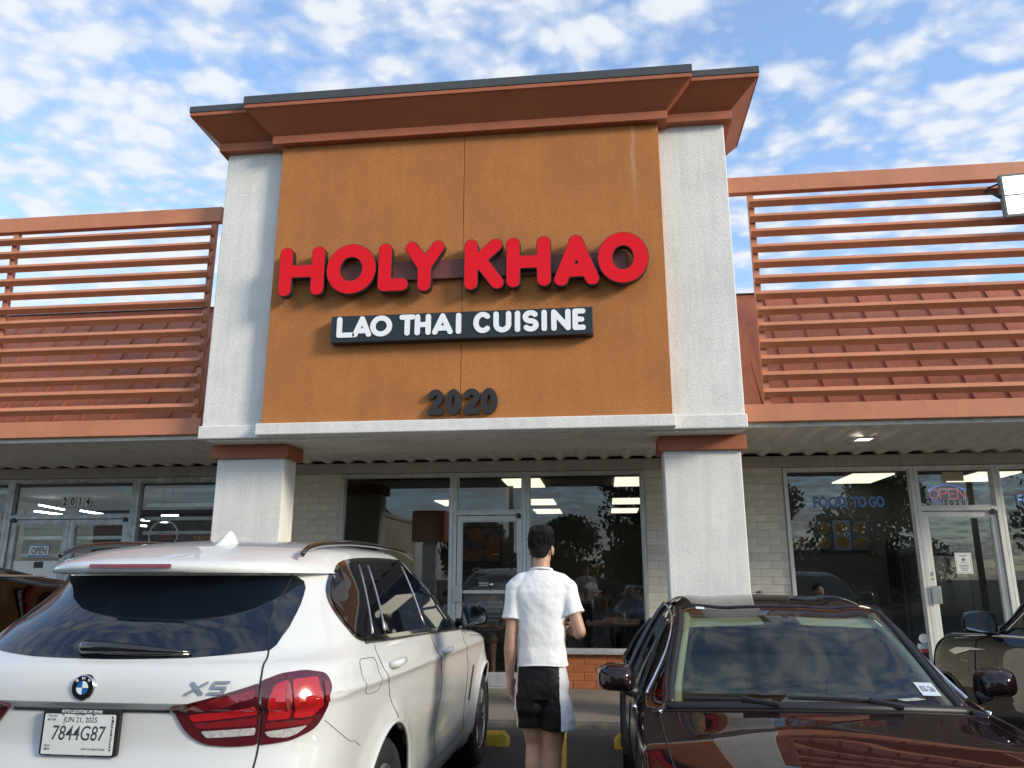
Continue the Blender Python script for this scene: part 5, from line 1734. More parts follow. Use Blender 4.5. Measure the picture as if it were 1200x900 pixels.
# bonnet gaps and creases
for sg in (1, -1):
    MB().tube([(lambda p: (p[0], p[1], p[2] + .0015))(SPt(y, r, sg)) for y, r in catmull([(1.24, 4.86), (1.0, 4.84), (.6, 4.86), (.25, 4.95)], 10, closed=False)], .004, 5).build('bonnet_seam', M['gap'], SD)
MB().tube([(lambda p: (p[0], p[1], p[2] + .0012))(SPt(1.245, 5 + 2 * (1 - abs(t)), 1 if t >= 0 else -1, 0)) for t in [(-1 + 2 * i / 24) for i in range(25)]], .004, 5).build('bonnet_seam', M['gap'], SD)
for pts in ([(1.48, 3.95), (1.50, 3), (1.46, 2), (1.42, 1.0)], [(2.60, 3.95), (2.60, 3), (2.60, 2), (2.60, 1)]):
    strip(SPt, pts, .004, 'door_seam', M['gap'], SD, .0012)
# wipers
def on_screen(y, t, up=.012):
    p = SPt(y, 5 + 2 * (1 - abs(t)), 1 if t >= 0 else -1, 0)
    return (p[0], p[1] - up * .5, p[2] + up)
wv = MB().tube([on_screen(1.30, .52, .015), on_screen(1.335, .2, .020), on_screen(1.35, -.20, .018)], .010, 6)
wv.tube([on_screen(1.30, -.28, .015), on_screen(1.32, -.55, .02), on_screen(1.33, -.85, .018)], .010, 6)
wv.tube([on_screen(1.27, .50, .02), on_screen(1.315, .30, .030)], .013, 6).tube([on_screen(1.27, -.28, .02), on_screen(1.31, -.5, .030)], .013, 6)
wv.build('wipers', M['black'], SD)
for sg in (1, -1):
    mirror_unit(SD, sg * .945, 1.72, 1.035, sg, 1, M['maroon_paint'], .20, .145, .13, arm=(sg * .84, 1.66, .965))
    # headlamps
    pts = [(.16, 4.1), (.34, 4.25), (.46, 4.6), (.30, 5.2), (.14, 5.1), (.10, 4.6)]
    hp = [SPt(y, r, sg, .006) for y, r in catmull(pts, 4)]
    c = tuple(sum(p[k] for p in hp) / len(hp) for k in range(3))
    m_ = MB().add([*hp, (c[0], c[1] - .012, c[2] + .012)], [(i, (i + 1) % len(hp), len(hp)) for i in range(len(hp))])
    m_.build('headlamp', M['lamp_glass'], SD, smooth=True)
gr = MB()
for k in range(7): gr.box(-.42, .42, -.012, .03, .30 + k * .038, .315 + k * .038)
gr.build('grille', M['chrome'], SD)
MB().box(-.46, .46, .004, .03, .27, .57).build('grille_void', M['black'], SD)
# cabin
CB = MB()
CB.box(-.78, .78, 1.40, 3.5, .30, .34)
CB.build('cabin_floor', M['dash'], SD)
db = MB().prism([(1.36, .60), (1.36, .905), (1.50, .925), (1.72, .90), (1.80, .82), (1.80, .60)], 'x', -.76, .76)
db.build('dashboard', M['dash'], SD, bevel=.02)
def seat(x, y0):
    t = MB()
    def sec_(z, y, w, d): return [(x - w, y - d * .6, z), (x - w * .8, y - d, z), (x + w * .8, y - d, z), (x + w, y - d * .6, z), (x + w, y + d, z), (x - w, y + d, z)]
    S = [sec_(.50, y0, .24, .10), sec_(.62, y0 + .03, .255, .10), sec_(.80, y0 + .07, .25, .085), sec_(.95, y0 + .11, .235, .07), sec_(1.04, y0 + .13, .20, .06), sec_(1.075, y0 + .14, .15, .045)]
    for s_ in S: t.v += s_
    for i in range(len(S) - 1):
        for k in range(6): t.f.append((i * 6 + k, i * 6 + (k + 1) % 6, (i + 1) * 6 + (k + 1) % 6, (i + 1) * 6 + k)); t.mi.append(0)
    t.f.append(tuple(range(6))); t.f.append(tuple(range(30, 36))); t.mi += [0, 0]
    t.box(x - .25, x + .25, y0 - .50, y0 + .06, .42, .54)
    o = t.build('seat', M['seat_fabric'], SD, bevel=.02, seg=2)
    h = MB()
    S2 = [(1.10, .10, .045), (1.13, .135, .06), (1.20, .14, .06), (1.245, .11, .045)]
    for z, w, d in S2:
        yy_ = y0 + .15 + (z - 1.1) * .1
        h.v += [(x - w, yy_ - d * .4, z), (x - w * .7, yy_ - d, z), (x + w * .7, yy_ - d, z), (x + w, yy_ - d * .4, z), (x + w, yy_ + d, z), (x - w, yy_ + d, z)]
    for i in range(3):
        for k in range(6): h.f.append((i * 6 + k, i * 6 + (k + 1) % 6, (i + 1) * 6 + (k + 1) % 6, (i + 1) * 6 + k)); h.mi.append(0)
    h.f.append(tuple(range(6))); h.f.append(tuple(range(18, 24))); h.mi += [0, 0]
    h.tube([(x - .05, y0 + .14, 1.05), (x - .05, y0 + .15, 1.12)], .007, 6).tube([(x + .05, y0 + .14, 1.05), (x + .05, y0 + .15, 1.12)], .007, 6)
    _link('headrest', h.mesh('headrest'), o, M['seat_fabric'])
for x in (-.38, .38): seat(x, 2.48)
bs_ = MB().prism([(3.15, .45), (3.10, .60), (3.22, 1.00), (3.34, 1.02), (3.36, .45)], 'x', -.70, .70)
bs_.box(-.70, .70, 2.75, 3.2, .42, .58)
bs_.build('rear_seat', M['seat_fabric'], SD, bevel=.02)
st = MB().tube([(.38 + .185 * math.cos(a), 1.95 + .06 * math.sin(a), .93 + .165 * math.sin(a)) for a in [2 * math.pi * i / 32 for i in range(32)]], .016, 7, closed=True)
st.tube([(.20, 1.95, .93), (.38, 1.93, .92), (.56, 1.95, .93)], .02, 6).tube([(.38, 1.93, .92), (.38, 1.91, .78)], .02, 6)
st.build('steering_wheel', M['dash'], SD, smooth=True)
# cream lining: inner posts, sun visors, roof lining
for sg in (1, -1):
    pp = [SPt(y, 5.16, sg) for y in (1.34, 1.5, 1.75, 2.0)]
    MB().tube([(p[0] - sg * .012, p[1] + .03, p[2] - .022) for p in pp], [.028, .026, .026, .03], 7).build('post_lining', M['trim_cream'], SD, smooth=True)
    vz = MB()
    for i in range(9):
        x = sg * (.10 + .42 * i / 8)
        vz.v += [(x, 2.16, 1.327 - .01 * (i / 8)), (x, 2.15, 1.318 - .012 * (i / 8)), (x, 2.03 + .02 * (i / 8), 1.288 - .018 * i / 8), (x, 2.035 + .02 * (i / 8), 1.301 - .018 * i / 8)]
    for i in range(8):
        for k in range(4): vz.f.append((i * 4 + k, i * 4 + (k + 1) % 4, (i + 1) * 4 + (k + 1) % 4, (i + 1) * 4 + k)); vz.mi.append(0)
    vz.f += [(0, 1, 2, 3), (32, 33, 34, 35)]; vz.mi += [0, 0]
    vz.build('sun_visor', M['trim_cream'], SD, bevel=.004)
lin = MB()
for j in range(7):
    y = 2.12 + (3.2 - 2.12) * j / 6
    for i in range(13):
        t = -1 + 2 * i / 12
        p = SPt(y, 5 + 2 * (1 - abs(t)), 1 if t >= 0 else -1)
        lin.v.append((p[0] * .97, p[1], p[2] - .03))
for j in range(6):
    for i in range(12):
        a = j * 13 + i; lin.f.append((a, a + 1, a + 14, a + 13)); lin.mi.append(0)
lin.build('roof_lining', mat('lining', (0.16, 0.16, 0.13), .9), SD, smooth=True)
im = MB().box(-.115, .115, 1.93, 1.955, 1.225, 1.290).box(-.02, .02, 1.93, 1.99, 1.29, 1.345)
im.build('inside_mirror', M['dash'], SD, bevel=.01)
# stickers on the screen
def on_glass(y0, y1, t0, t1, name, m, root=SD, off=.004):
    q = []
    for (y, t) in ((y0, t0), (y0, t1), (y1, t1), (y1, t0)):
        p = SPt(y, 5 + 2 * (1 - abs(t)), 1 if t >= 0 else -1)
        q.append(Vector((p[0], p[1], p[2])))
    n = (q[1] - q[0]).cross(q[3] - q[0]).normalized()
    if n.y > 0: n = -n
    v = [tuple(p + n * off) for p in q] + [tuple(p + n * (off - .0015)) for p in q]
    return MB().add(v, [(0, 1, 2, 3), (4, 7, 6, 5), (0, 1, 5, 4), (1, 2, 6, 5), (2, 3, 7, 6), (3, 0, 4, 7)]).build(name, m, root), q, n
so_, q, n = on_glass(1.41, 1.495, .725, .865, 'registration_sticker', mat('sticker_blue', (0.50, 0.58, 0.64), .5))
me = text_mesh('03-26', (q[1] - q[0]).length * .74, (q[3] - q[0]).length * .42, .0006, .01)
ex = (q[1] - q[0]).normalized(); ez = (q[3] - q[0]).normalized()
o0 = q[0] + (q[1] - q[0]) * .13 + (q[3] - q[0]) * .30
for v in me.vertices: v.co = o0 + ex * v.co.x + ez * v.co.z + n * (.0046 - v.co.y)
_link('lettering', me, so_, M['ink'])
on_glass(2.01, 2.05, -.80, -.72, 'toll_tag', M['paper'])
MB().revolve([(0, .018), (.018, .015), (.03, 0)], 12, 'z', (.05, 2.9, 1.447)).build('roof_aerial', M['black_gloss'], SD, smooth=True)

# ---- dark crossover at the right edge, nose to the shops
ysv = [0, .06, .20, .50, .90, 1.35, 2.05, 2.7, 3.5, 4.0, 4.3, 4.55, 4.70]
Tsv = [
 ([.50, .68, .78, .84, .85, .85, .85, .85, .85, .84, .82, .78, .66], [.26] * 13),
 ([.58, .78, .87, .91, .915, .91, .905, .905, .915, .91, .89, .84, .70], [.36, .35, .34, .35, .36, .36, .36, .36, .36, .36, .38, .42, .46]),
 ([.60, .81, .90, .935, .94, .935, .93, .93, .94, .935, .915, .87, .74], [.55, .56, .58, .64, .70, .72, .72, .72, .74, .74, .74, .72, .68]),
 ([.59, .80, .89, .93, .935, .925, .918, .918, .928, .925, .905, .86, .74], [.68, .74, .80, .90, .96, 1.00, 1.02, 1.03, 1.05, 1.06, 1.06, 1.02, .94]),
 ([.54, .73, .82, .865, .875, .875, .868, .868, .872, .86, .84, .80, .70], [.76, .85, .92, 1.00, 1.06, 1.10, 1.13, 1.15, 1.18, 1.22, 1.26, 1.22, 1.08]),
 ([.45, .60, .68, .72, .735, .735, .64, .63, .62, .61, .60, .62, .60], [.79, .885, .955, 1.03, 1.085, 1.135, 1.535, 1.60, 1.60, 1.57, 1.50, 1.28, 1.10]),
 ([.22, .30, .34, .36, .368, .368, .32, .315, .31, .305, .30, .31, .30], [.80, .90, .975, 1.052, 1.108, 1.160, 1.572, 1.645, 1.648, 1.61, 1.53, 1.30, 1.12]),
 ([0] * 13, [.803, .905, .982, 1.06, 1.115, 1.168, 1.582, 1.66, 1.662, 1.622, 1.538, 1.305, 1.125])]
def bow_sv(y, x, r):
    k = min(1, max(0, (y - .9) / .4)) * min(1, max(0, (2.6 - y) / .5))
    return 0.16 * (x / .7) ** 2 * k * (1 if r > 4.2 else max(0, (r - 3.4) / .8)) + (0.34 * (abs(x) / .8) ** 3 * max(0, 1 - y / .9))
def crossover(loc, rz, label, paint_m, kick=False, trim='black_gloss'):
    T = [(list(a), list(b)) for a, b in Tsv]
    if kick:
        T[4] = (T[4][0], [.76, .85, .92, 1.00, 1.06, 1.10, 1.12, 1.13, 1.20, 1.46, 1.50, 1.28, 1.08])
        T[3] = (T[3][0], T[3][1][:8] + [1.06, 1.10, 1.12, 1.04, .94])
    c, ob, P = loft_car('suv', T, ysv, [('windscreen', 1.35, 2.05, 5, 8), ('side_window', 1.50, 4.0, 4, 5), ('rear_window', 4.3, 4.55, 5, 8)],
        ((.93, .36), (3.68, .36)), .40, paint_m, label, 'suv', loc, rz, bow_sv)
    strip(P, [(1.28, 4.75), (1.36, 5), (1.65, 5), (2.0, 5), (2.30, 5)], (.030, .006), 'roof_pillar', paint_m, c, -.004, squash=.75)
    strip(P, [(2.62, 4.06), (2.70, 4.5), (2.76, 4.95)], .034, 'door_pillar', M['black_gloss'], c, .002, squash=.4)
    strip(P, [(1.48, 4.0), (2.2, 4.0), (3.0, 4.0), (3.5, 4.0), (4.0, 4.02)], .012, 'belt_trim', M['chrome'], c, .004)
    strip(P, [(1.50, 4.45), (1.75, 4.82), (2.05, 4.91), (2.7, 4.91), (3.5, 4.90), (4.0, 4.82)], .012, 'window_trim', M[trim], c, .003)
    for pts in ([(1.52, 3.95), (1.50, 3), (1.46, 2), (1.42, 1.0)], [(2.68, 3.95), (2.68, 3), (2.66, 2), (2.64, 1)]):
        strip(P, pts, .004, 'door_seam', M['gap'], c, .0012)
    for sg in (1, -1):
        MB().tube([(lambda p: (p[0], p[1], p[2] + .001))(P(y, r, sg)) for y, r in catmull([(1.30, 4.7), (1.0, 4.55), (.6, 4.6), (.2, 4.9)], 8, closed=False)], .004, 5).build('bonnet_seam', M['gap'], c)
        mirror_unit(c, sg * .985, 1.78, 1.205, sg, 1, M['black_gloss'], .24, .165, .13, arm=(sg * .86, 1.70, 1.125))
        # fender garnish: tapered bright strip over the wheel
        g_ = MB()
        q = [(1.06, 2.86), (1.20, 2.98), (1.44, 3.00), (1.72, 2.98), (1.44, 2.90), (1.18, 2.72)]
        top = [P(y, r, sg, .012) for y, r in q]; bot = [P(y, r, sg, -.004) for y, r in q]
        n_ = len(q)
        g_.add(top + bot, [tuple(range(n_))] + [(i, (i + 1) % n_, (i + 1) % n_ + n_, i + n_) for i in range(n_)])
        g_.build('wing_garnish', M['chrome'], c, bevel=.002)
        for (y, r) in ((2.48, 3.1), (3.45, 3.12)):
            h = MB().tube([P(y - .09, r, sg, .004), P(y - .06, r, sg, .035), P(y + .06, r, sg, .035), P(y + .09, r, sg, .004)], .013, 7)
            h.build('door_handle', paint_m, c, smooth=True)
        hp = [P(y, r, sg, .006) for y, r in catmull([(.18, 3.8), (.36, 4.1), (.50, 4.5), (.30, 4.9), (.14, 4.8), (.10, 4.2)], 4)]
        cc = tuple(sum(p[k] for p in hp) / len(hp) for k in range(3))
        MB().add([*hp, cc], [(i, (i + 1) % len(hp), len(hp)) for i in range(len(hp))]).build('headlamp', M['lamp_glass'], c, smooth=True)
        tp = [P(y, r, sg, .008) for y, r in catmull([(4.30, 3.7), (4.58, 3.6), (4.62, 3.1), (4.45, 2.9), (4.28, 3.1)], 4)]
        cc = tuple(sum(p[k] for p in tp) / len(tp) for k in range(3))
        MB().add([*tp, cc], [(i, (i + 1) % len(tp), len(tp)) for i in range(len(tp))]).build('tail_lamp', M['lens_red'], c, smooth=True)
    MB().box(-.74, .74, 1.5, 4.1, .40, .46).build('cabin_floor', M['dash'], c)
    MB().prism([(1.42, .7), (1.42, 1.06), (1.80, 1.04), (1.86, .7)], 'x', -.74, .74).build('dashboard', M['dash'], c, bevel=.02)
    for x in (-.38, .38):
        for y in (2.45, 3.35):
            s_ = MB().hexa([(x - .24, y - .12, .60), (x + .24, y - .12, .60), (x + .24, y + .10, .60), (x - .24, y + .10, .60), (x - .19, y + .06, 1.18), (x + .19, y + .06, 1.18), (x + .17, y + .19, 1.18), (x - .17, y + .19, 1.18)])
            s_.box(x - .25, x + .25, y - .48, y - .121, .50, .62).box(x - .12, x + .12, y + .09, y + .18, 1.22, 1.36)
            s_.build('seat', M['dash'], c, bevel=.03, seg=2)
    return c, P
crossover((3.74, 8.12, .03), math.pi, 'dark brown crossover at the right edge, parked nose to the shops', M['brown_black_paint'])
crossover((-5.03, 1.80, 0), 0.0, 'black crossover mostly hidden at the left edge behind the white one', M['black_paint'], kick=True, trim='chrome')
# ------------------------------------------------------------------ people: volumes joined into one skin by a voxel remesh
def skin_mat(name, c):
    m, t, b = principled(name)
    tc = t.n('ShaderNodeTexCoord').outputs['Object']
    nz = t.n('ShaderNodeTexNoise', ins={'Vector': tc, 'Scale': 14.0, 'Detail': 6.0, 'Roughness': 0.6}).outputs['Fac']
    col_ = t.mix(t.ramp(nz, [(.3, 0), (.7, 1)]), tuple(x * .88 for x in c), tuple(min(1, x * 1.1) for x in c))
    t.t.links.new(col_, b.inputs['Base Color'])
    b.inputs['Roughness'].default_value = 0.5
    b.inputs['Subsurface Weight'].default_value = 0.12
    b.inputs['Subsurface Radius'].default_value = (0.9, 0.35, 0.2)
    b.inputs['Subsurface Scale'].default_value = 0.012
    return m
def cloth_mat(name, c, rough=0.85, wrinkle=0.5, ws=9.0, stretch=(1.0, 1.0, 0.6)):
    m, t, b = principled(name)
    b.inputs['Roughness'].default_value = rough
    b.inputs['Specular IOR Level'].default_value = 0.2
    tc = t.n('ShaderNodeTexCoord').outputs['Object']
    v = t.n('ShaderNodeMapping', ins={'Vector': tc, 'Rotation': (0.3, 0.5, 0.2), 'Scale': stretch}).outputs[0]
    n1 = t.n('ShaderNodeTexNoise', ins={'Vector': v, 'Scale': ws, 'Detail': 5.0, 'Roughness': 0.55, 'Distortion': 0.8}).outputs['Fac']
    n2 = t.n('ShaderNodeTexNoise', ins={'Vector': tc, 'Scale': 260.0, 'Detail': 2.0}).outputs['Fac']
    h = t.math('ADD', n1, t.math('MULTIPLY', n2, 0.02))
    bp = t.n('ShaderNodeBump', ins={'Strength': wrinkle, 'Distance': 0.05, 'Height': h})
    t.t.links.new(bp.outputs[0], b.inputs['Normal'])
    t.t.links.new(t.mix(t.ramp(n1, [(.3, 0), (.7, 1)]), tuple(x * .95 for x in c), c), b.inputs['Base Color'])
    return m

def limb(mb, path, radii, n=12, squash=1.0):
    """tapered round limb with rounded ends"""
    P = [Vector(p) for p in path]
    d0 = (P[0] - P[1]).normalized(); d1 = (P[-1] - P[-2]).normalized()
    pts = []; rs = []
    for k in (1.0, .86, .5):
        pts.append(P[0] + d0 * radii[0] * k); rs.append(max(.001, radii[0] * math.sqrt(max(0, 1 - k * k))))
    for p, r in zip(P, radii): pts.append(p); rs.append(r)
    for k in (.5, .86, 1.0):
        pts.append(P[-1] + d1 * radii[-1] * k); rs.append(max(.001, radii[-1] * math.sqrt(max(0, 1 - k * k))))
    mb.tube(pts, rs, n, squash=squash)
def sections(mb, secs, n=28, e=2.4):
    """stack of superellipse sections (cx, cy, z, rx, ry[, front flattening]) closed at both ends"""
    o = len(mb.v)
    for s in secs:
        cx, cy, z, rx, ry = s[:5]
        for k in range(n):
            a = 2 * math.pi * k / n
            ca, sa = math.cos(a), math.sin(a)
            mb.v.append((cx + rx * math.copysign(abs(ca) ** (2 / e), ca), cy + ry * math.copysign(abs(sa) ** (2 / e), sa), z))
    for i in range(len(secs) - 1):
        for k in range(n):
            k2 = (k + 1) % n
            mb.f.append((o + i * n + k, o + i * n + k2, o + (i + 1) * n + k2, o + (i + 1) * n + k)); mb.mi.append(0)
    mb.f.append(tuple(o + k for k in range(n))[::-1]); mb.mi.append(0)
    mb.f.append(tuple(o + (len(secs) - 1) * n + k for k in range(n))); mb.mi.append(0)
def fuse(mb, name, voxel, smooth=3, disp=None):
    me = mb.mesh(name)
    ob = bpy.data.objects.new(name, me); col.objects.link(ob)
    r = ob.modifiers.new('r', 'REMESH'); r.mode = 'VOXEL'; r.voxel_size = voxel; r.use_smooth_shade = True
    if smooth:
        s = ob.modifiers.new('s', 'SMOOTH'); s.factor = .5; s.iterations = smooth
    if disp:
        tx = bpy.data.textures.new(name + '_folds', 'CLOUDS'); tx.noise_scale = disp[1]; tx.noise_depth = 2
        d = ob.modifiers.new('d', 'DISPLACE'); d.texture = tx; d.strength = disp[0]; d.mid_level = .5; d.texture_coords = 'LOCAL'
    dg = bpy.context.evaluated_depsgraph_get()
    out = bpy.data.meshes.new_from_object(ob.evaluated_get(dg))
    bpy.data.objects.remove(ob); bpy.data.meshes.remove(me)
    out.polygons.foreach_set('use_smooth', [True] * len(out.polygons))
    return out

def rot(v, yaw, pitch=0.0, roll=0.0):
    return Matrix.Rotation(yaw, 3, 'Z') @ Matrix.Rotation(roll, 3, 'Y') @ Matrix.Rotation(pitch, 3, 'X') @ Vector(v)
def head(mb, c, s, yaw=0.0, pitch=0.0, sx=1.0):
    """face looks along -Y before the yaw; c is the centre of the skull, s the head height"""
    k = s / 0.23
    def P(x, y, z): return tuple(Vector(c) + rot((x * k * sx, y * k, z * k), yaw, pitch))
    o = len(mb.v)
    tmp = MB()
    tmp.ball((0, .008, .022), (.074, .096, .094), 22)              # skull
    tmp.ball((0, -.028, -.045), (.054, .062, .070), 18)            # face
    tmp.ball((0, -.058, -.092), (.030, .028, .026), 12)            # chin
    tmp.tube([(0, -.088, .012), (0, -.104, -.022), (0, -.108, -.034)], [.008, .013, .014], 8)   # nose
    tmp.ball((.012, -.098, -.036), (.009, .010, .008), 8).ball((-.012, -.098, -.036), (.009, .010, .008), 8)
    tmp.tube([(-.030, -.084, -.060), (0, -.094, -.060), (.030, -.084, -.060)], [.004, .0085, .004], 8)  # lips
    tmp.tube([(-.024, -.082, -.068), (0, -.091, -.069), (.024, -.082, -.068)], [.004, .009, .004], 8)
    tmp.tube([(-.045, -.080, .020), (-.02, -.092, .024), (.02, -.092, .024), (.045, -.080, .020)], [.008, .010, .010, .008], 8)  # brow
    for sg in (1, -1):                                             # ears
        tmp.ball((sg * .079, .012, -.016), (.010, .022, .032), 12)
        tmp.ball((sg * .077, .004, -.040), (.007, .011, .012), 8)
    for v in tmp.v: mb.v.append(P(*v))
    mb.f += [tuple(i + o for i in f) for f in tmp.f]; mb.mi += tmp.mi
    return P
def eyes(P, parent, k=1.0):
    for sg in (1, -1):
        e = MB().ball(P(sg * .031, -.078, .004), .0125 * k, 10)
        _link('eye', e.mesh('eye', True), parent, M['eye_white'])
        e = MB().ball(P(sg * .031, -.0855, .004), .0065 * k, 8)
        _link('iris', e.mesh('iris', True), parent, M['ink'])
def hand(mb, wrist, d, side, palm, curl=0.5, s=1.0, spread=.06):
    """wrist point, pointing direction d, side = towards the thumb, palm = palm normal; fingers curl towards palm"""
    w = Vector(wrist); d = Vector(d).normalized(); palm = Vector(palm); palm = (palm - d * palm.dot(d)).normalized()
    side = d.cross(palm) if d.cross(palm).dot(Vector(side)) > 0 else palm.cross(d)
    L = .095 * s
    def Q(a, b, c): return w + d * a * s + side * b * s + palm * c * s
    for b in (-.028, -.010, .010, .026):
        limb(mb, [Q(.005, b * .62, 0), Q(.050, b, .002), Q(.092, b * 1.02, .004)], [.0145 * s, .0135 * s, .0105 * s], 8)
    for b, ln, r in ((.029, .072, .0085), (.0095, .080, .0088), (-.0105, .075, .0085), (-.029, .058, .0075)):
        base = Q(.092, b * 1.02, .004)
        pts = [base]; ang = curl * .5
        dirv = d + side * (b * spread * 10)
        for q, f in enumerate((.42, .33, .25)):
            ang += curl * (.35 + .45 * q)
            v = (d * math.cos(ang) + palm * math.sin(ang) + side * b * spread * 8).normalized()
            pts.append(pts[-1] + v * ln * f * s)
        limb(mb, pts, [r * s, r * .98 * s, r * .9 * s, r * .78 * s], 8)
    t0 = Q(.020, .026, .008)
    limb(mb, [t0, t0 + (d * .030 + side * .026 + palm * .014) * s, t0 + (d * .058 + side * .034 + palm * .026) * s, t0 + (d * .078 + side * .034 + palm * .036) * s], [.014 * s, .0115 * s, .010 * s, .0085 * s], 8)
def arm(mb, sh, el, wr, r=(.048, .040, .043, .031, .024)):
    sh, el, wr = Vector(sh), Vector(el), Vector(wr)
    limb(mb, [sh, sh.lerp(el, .45), el], [r[0], r[1], r[1] * .92], 14)
    limb(mb, [el, el.lerp(wr, .28), el.lerp(wr, .7), wr], [r[1] * .92, r[2], r[3] * 1.05, r[4]], 14)
def leg(mb, hp, kn, an, r=(.085, .062, .056, .058, .036), heel=True, toe=(0, 1, 0)):
    hp, kn, an = Vector(hp), Vector(kn), Vector(an)
    limb(mb, [hp, hp.lerp(kn, .5), kn], [r[0], (r[0] + r[1]) / 2 * 1.05, r[1] * .92], 16)
    back = -Vector(toe).normalized()
    limb(mb, [kn, kn.lerp(an, .28) + back * .014, kn.lerp(an, .6) + back * .006, an], [r[1] * .9, r[3], r[3] * .78, r[4]], 16)
def shoe(name, an, toe, m, sole, parent, s=1.0):
    an = Vector(an); f = Vector(toe).normalized(); sd = Vector((f.y, -f.x, 0))
    z0 = an.z - .075 * s
    mb = MB()
    for a, w, h in ((-.075, .020, .03), (-.06, .034, .075), (-.02, .038, .095), (.03, .040, .080), (.08, .046, .052), (.14, .045, .040), (.18, .036, .032), (.205, .018, .022)):
        c = Vector((an.x, an.y, 0)) + f * a * s
        mb.v += [tuple(c + sd * w * s * q + Vector((0, 0, z0 + hh * s))) for q, hh in ((-.8, .004), (-1, .02), (-.9, h * .6), (-.4, h), (.4, h), (.9, h * .6), (1, .02), (.8, .004))]
    for i in range(7):
        for k in range(8):
            k2 = (k + 1) % 8
            mb.f.append((i * 8 + k, i * 8 + k2, (i + 1) * 8 + k2, (i + 1) * 8 + k)); mb.mi.append(0)
    mb.f += [tuple(range(8)), tuple(range(56, 64))]; mb.mi += [0, 0]
    o = mb.build(name, m, parent, smooth=True)
    sb = o.modifiers.new('s', 'SUBSURF'); sb.levels = 1; sb.render_levels = 1
    q = MB()
    pts = [(-.08, -.02), (-.07, .03), (.0, .042), (.09, .050), (.15, .048), (.20, .025), (.21, 0), (.20, -.025), (.15, -.048), (.09, -.050), (.0, -.042), (-.07, -.03)]
    v = [tuple(Vector((an.x, an.y, 0)) + f * a * s + sd * b * s + Vector((0, 0, z))) for z in (z0, z0 + .022 * s) for a, b in pts]
    n = len(pts)
    q.add(v, [tuple(range(n)), tuple(range(n, 2 * n))] + [(i, (i + 1) % n, (i + 1) % n + n, i + n) for i in range(n)])
    _link('sole', q.mesh('sole'), o, sole)
    return o

M['skin_light'] = skin_mat('skin_light', (0.46, 0.27, 0.185))
M['skin_tan'] = skin_mat('skin_tan', (0.33, 0.185, 0.12))
M['eye_white'] = mat('eye_white', (0.7, 0.68, 0.66), 0.2)
M['hair'] = mat('black_hair', (0.007, 0.0065, 0.006), 0.6, spec=0.25, var=0.6, vscale=30, bump=1.0, bscale=150, vstretch=(1, 1, .2))
M['tee'] = cloth_mat('white_cotton', (0.82, 0.82, 0.82), wrinkle=0.16, ws=9.0)
M['shorts_black'] = cloth_mat('black_jersey', (0.007, 0.007, 0.008), 0.6, .5, 6.0)
M['shorts_white'] = cloth_mat('white_jersey', (0.62, 0.63, 0.66), 0.6, .4, 6.0)

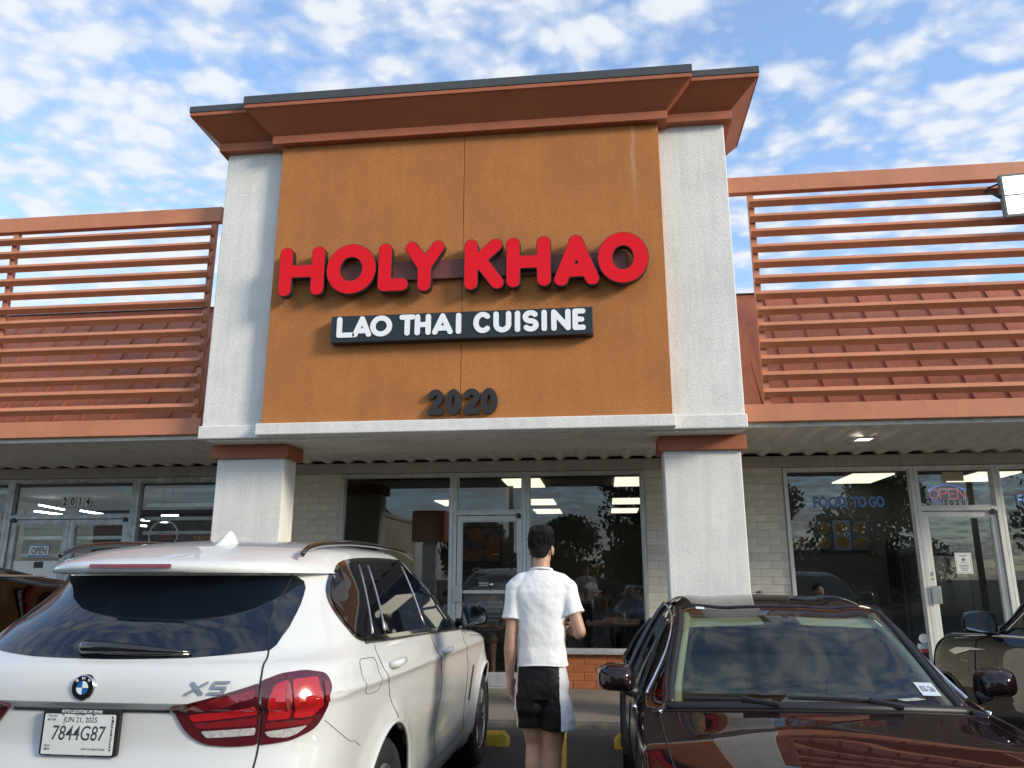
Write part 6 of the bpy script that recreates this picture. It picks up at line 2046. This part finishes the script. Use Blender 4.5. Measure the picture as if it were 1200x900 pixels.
# ---- the young man walking to the door (seen from behind, he faces +Y)
BY = 4.90
def boy():
    root = empty('person', (-.385, BY, 0), 0, 'person walking to the door in a white tee and black shorts with white sides', 'person')
    # local: x right, y forward (towards the door), z up
    def L(x, y, z): return (x, y, z)
    b = MB()
    hc = (.000, .035, 1.735)
    Ph = head(b, hc, .232, yaw=math.pi - .18, pitch=.05, sx=.92)
    limb(b, [(0, -.005, 1.50), (0, .004, 1.58), (.0, .022, 1.675)], [.060, .050, .052], 18)
    limb(b, [(0, -.01, 1.50), (-.09, -.012, 1.53), (-.155, -.012, 1.50)], [.06, .052, .045], 12)
    limb(b, [(0, -.01, 1.50), (.09, -.012, 1.53), (.155, -.012, 1.50)], [.06, .052, .045], 12)
    sections(b, [(0, 0, 1.02, .13, .09), (0, 0, 1.15, .132, .088), (0, 0, 1.30, .150, .098), (0, -.005, 1.42, .165, .10), (0, -.01, 1.50, .135, .075), (0, -.01, 1.54, .07, .05)])
    sections(b, [(0, 0, .86, .135, .10), (0, 0, .96, .150, .108), (0, 0, 1.05, .135, .095)])
    # left arm hanging, right arm bent forward
    lsh, lel, lwr = (-.160, -.01, 1.470), (-.188, -.035, 1.195), (-.198, .015, .975)
    rsh, rel, rwr = (.158, -.01, 1.470), (.230, -.05, 1.245), (.205, .165, 1.215)
    arm(b, lsh, lel, lwr, (.050, .039, .040, .030, .0245)); arm(b, rsh, rel, rwr, (.050, .040, .042, .031, .0245))
    hand(b, lwr, (.06, .06, -1), (.1, .9, -.1), (1, -.35, .1), curl=.42, s=.98)
    hand(b, rwr, (-.12, 1, .16), (-.2, 0, 1), (-1, -.1, -.2), curl=.75, s=.98)
    # legs mid-stride
    lh, lk, la = (-.075, .0, .90), (-.055, .075, .60), (-.050, -.075, .20)
    rh, rk, ra_ = (.078, .0, .90), (.055, .030, .585), (.020, .045, .085)
    lh = (-.075, .0, .90)
    leg(b, lh, lk, la, (.088, .059, .050, .056, .036)); leg(b, rh, rk, ra_, (.088, .061, .052, .058, .036))
    limb(b, [(la[0], la[1], la[2]), (la[0], la[1] + .05, la[2] - .07), (la[0] + .005, la[1] + .13, la[2] - .145)], [.036, .034, .028], 10)
    limb(b, [(ra_[0], ra_[1] - .03, .055), (ra_[0], ra_[1] + .06, .045), (ra_[0] + .005, ra_[1] + .14, .030)], [.034, .034, .026], 10)
    body = fuse(b, 'body', .0065, 3)
    bo = link('body', body, root, M['skin_light'])
    eyes(Ph, bo)
    # hair: short, dark, fuller on top
    h = MB()
    def cap(pts): pass
    k = .232 / .23
    hb = MB()
    rnd = random.Random(4)
    hb.ball((0, .012, .040), (.081, .104, .094), 24)
    hb.ball((0, .050, .0), (.070, .066, .072), 18)
    hb.ball((0, -.035, .085), (.068, .070, .050), 16)
    hb.ball((.035, .02, .095), (.05, .07, .045), 14)
    hb.ball((-.035, .02, .095), (.05, .07, .045), 14)
    for v in hb.v: h.v.append(Ph(*v))
    h.f += hb.f; h.mi += hb.mi
    # cut the face free and shape the nape line
    hm = fuse(h, 'hair', .006, 2, (.006, .025))
    bm = bmesh.new(); bm.from_mesh(hm)
    inv = Matrix.Rotation(math.pi - .18, 3, 'Z') @ Matrix.Rotation(.05, 3, 'X')
    inv = inv.inverted()
    kill = []
    for f in bm.faces:
        q = inv @ (f.calc_center_median() - Vector(hc))
        if (q.y < -.062 and q.z < .062) or q.z < -.064 or (abs(q.x) > .05 and q.z < -.020 and q.y < .030) or (q.y < .0 and q.z < -.0): kill.append(f)
    bmesh.ops.delete(bm, geom=kill, context='FACES')
    bm.to_mesh(hm); bm.free()
    link('hair', hm, root, M['hair'])
    hs = MB()
    for i in range(620):
        a = rnd.uniform(0, 2 * math.pi); e = rnd.uniform(-.45, 1.45)
        if math.sin(a) < -.35 and e < .75: continue
        d = Vector((math.cos(a) * math.cos(e), math.sin(a) * math.cos(e), math.sin(e)))
        p = Vector((d.x * .079, .014 + d.y * .101, .036 + d.z * .097))
        if p.z < -.04 or (abs(p.x) > .055 and p.z < -.01 and p.y < .03): continue
        t = (Vector((0, -.3, -1)) - d * d.dot(Vector((0, -.3, -1)))).normalized()
        if d.z > .75: t = (Vector((rnd.uniform(-1, 1), -1, 0)) - d * (-d.y)).normalized()
        ln = rnd.uniform(.018, .042)
        q0, q1, q2 = p - d * .003, p + d * .006 + t * ln * .5, p + d * .004 + t * ln
        hs.tube([Ph(*q0), Ph(*q1), Ph(*q2)], [.0042, .0038, .0008], 4)
    ho = hs.build('hair_locks', M['hair'], root, smooth=True)
    ho['kind'] = 'stuff'
    # T-shirt
    t = MB()
    sections(t, [(.004, .0, 1.050, .148, .110), (.003, .0, 1.075, .147, .110), (0, .0, 1.16, .141, .104), (0, .002, 1.28, .148, .106), (0, -.002, 1.40, .160, .110), (0, -.008, 1.47, .174, .102), (0, -.010, 1.515, .165, .088), (0, -.008, 1.550, .130, .080), (0, -.004, 1.580, .098, .074), (0, -.002, 1.600, .072, .068)], 40, 2.5)
    def sleeve(sh, el, dz, flare):
        sh, el = Vector(sh), Vector(el)
        p = sh.lerp(el, .58)
        limb(t, [sh + Vector((-math.copysign(.05, sh.x), 0, .022)), sh.lerp(el, .05), sh.lerp(el, .35)], [.060, .065, .061], 18)
        t.tube([sh.lerp(el, .25), sh.lerp(el, .5), p], [.060, .062, .064 + flare], 22)
    for s_ in (lsh, rsh):
        k_ = math.copysign(1, s_[0])
        limb(t, [(k_ * .05, -.008, 1.548), (k_ * .115, -.012, 1.528), (k_ * .160, -.012, 1.490)], [.055, .058, .062], 16)
    sleeve(lsh, lel, 0, .002); sleeve(rsh, rel, 0, .004)
    tm = fuse(t, 't_shirt', .0065, 5, (.014, .10))
    link('t_shirt', tm, root, M['tee'])
    nb = MB().tube([(.064 * math.cos(a), -.002 + .062 * math.sin(a), 1.603 - .010 * math.sin(a)) for a in [2 * math.pi * i / 28 for i in range(28)]], .007, 8, closed=True)
    nb.build('neck_band', M['tee'], root, smooth=True)
    hm_ = MB().tube([(.004 + .1485 * math.copysign(abs(math.cos(a)) ** .85, math.cos(a)), .113 * math.copysign(abs(math.sin(a)) ** .85, math.sin(a)), 1.052 + .004 * math.sin(3 * a)) for a in [2 * math.pi * i / 44 for i in range(44)]], .005, 6, closed=True)
    hm_.build('shirt_hem', M['tee'], root, smooth=True)
    # shorts
    s = MB()
    sections(s, [(0, 0, .86, .160, .118), (0, 0, .95, .160, .120), (0, 0, 1.03, .143, .106), (0, 0, 1.062, .128, .094)], 34, 2.6)
    def pleg(x0, x1, zb, y1, rx, ry):
        sections(s, [(x1, y1, zb, rx, ry), (x1, y1 * .9, zb + .06, rx, ry), (x0 * .6 + x1 * .4, y1 * .4, .80, .098, .118), (x0, 0, .88, .085, .112), (x0 * .9, 0, .95, .07, .10)], 30, 2.6)
    pleg(-.078, -.066, .700, .030, .092, .105)
    pleg(.078, .088, .692, .005, .102, .118)
    sm_ = fuse(s, 'shorts', .0065, 4, (.016, .075))
    o = link('shorts', sm_, root, [M['shorts_black'], M['shorts_white']])
    def panel(c):
        z = c.z
        if c.x > 0:
            lim = .104 + (1.05 - z) * .030
            return c.x > lim
        return c.x < -.142 - (1.0 - z) * .004 and c.y > -.075
    for p in sm_.polygons:
        p.material_index = 1 if panel(p.center) else 0
    for an, toe in (((la[0], la[1] + .02, .125), (0.05, 1, 0)), ((ra_[0], ra_[1], .080), (.04, 1, 0))):
        shoe('shoe', an, toe, M['white_plain'], M['paper'], root)
    return root
boy()

# ---- diners seen through the glass
M['cap_cream'] = cloth_mat('cap_cream', (0.70, 0.67, 0.58), 0.8, .2)
M['shirt_dark'] = cloth_mat('shirt_dark', (0.030, 0.034, 0.042), 0.85, .5)
M['shirt_blue'] = cloth_mat('shirt_blue', (0.055, 0.095, 0.15), 0.85, .5)
M['shirt_grey'] = cloth_mat('shirt_grey', (0.12, 0.12, 0.125), 0.85, .5)
M['trouser'] = cloth_mat('trouser', (0.022, 0.022, 0.026), 0.85, .4)
M['khaki'] = cloth_mat('khaki', (0.20, 0.145, 0.075), 0.85, .4)
def stripes(name, a, b_):
    m, t, b = principled(name)
    tc = t.n('ShaderNodeTexCoord').outputs['Object']
    z = t.n('ShaderNodeSeparateXYZ', ins={0: tc}).outputs[2]
    w = t.math('SINE', t.math('MULTIPLY', z, 95.0))
    t.t.links.new(t.mix(t.ramp(w, [(.45, 0), (.55, 1)]), a, b_), b.inputs['Base Color'])
    b.inputs['Roughness'].default_value = .85
    return m
M['striped'] = stripes('striped_shirt', (0.36, 0.38, 0.40), (0.06, 0.08, 0.11))
def diner(loc, rz, label, shirt, pants, skin, sitting=True, cap=None, lift=0.0, lean=.06, arms='table', s=1.0, look=0.0, nod=.12, group=None, hair=True, shoes=None):
    """faces -Y before rz; seat height .45"""
    root = empty('person', loc, rz, label, 'person', group)
    b = MB(); t = MB(); p = MB()
    hz = (.50 if sitting else .90) * (1 if s > .9 else s)
    if sitting: hz = .52
    T = .50 * s
    ch = Vector((0, -lean * 1.0, hz + T * .78)); nk = Vector((0, -lean * 1.5, hz + T * 1.08))
    hc = nk + Vector((0, -.035, .15 * s))
    P = head(b, hc, .225 * (.5 + .5 * s), yaw=look, pitch=nod)
    limb(b, [nk - Vector((0, 0, .06)), nk + Vector((0, -.01, .06 * s))], [.058 * s, .054 * s], 14)
    sections(b, [(0, 0, hz, .14 * s, .10 * s), (0, -lean * .5, hz + T * .35, .135 * s, .092 * s), (0, -lean, hz + T * .75, .16 * s, .10 * s), (0, -lean * 1.3, hz + T * 1.0, .12 * s, .065 * s)])
    sections(t, [(0, 0, hz - .03, .165 * s, .13 * s), (0, -lean * .5, hz + T * .35, .158 * s, .118 * s), (0, -lean, hz + T * .75, .182 * s, .118 * s), (0, -lean * 1.2, hz + T * .96, .155 * s, .085 * s), (0, -lean * 1.4, hz + T * 1.10, .075 * s, .062 * s)], 30)
    for sg in (1, -1):
        sh = Vector((sg * .185 * s, -lean * 1.2, hz + T * .93))
        if arms == 'table':
            el = Vector((sg * .235 * s, -lean - .16 * s, hz + T * .45)); wr = Vector((sg * .10 * s, -lean - .36 * s, hz + T * .53)); dd = (-sg * .3, -1, -.1)
        elif arms == 'lap':
            el = Vector((sg * .225 * s, -lean - .05, hz + T * .42)); wr = Vector((sg * .07 * s, -lean - .24 * s, hz + T * .36)); dd = (-sg * .4, -1, .1)
        else:
            el = Vector((sg * .225 * s, .03, hz + T * .40)); wr = Vector((sg * .225 * s, -.05, hz + T * .40 - .25 * s)); dd = (0, -.15, -1)
        arm(b, sh, el, wr, tuple(q * (.5 + .5 * s) for q in (.052, .042, .044, .033, .026)))
        hand(b, wr, dd, (-sg, -.2, .2) if arms != 'down' else (0, -1, 0), (0, 0, -1) if arms != 'down' else (-sg, 0, 0), curl=.7, s=.95 * s)
        limb(t, [sh + Vector((-sg * .03, 0, .01)), sh.lerp(el, .3), sh.lerp(el, .62)], [.068 * s, .066 * s, .066 * s], 14)
        if sitting:
            hp = Vector((sg * .09 * s, 0, hz - .02)); kn = Vector((sg * .12 * s, -.40 * s, hz + .0)); an = Vector((sg * .12 * s, -.40 * s, .10))
        else:
            hp = Vector((sg * .085 * s, 0, hz)); kn = Vector((sg * .09 * s, -.02, hz * .55)); an = Vector((sg * .09 * s, .02, .09))
        leg(b, hp, kn, an, tuple(q * (.5 + .5 * s) for q in (.085, .064, .056, .058, .038)), toe=(0, -1, 0))
        limb(p, [hp + Vector((0, .02, 0)), hp.lerp(kn, .5), kn], [.098 * s, .088 * s, .076 * s], 14)
        if pants is not M['khaki']: limb(p, [kn, kn.lerp(an, .5), an + Vector((0, 0, .03))], [.076 * s, .070 * s, .062 * s], 14)
        shoe('shoe', an - Vector((0, 0, .02)), (sg * .12, -1, 0), shoes or M['black'], M['paper'] if shoes else M['rubber'], root, .95 * (.4 + .6 * s))
    bo = link('body', fuse(b, 'body', .009, 2), root, skin)
    eyes(P, bo)
    link('shirt', fuse(t, 'shirt', .011, 3, (.014, .07)), root, shirt)
    sections(p, [(0, .01, hz - .09, .16 * s, .13 * s), (0, .0, hz + .06, .155 * s, .12 * s)], 24)
    link('trousers', fuse(p, 'trousers', .012, 3, (.012, .08)), root, pants)
    hb = MB()
    if cap:
        tmp = MB()
        tmp.ball((0, .008, .052), (.086, .104, .078), 20)
        for v in tmp.v: hb.v.append(P(v[0], v[1], max(v[2], .030)))
        hb.f += tmp.f; hb.mi += tmp.mi
        o = len(hb.v); n = 12
        for r_, z in ((.080, .036), (.150, .016)):
            for i in range(n + 1):
                a = R(205 + 130 * i / n); hb.v.append(P(.082 * math.cos(a) * (1.0), -.02 + r_ * math.sin(a) * 1.12, z + .008 * abs(math.cos(a)) * -1))
        for i in range(n): hb.f.append((o + i, o + i + 1, o + n + 2 + i, o + n + 1 + i)); hb.mi.append(0)
        co = hb.build('cap', cap, root, smooth=True)
        sl_ = co.modifiers.new('s', 'SOLIDIFY'); sl_.thickness = .004
        hh = MB(); tmp = MB().ball((0, .05, -.005), (.072, .058, .056), 16)
        for v in tmp.v: hh.v.append(P(*v))
        hh.f += tmp.f; hh.mi += tmp.mi
        hh.build('hair', M['hair'], root, smooth=True)
    elif hair:
        tmp = MB()
        tmp.ball((0, .020, .038), (.083, .100, .092), 20); tmp.ball((0, .05, -.01), (.072, .062, .07), 16)
        hh = MB()
        for v in tmp.v: hh.v.append(P(*v))
        hh.f += tmp.f; hh.mi += tmp.mi
        me = fuse(hh, 'hair', .010, 1, (.010, .03))
        link('hair', me, root, M['hair'])
    return root
FZ = .158
diner((-.36, 12.15, FZ), R(62), 'person in a cream baseball cap and dark shirt eating at the window table', M['shirt_dark'], M['trouser'], M['skin_tan'], cap=M['cap_cream'], lean=.10)
diner((.60, 12.55, FZ), R(-75), 'person in a blue shirt seated at the right of the window table', M['shirt_blue'], M['trouser'], M['skin_tan'], lean=.05)
diner((-.20, 14.6, FZ), R(20), 'person in a grey shirt standing deep inside the restaurant', M['shirt_grey'], M['trouser'], M['skin_tan'], sitting=False, arms='down')
diner((.55, 14.1, FZ), R(-10), 'person in a dark shirt seated further back behind the window table', M['shirt_dark'], M['trouser'], M['skin_tan'])
diner((-1.78, 12.2, FZ), R(35), 'person in a striped shirt and khaki shorts with white shoes seated behind the door', M['striped'], M['khaki'], M['skin_tan'], arms='lap', shoes=M['white_plain'], nod=.3)
diner((3.15, 12.5, FZ), R(10), 'person in a dark shirt with black hair behind the FOOD TO GO window', M['shirt_grey'], M['trouser'], M['skin_tan'], arms='lap')

# ---- restaurant furniture
M['table_top'] = mat('table_top', (0.16, 0.085, 0.04), 0.35, var=0.3, vscale=6, vstretch=(.3, 4, 1))
def table(x, y, w, d, label):
    t = wempty('table', (x, y, FZ), label, 'table', 'restaurant tables')
    MB().box(x - w / 2, x + w / 2, y - d / 2, y + d / 2, FZ + .72, FZ + .755).build('table_top', M['table_top'], t, bevel=.006)
    MB().revolve([(.26, FZ + .002), (.26, FZ + .02), (.04, FZ + .05), (.04, FZ + .72)], 18, 'z', (x, y, 0)).build('pedestal', M['black'], t)
def chair(x, y, rz, label):
    t = empty('chair', (x, y, FZ), rz, label, 'chair', 'restaurant chairs')
    MB().box(-.21, .21, -.21, .21, .42, .465).build('seat', M['dash'], t, bevel=.015)
    MB().hexa([(-.20, .19, .55), (.20, .19, .55), (.20, .215, .55), (-.20, .215, .55), (-.20, .25, .90), (.20, .25, .90), (.20, .275, .90), (-.20, .275, .90)]).build('backrest', M['dash'], t, bevel=.01)
    for sx in (-1, 1):
        MB().tube([(sx * .19, -.19, 0), (sx * .19, -.19, .42)], .013, 6).build('leg', M['steel'], t)
        MB().tube([(sx * .19, .22, 0), (sx * .19, .20, .42), (sx * .19, .27, .90)], .013, 6).build('leg', M['steel'], t)
table(.10, 12.18, .75, .70, 'brown pedestal table by the right hand pane between the two diners')
table(-1.95, 11.65, .6, .6, 'small brown pedestal table beside the person in the striped shirt')
table(.3, 13.55, .9, .7, 'brown pedestal table in the second row behind the diners')
chair(-.36, 12.15, R(62), 'black chair under the person in the cream cap')
chair(.60, 12.55, R(-75), 'black chair under the person in the blue shirt')
chair(.55, 14.1, R(-10), 'black chair under the diner further back')
chair(-1.78, 12.2, R(35), 'black chair under the person in the striped shirt')
chair(3.15, 12.5, R(10), 'black chair behind the FOOD TO GO window')
for (x, y, n) in ((.02, 12.06, 'plate'), (.22, 12.28, 'plate')):
    o = MB().revolve([(0, FZ + .757), (.07, FZ + .757), (.11, FZ + .772), (.108, FZ + .776), (.07, FZ + .763), (0, FZ + .762)], 20, 'z', (x, y, 0)).build('plate', M['white_plain'])
    tag(o, 'white plate on the window table ' + ('near the glass' if y < 12.2 else 'beside the blue shirt'), 'plate')
o = MB().revolve([(0, FZ + .757), (.032, FZ + .757), (.038, FZ + .90), (.035, FZ + .90), (.03, FZ + .765), (0, FZ + .765)], 16, 'z', (.30, 12.08, 0)).build('drinking_glass', M['glass'])
tag(o, 'clear drinking glass on the window table', 'glass')
# toy-like hanging bundle high in the middle door: dark motorbike-like clutter
MC = wempty('wall_picture', (-2.05, 13.0, 2.0), 'framed colourful picture hanging behind the middle door', 'picture')
MB().box(-2.45, -1.68, 13.02, 13.04, 1.80, 2.40).build('frame', M['black'], MC)
pm = mat('picture_colours', (0.30, 0.12, 0.03), 0.6, var=.9, vscale=5.0, c2=(0.02, 0.03, 0.08), detail=2)
MB().box(-2.42, -1.71, 13.012, 13.019, 1.83, 2.37).build('canvas', pm, MC)
MB().box(-2.6, -1.5, 13.05, 13.15, FZ, 3.09).build('screen_wall', M['room'], MC)
# menu boards, cooler
def bowl_poster(x0, x1, z0, z1, y, label, bgs):
    t = wempty('menu_board', ((x0 + x1) / 2, y, z0), label, 'menu board')
    MB().box(x0, x1, y, y + .03, z0, z1).build('board', M['black'], t)
    n = len(bgs); w = (x1 - x0) / n
    for i, bg in enumerate(bgs):
        a = x0 + i * w
        pnl = MB().box(a + .008, a + w - .008, y - .004, y - .0005, z0 + .01, z1 - .01).build('panel', mat('menu_bg', bg, .5), t)
        for k in range(2):
            zc = z0 + (z1 - z0) * (.28 + .45 * k); r = w * .34
            _link('bowl', MB().revolve([(0, -.004), (r, -.004), (r, 0), (0, 0)], 22, 'y', (a + w / 2, y - .0045, zc)).mesh('bowl'), pnl, M['bowl'])
            _link('dish', MB().revolve([(0, -.003), (r * .76, -.003), (r * .76, 0), (0, 0)], 18, 'y', (a + w / 2, y - .0088, zc)).mesh('dish'), pnl, M['dish'])
    return t
M['bowl'] = mat('bowl_picture', (0.17, 0.18, 0.18), .6)
M['dish'] = mat('dish_colours', (0.20, 0.16, 0.04), .6, var=.8, vscale=30, c2=(0.16, 0.05, 0.01))
bowl_poster(3.48, 4.38, 1.99, 2.50, 13.56, 'menu board of three panels with bowls of food behind the FOOD TO GO window', [(0.05, 0.07, 0.08), (0.17, 0.20, 0.33), (0.08, 0.10, 0.12)])
bowl_poster(2.95, 3.34, 1.99, 2.50, 13.56, 'narrow dim menu board left of the three panel menu board', [(0.30, 0.20, 0.21)])
CO = wempty('drinks_cooler', (4.95, 12.6, FZ), 'dark drinks cooler with a lettered top panel inside the right door', 'cooler')
MB().box(4.45, 5.45, 12.6, 13.15, FZ, 2.15).build('cabinet', M['black'], CO, bevel=.01)
MB().box(4.47, 5.43, 12.585, 12.598, 1.93, 2.13).build('top_panel', mat('cooler_panel', (0.10, 0.13, 0.13), .4), CO)
text('lettering', 'Drinks', 4.92, 12.583, 1.975, .42, .11, M['ink'], CO, .001)
MB().box(4.50, 5.40, 12.588, 12.597, .35, 1.88).build('glass_door', M['black_gloss'], CO)
# ------------------------------------------------------------------ across the car park, behind the camera: trees, low building, poles (seen in the reflections; the tallest trees added for their shade)
M['bark'] = mat('bark', (0.06, 0.045, 0.032), 0.9, var=0.4, vscale=6, bump=.8, bscale=20)
M['leaf'] = mat('leaf', (0.028, 0.050, 0.014), 0.6, var=0.5, vscale=1.2, c2=(0.070, 0.100, 0.028))
def tree(x, y, h, rad, label, seed, leaves=6500):
    rnd = random.Random(seed)
    t = empty('tree', (x, y, 0), rnd.uniform(0, 6), label, 'tree')
    tr = MB()
    top = Vector((rnd.uniform(-.4, .4), rnd.uniform(-.4, .4), h * .55))
    tr.tube([(0, 0, -.1), (.05, .02, h * .2), tuple(top * .75), tuple(top)], [h * .036, h * .027, h * .02, h * .012], 9)
    clumps = []
    for i in range(17):
        a = 2.4 * i + rnd.uniform(-.3, .3)
        z = h * rnd.uniform(.20, .88)
        k = 1 - abs(z / h - .52) * 1.0
        r = rad * k * rnd.uniform(.35, .9)
        c = Vector((r * math.cos(a), r * math.sin(a), z))
        s = top * rnd.uniform(.55, .95)
        tr.tube([s, s.lerp(c, .5) + Vector((0, 0, h * .03)), c], [h * .011, h * .007, h * .003], 6)
        clumps.append((c, rad * rnd.uniform(.34, .52)))
    clumps.append((Vector((0, 0, h * .88)), rad * .42))
    tr.build('trunk', M['bark'], t, smooth=True)
    lf = MB()
    for i in range(leaves):
        c, r = rnd.choice(clumps)
        while True:
            d = Vector((rnd.uniform(-1, 1), rnd.uniform(-1, 1), rnd.uniform(-1, 1)))
            if .25 < d.length < 1: break
        p = c + Vector((d.x * r, d.y * r, d.z * r * .75))
        n = Vector((rnd.uniform(-1, 1), rnd.uniform(-1, 1), rnd.uniform(-.2, 1))).normalized()
        u = n.orthogonal().normalized(); v = n.cross(u)
        s = rnd.uniform(.12, .25)
        lf.add([p - u * s, p + v * s * .5, p + u * s, p - v * s * .5 + n * s * .2], [(0, 1, 2, 3)])
    lf.build('crown', M['leaf'], t, fix=False)
    return t
tree(3.2, -26, 8.0, 4.2, 'big leafy tree across the street behind a power pole', 1, 9000)
tree(9.5, -30, 7.5, 4.0, 'leafy tree across the street near the beige building', 2)
tree(-8.5, -33, 5.8, 2.6, 'small round tree across the street behind the low wall', 3)
tree(16, -27, 7.5, 4.2, 'tall tree at the edge of the street, sunny side', 4)
tree(24, -16, 11, 5.5, 'broad tall tree beside the car park entrance', 5, 8000)  # sun-side tree out of view, added to shade the ground
tree(33, -11, 13, 6.5, 'tallest tree by the car park entrance', 6, 8000)  # added with it to keep low sun off the cars
tree(27, -4, 9, 4.5, 'spreading tree at the end of the shop row', 7, 7000)  # unseen too, placed for its shade
tree(-2.5, -36, 6.0, 2.8, 'slim tree across the street between the poles', 8)
tree(-15, -29, 6.0, 3.0, 'tree at the corner of the low wall across the street', 9)
bl = empty('low_building', (10, -36, 0), 0, 'low beige flat roofed building across the street behind the trees', 'building')
MB().box(-10, 12, -6, 2, 0, 3.2).build('wall', mat('beige_render', (0.36, 0.33, 0.28), .9, var=.12, vscale=1, bump=.3), bl, bevel=.02)
MB().box(-10.15, 12.15, -6.15, 2.15, 3.2, 3.45).build('parapet', M['header'], bl)
for x in (-7.5, -3.5, 1.0, 5.5, 9.0):
    w_ = MB().box(x - .9, x + .9, 2.0, 2.05, .9, 2.4).build('window', M['black_gloss'], bl)
    _link('frame', MB().box(x - .97, x + .97, 1.99, 2.03, .83, 2.47).mesh('frame'), w_, M['alu'])
sd = empty('side_building', (-18, -19, 0), 0, 'cream walled building at the far side of the car park with sunlit flank', 'building')
MB().box(-8, 6.5, -7, 3.0, 0, 4.75).build('wall', mat('cream_render', (0.55, 0.49, 0.39), .9, var=.10, vscale=1.2, bump=.3, streak=.1), sd, bevel=.02)
MB().box(-8.1, 6.6, -7.1, 3.1, 4.75, 4.95).build('parapet', M['header'], sd)
MB().box(6.5, 6.56, -3.2, -2.2, 0, 2.1).build('door', M['rust'], sd)
sg_ = empty('pylon_sign', (-8.9, -18.4, 0), 0, 'brown sign box on a pale post across the car park', 'sign')
MB().box(-.35, .35, -.2, .2, 0, 3.4).build('post', M['white_stucco'], sg_, bevel=.02)
MB().box(-.85, .85, -.55, .55, 3.4, 4.95).build('sign_box', M['rust'], sg_, bevel=.02)
def pole(x, y, h, label):
    t = empty('power_pole', (x, y, 0), 0, label, 'power pole')
    MB().tube([(0, 0, -.1), (0.02, 0, h * .5), (.05, 0, h)], [.16, .14, .11], 10).build('mast', M['bark'], t, smooth=True)
    MB().box(-1.1, 1.1, -.06, .06, h - 1.0, h - .86).build('crossarm', M['bark'], t)
    for k in (-1, -.4, .4, 1): MB().tube([(k, 0, h - .86), (k, 0, h - .72)], .04, 7).build('insulator', M['steel'], t)
pole(-5.0, -21, 9.0, 'grey power pole in front of the low beige building')
pole(4.6, -19, 10.0, 'brown power pole in front of the big tree')
pole(18, -19, 10.0, 'brown power pole near the sunny end of the street')
for k in range(4):
    dx = (-1, -.4, .4, 1)[k]
    p = []
    for (xa, za), (xb, zb) in (((-40, 8.6), (-5, 8.3)), ((-5, 8.3), (4.6, 9.3)), ((4.6, 9.3), (18, 9.3)), ((18, 9.3), (60, 8.8))):
        for i in range(9):
            t_ = i / 9
            p.append((xa + (xb - xa) * t_, -20 + dx * .3, za + (zb - za) * t_ - .35 * math.sin(math.pi * t_) * min(1, (xb - xa) / 14)))
    o = MB().tube(p, .014, 4).build('power_line', M['black'])
    tag(o, 'thin black overhead line between the power poles, ' + ('outer one nearest the shops', 'second', 'third', 'outer one nearest the trees')[3 - k], 'power line', 'overhead lines along the street')
rd = MB().add([(-300, -20.5, .004), (300, -20.5, .004), (300, -13.5, .004), (-300, -13.5, .004)], [(0, 1, 2, 3)]).build('road', mat('road', (0.045, 0.044, 0.043), .9, var=.2, vscale=.8, bump=.5))
tag(rd, 'street beyond the car park', kind='structure')
vg = MB().add([(-300, -300, .003), (300, -300, .003), (300, -20.6, .003), (-300, -20.6, .003)], [(0, 1, 2, 3)]).build('verge', mat('verge', (0.05, 0.06, 0.025), .95, var=.4, vscale=2))
tag(vg, 'grass verge and yards across the street', kind='structure')
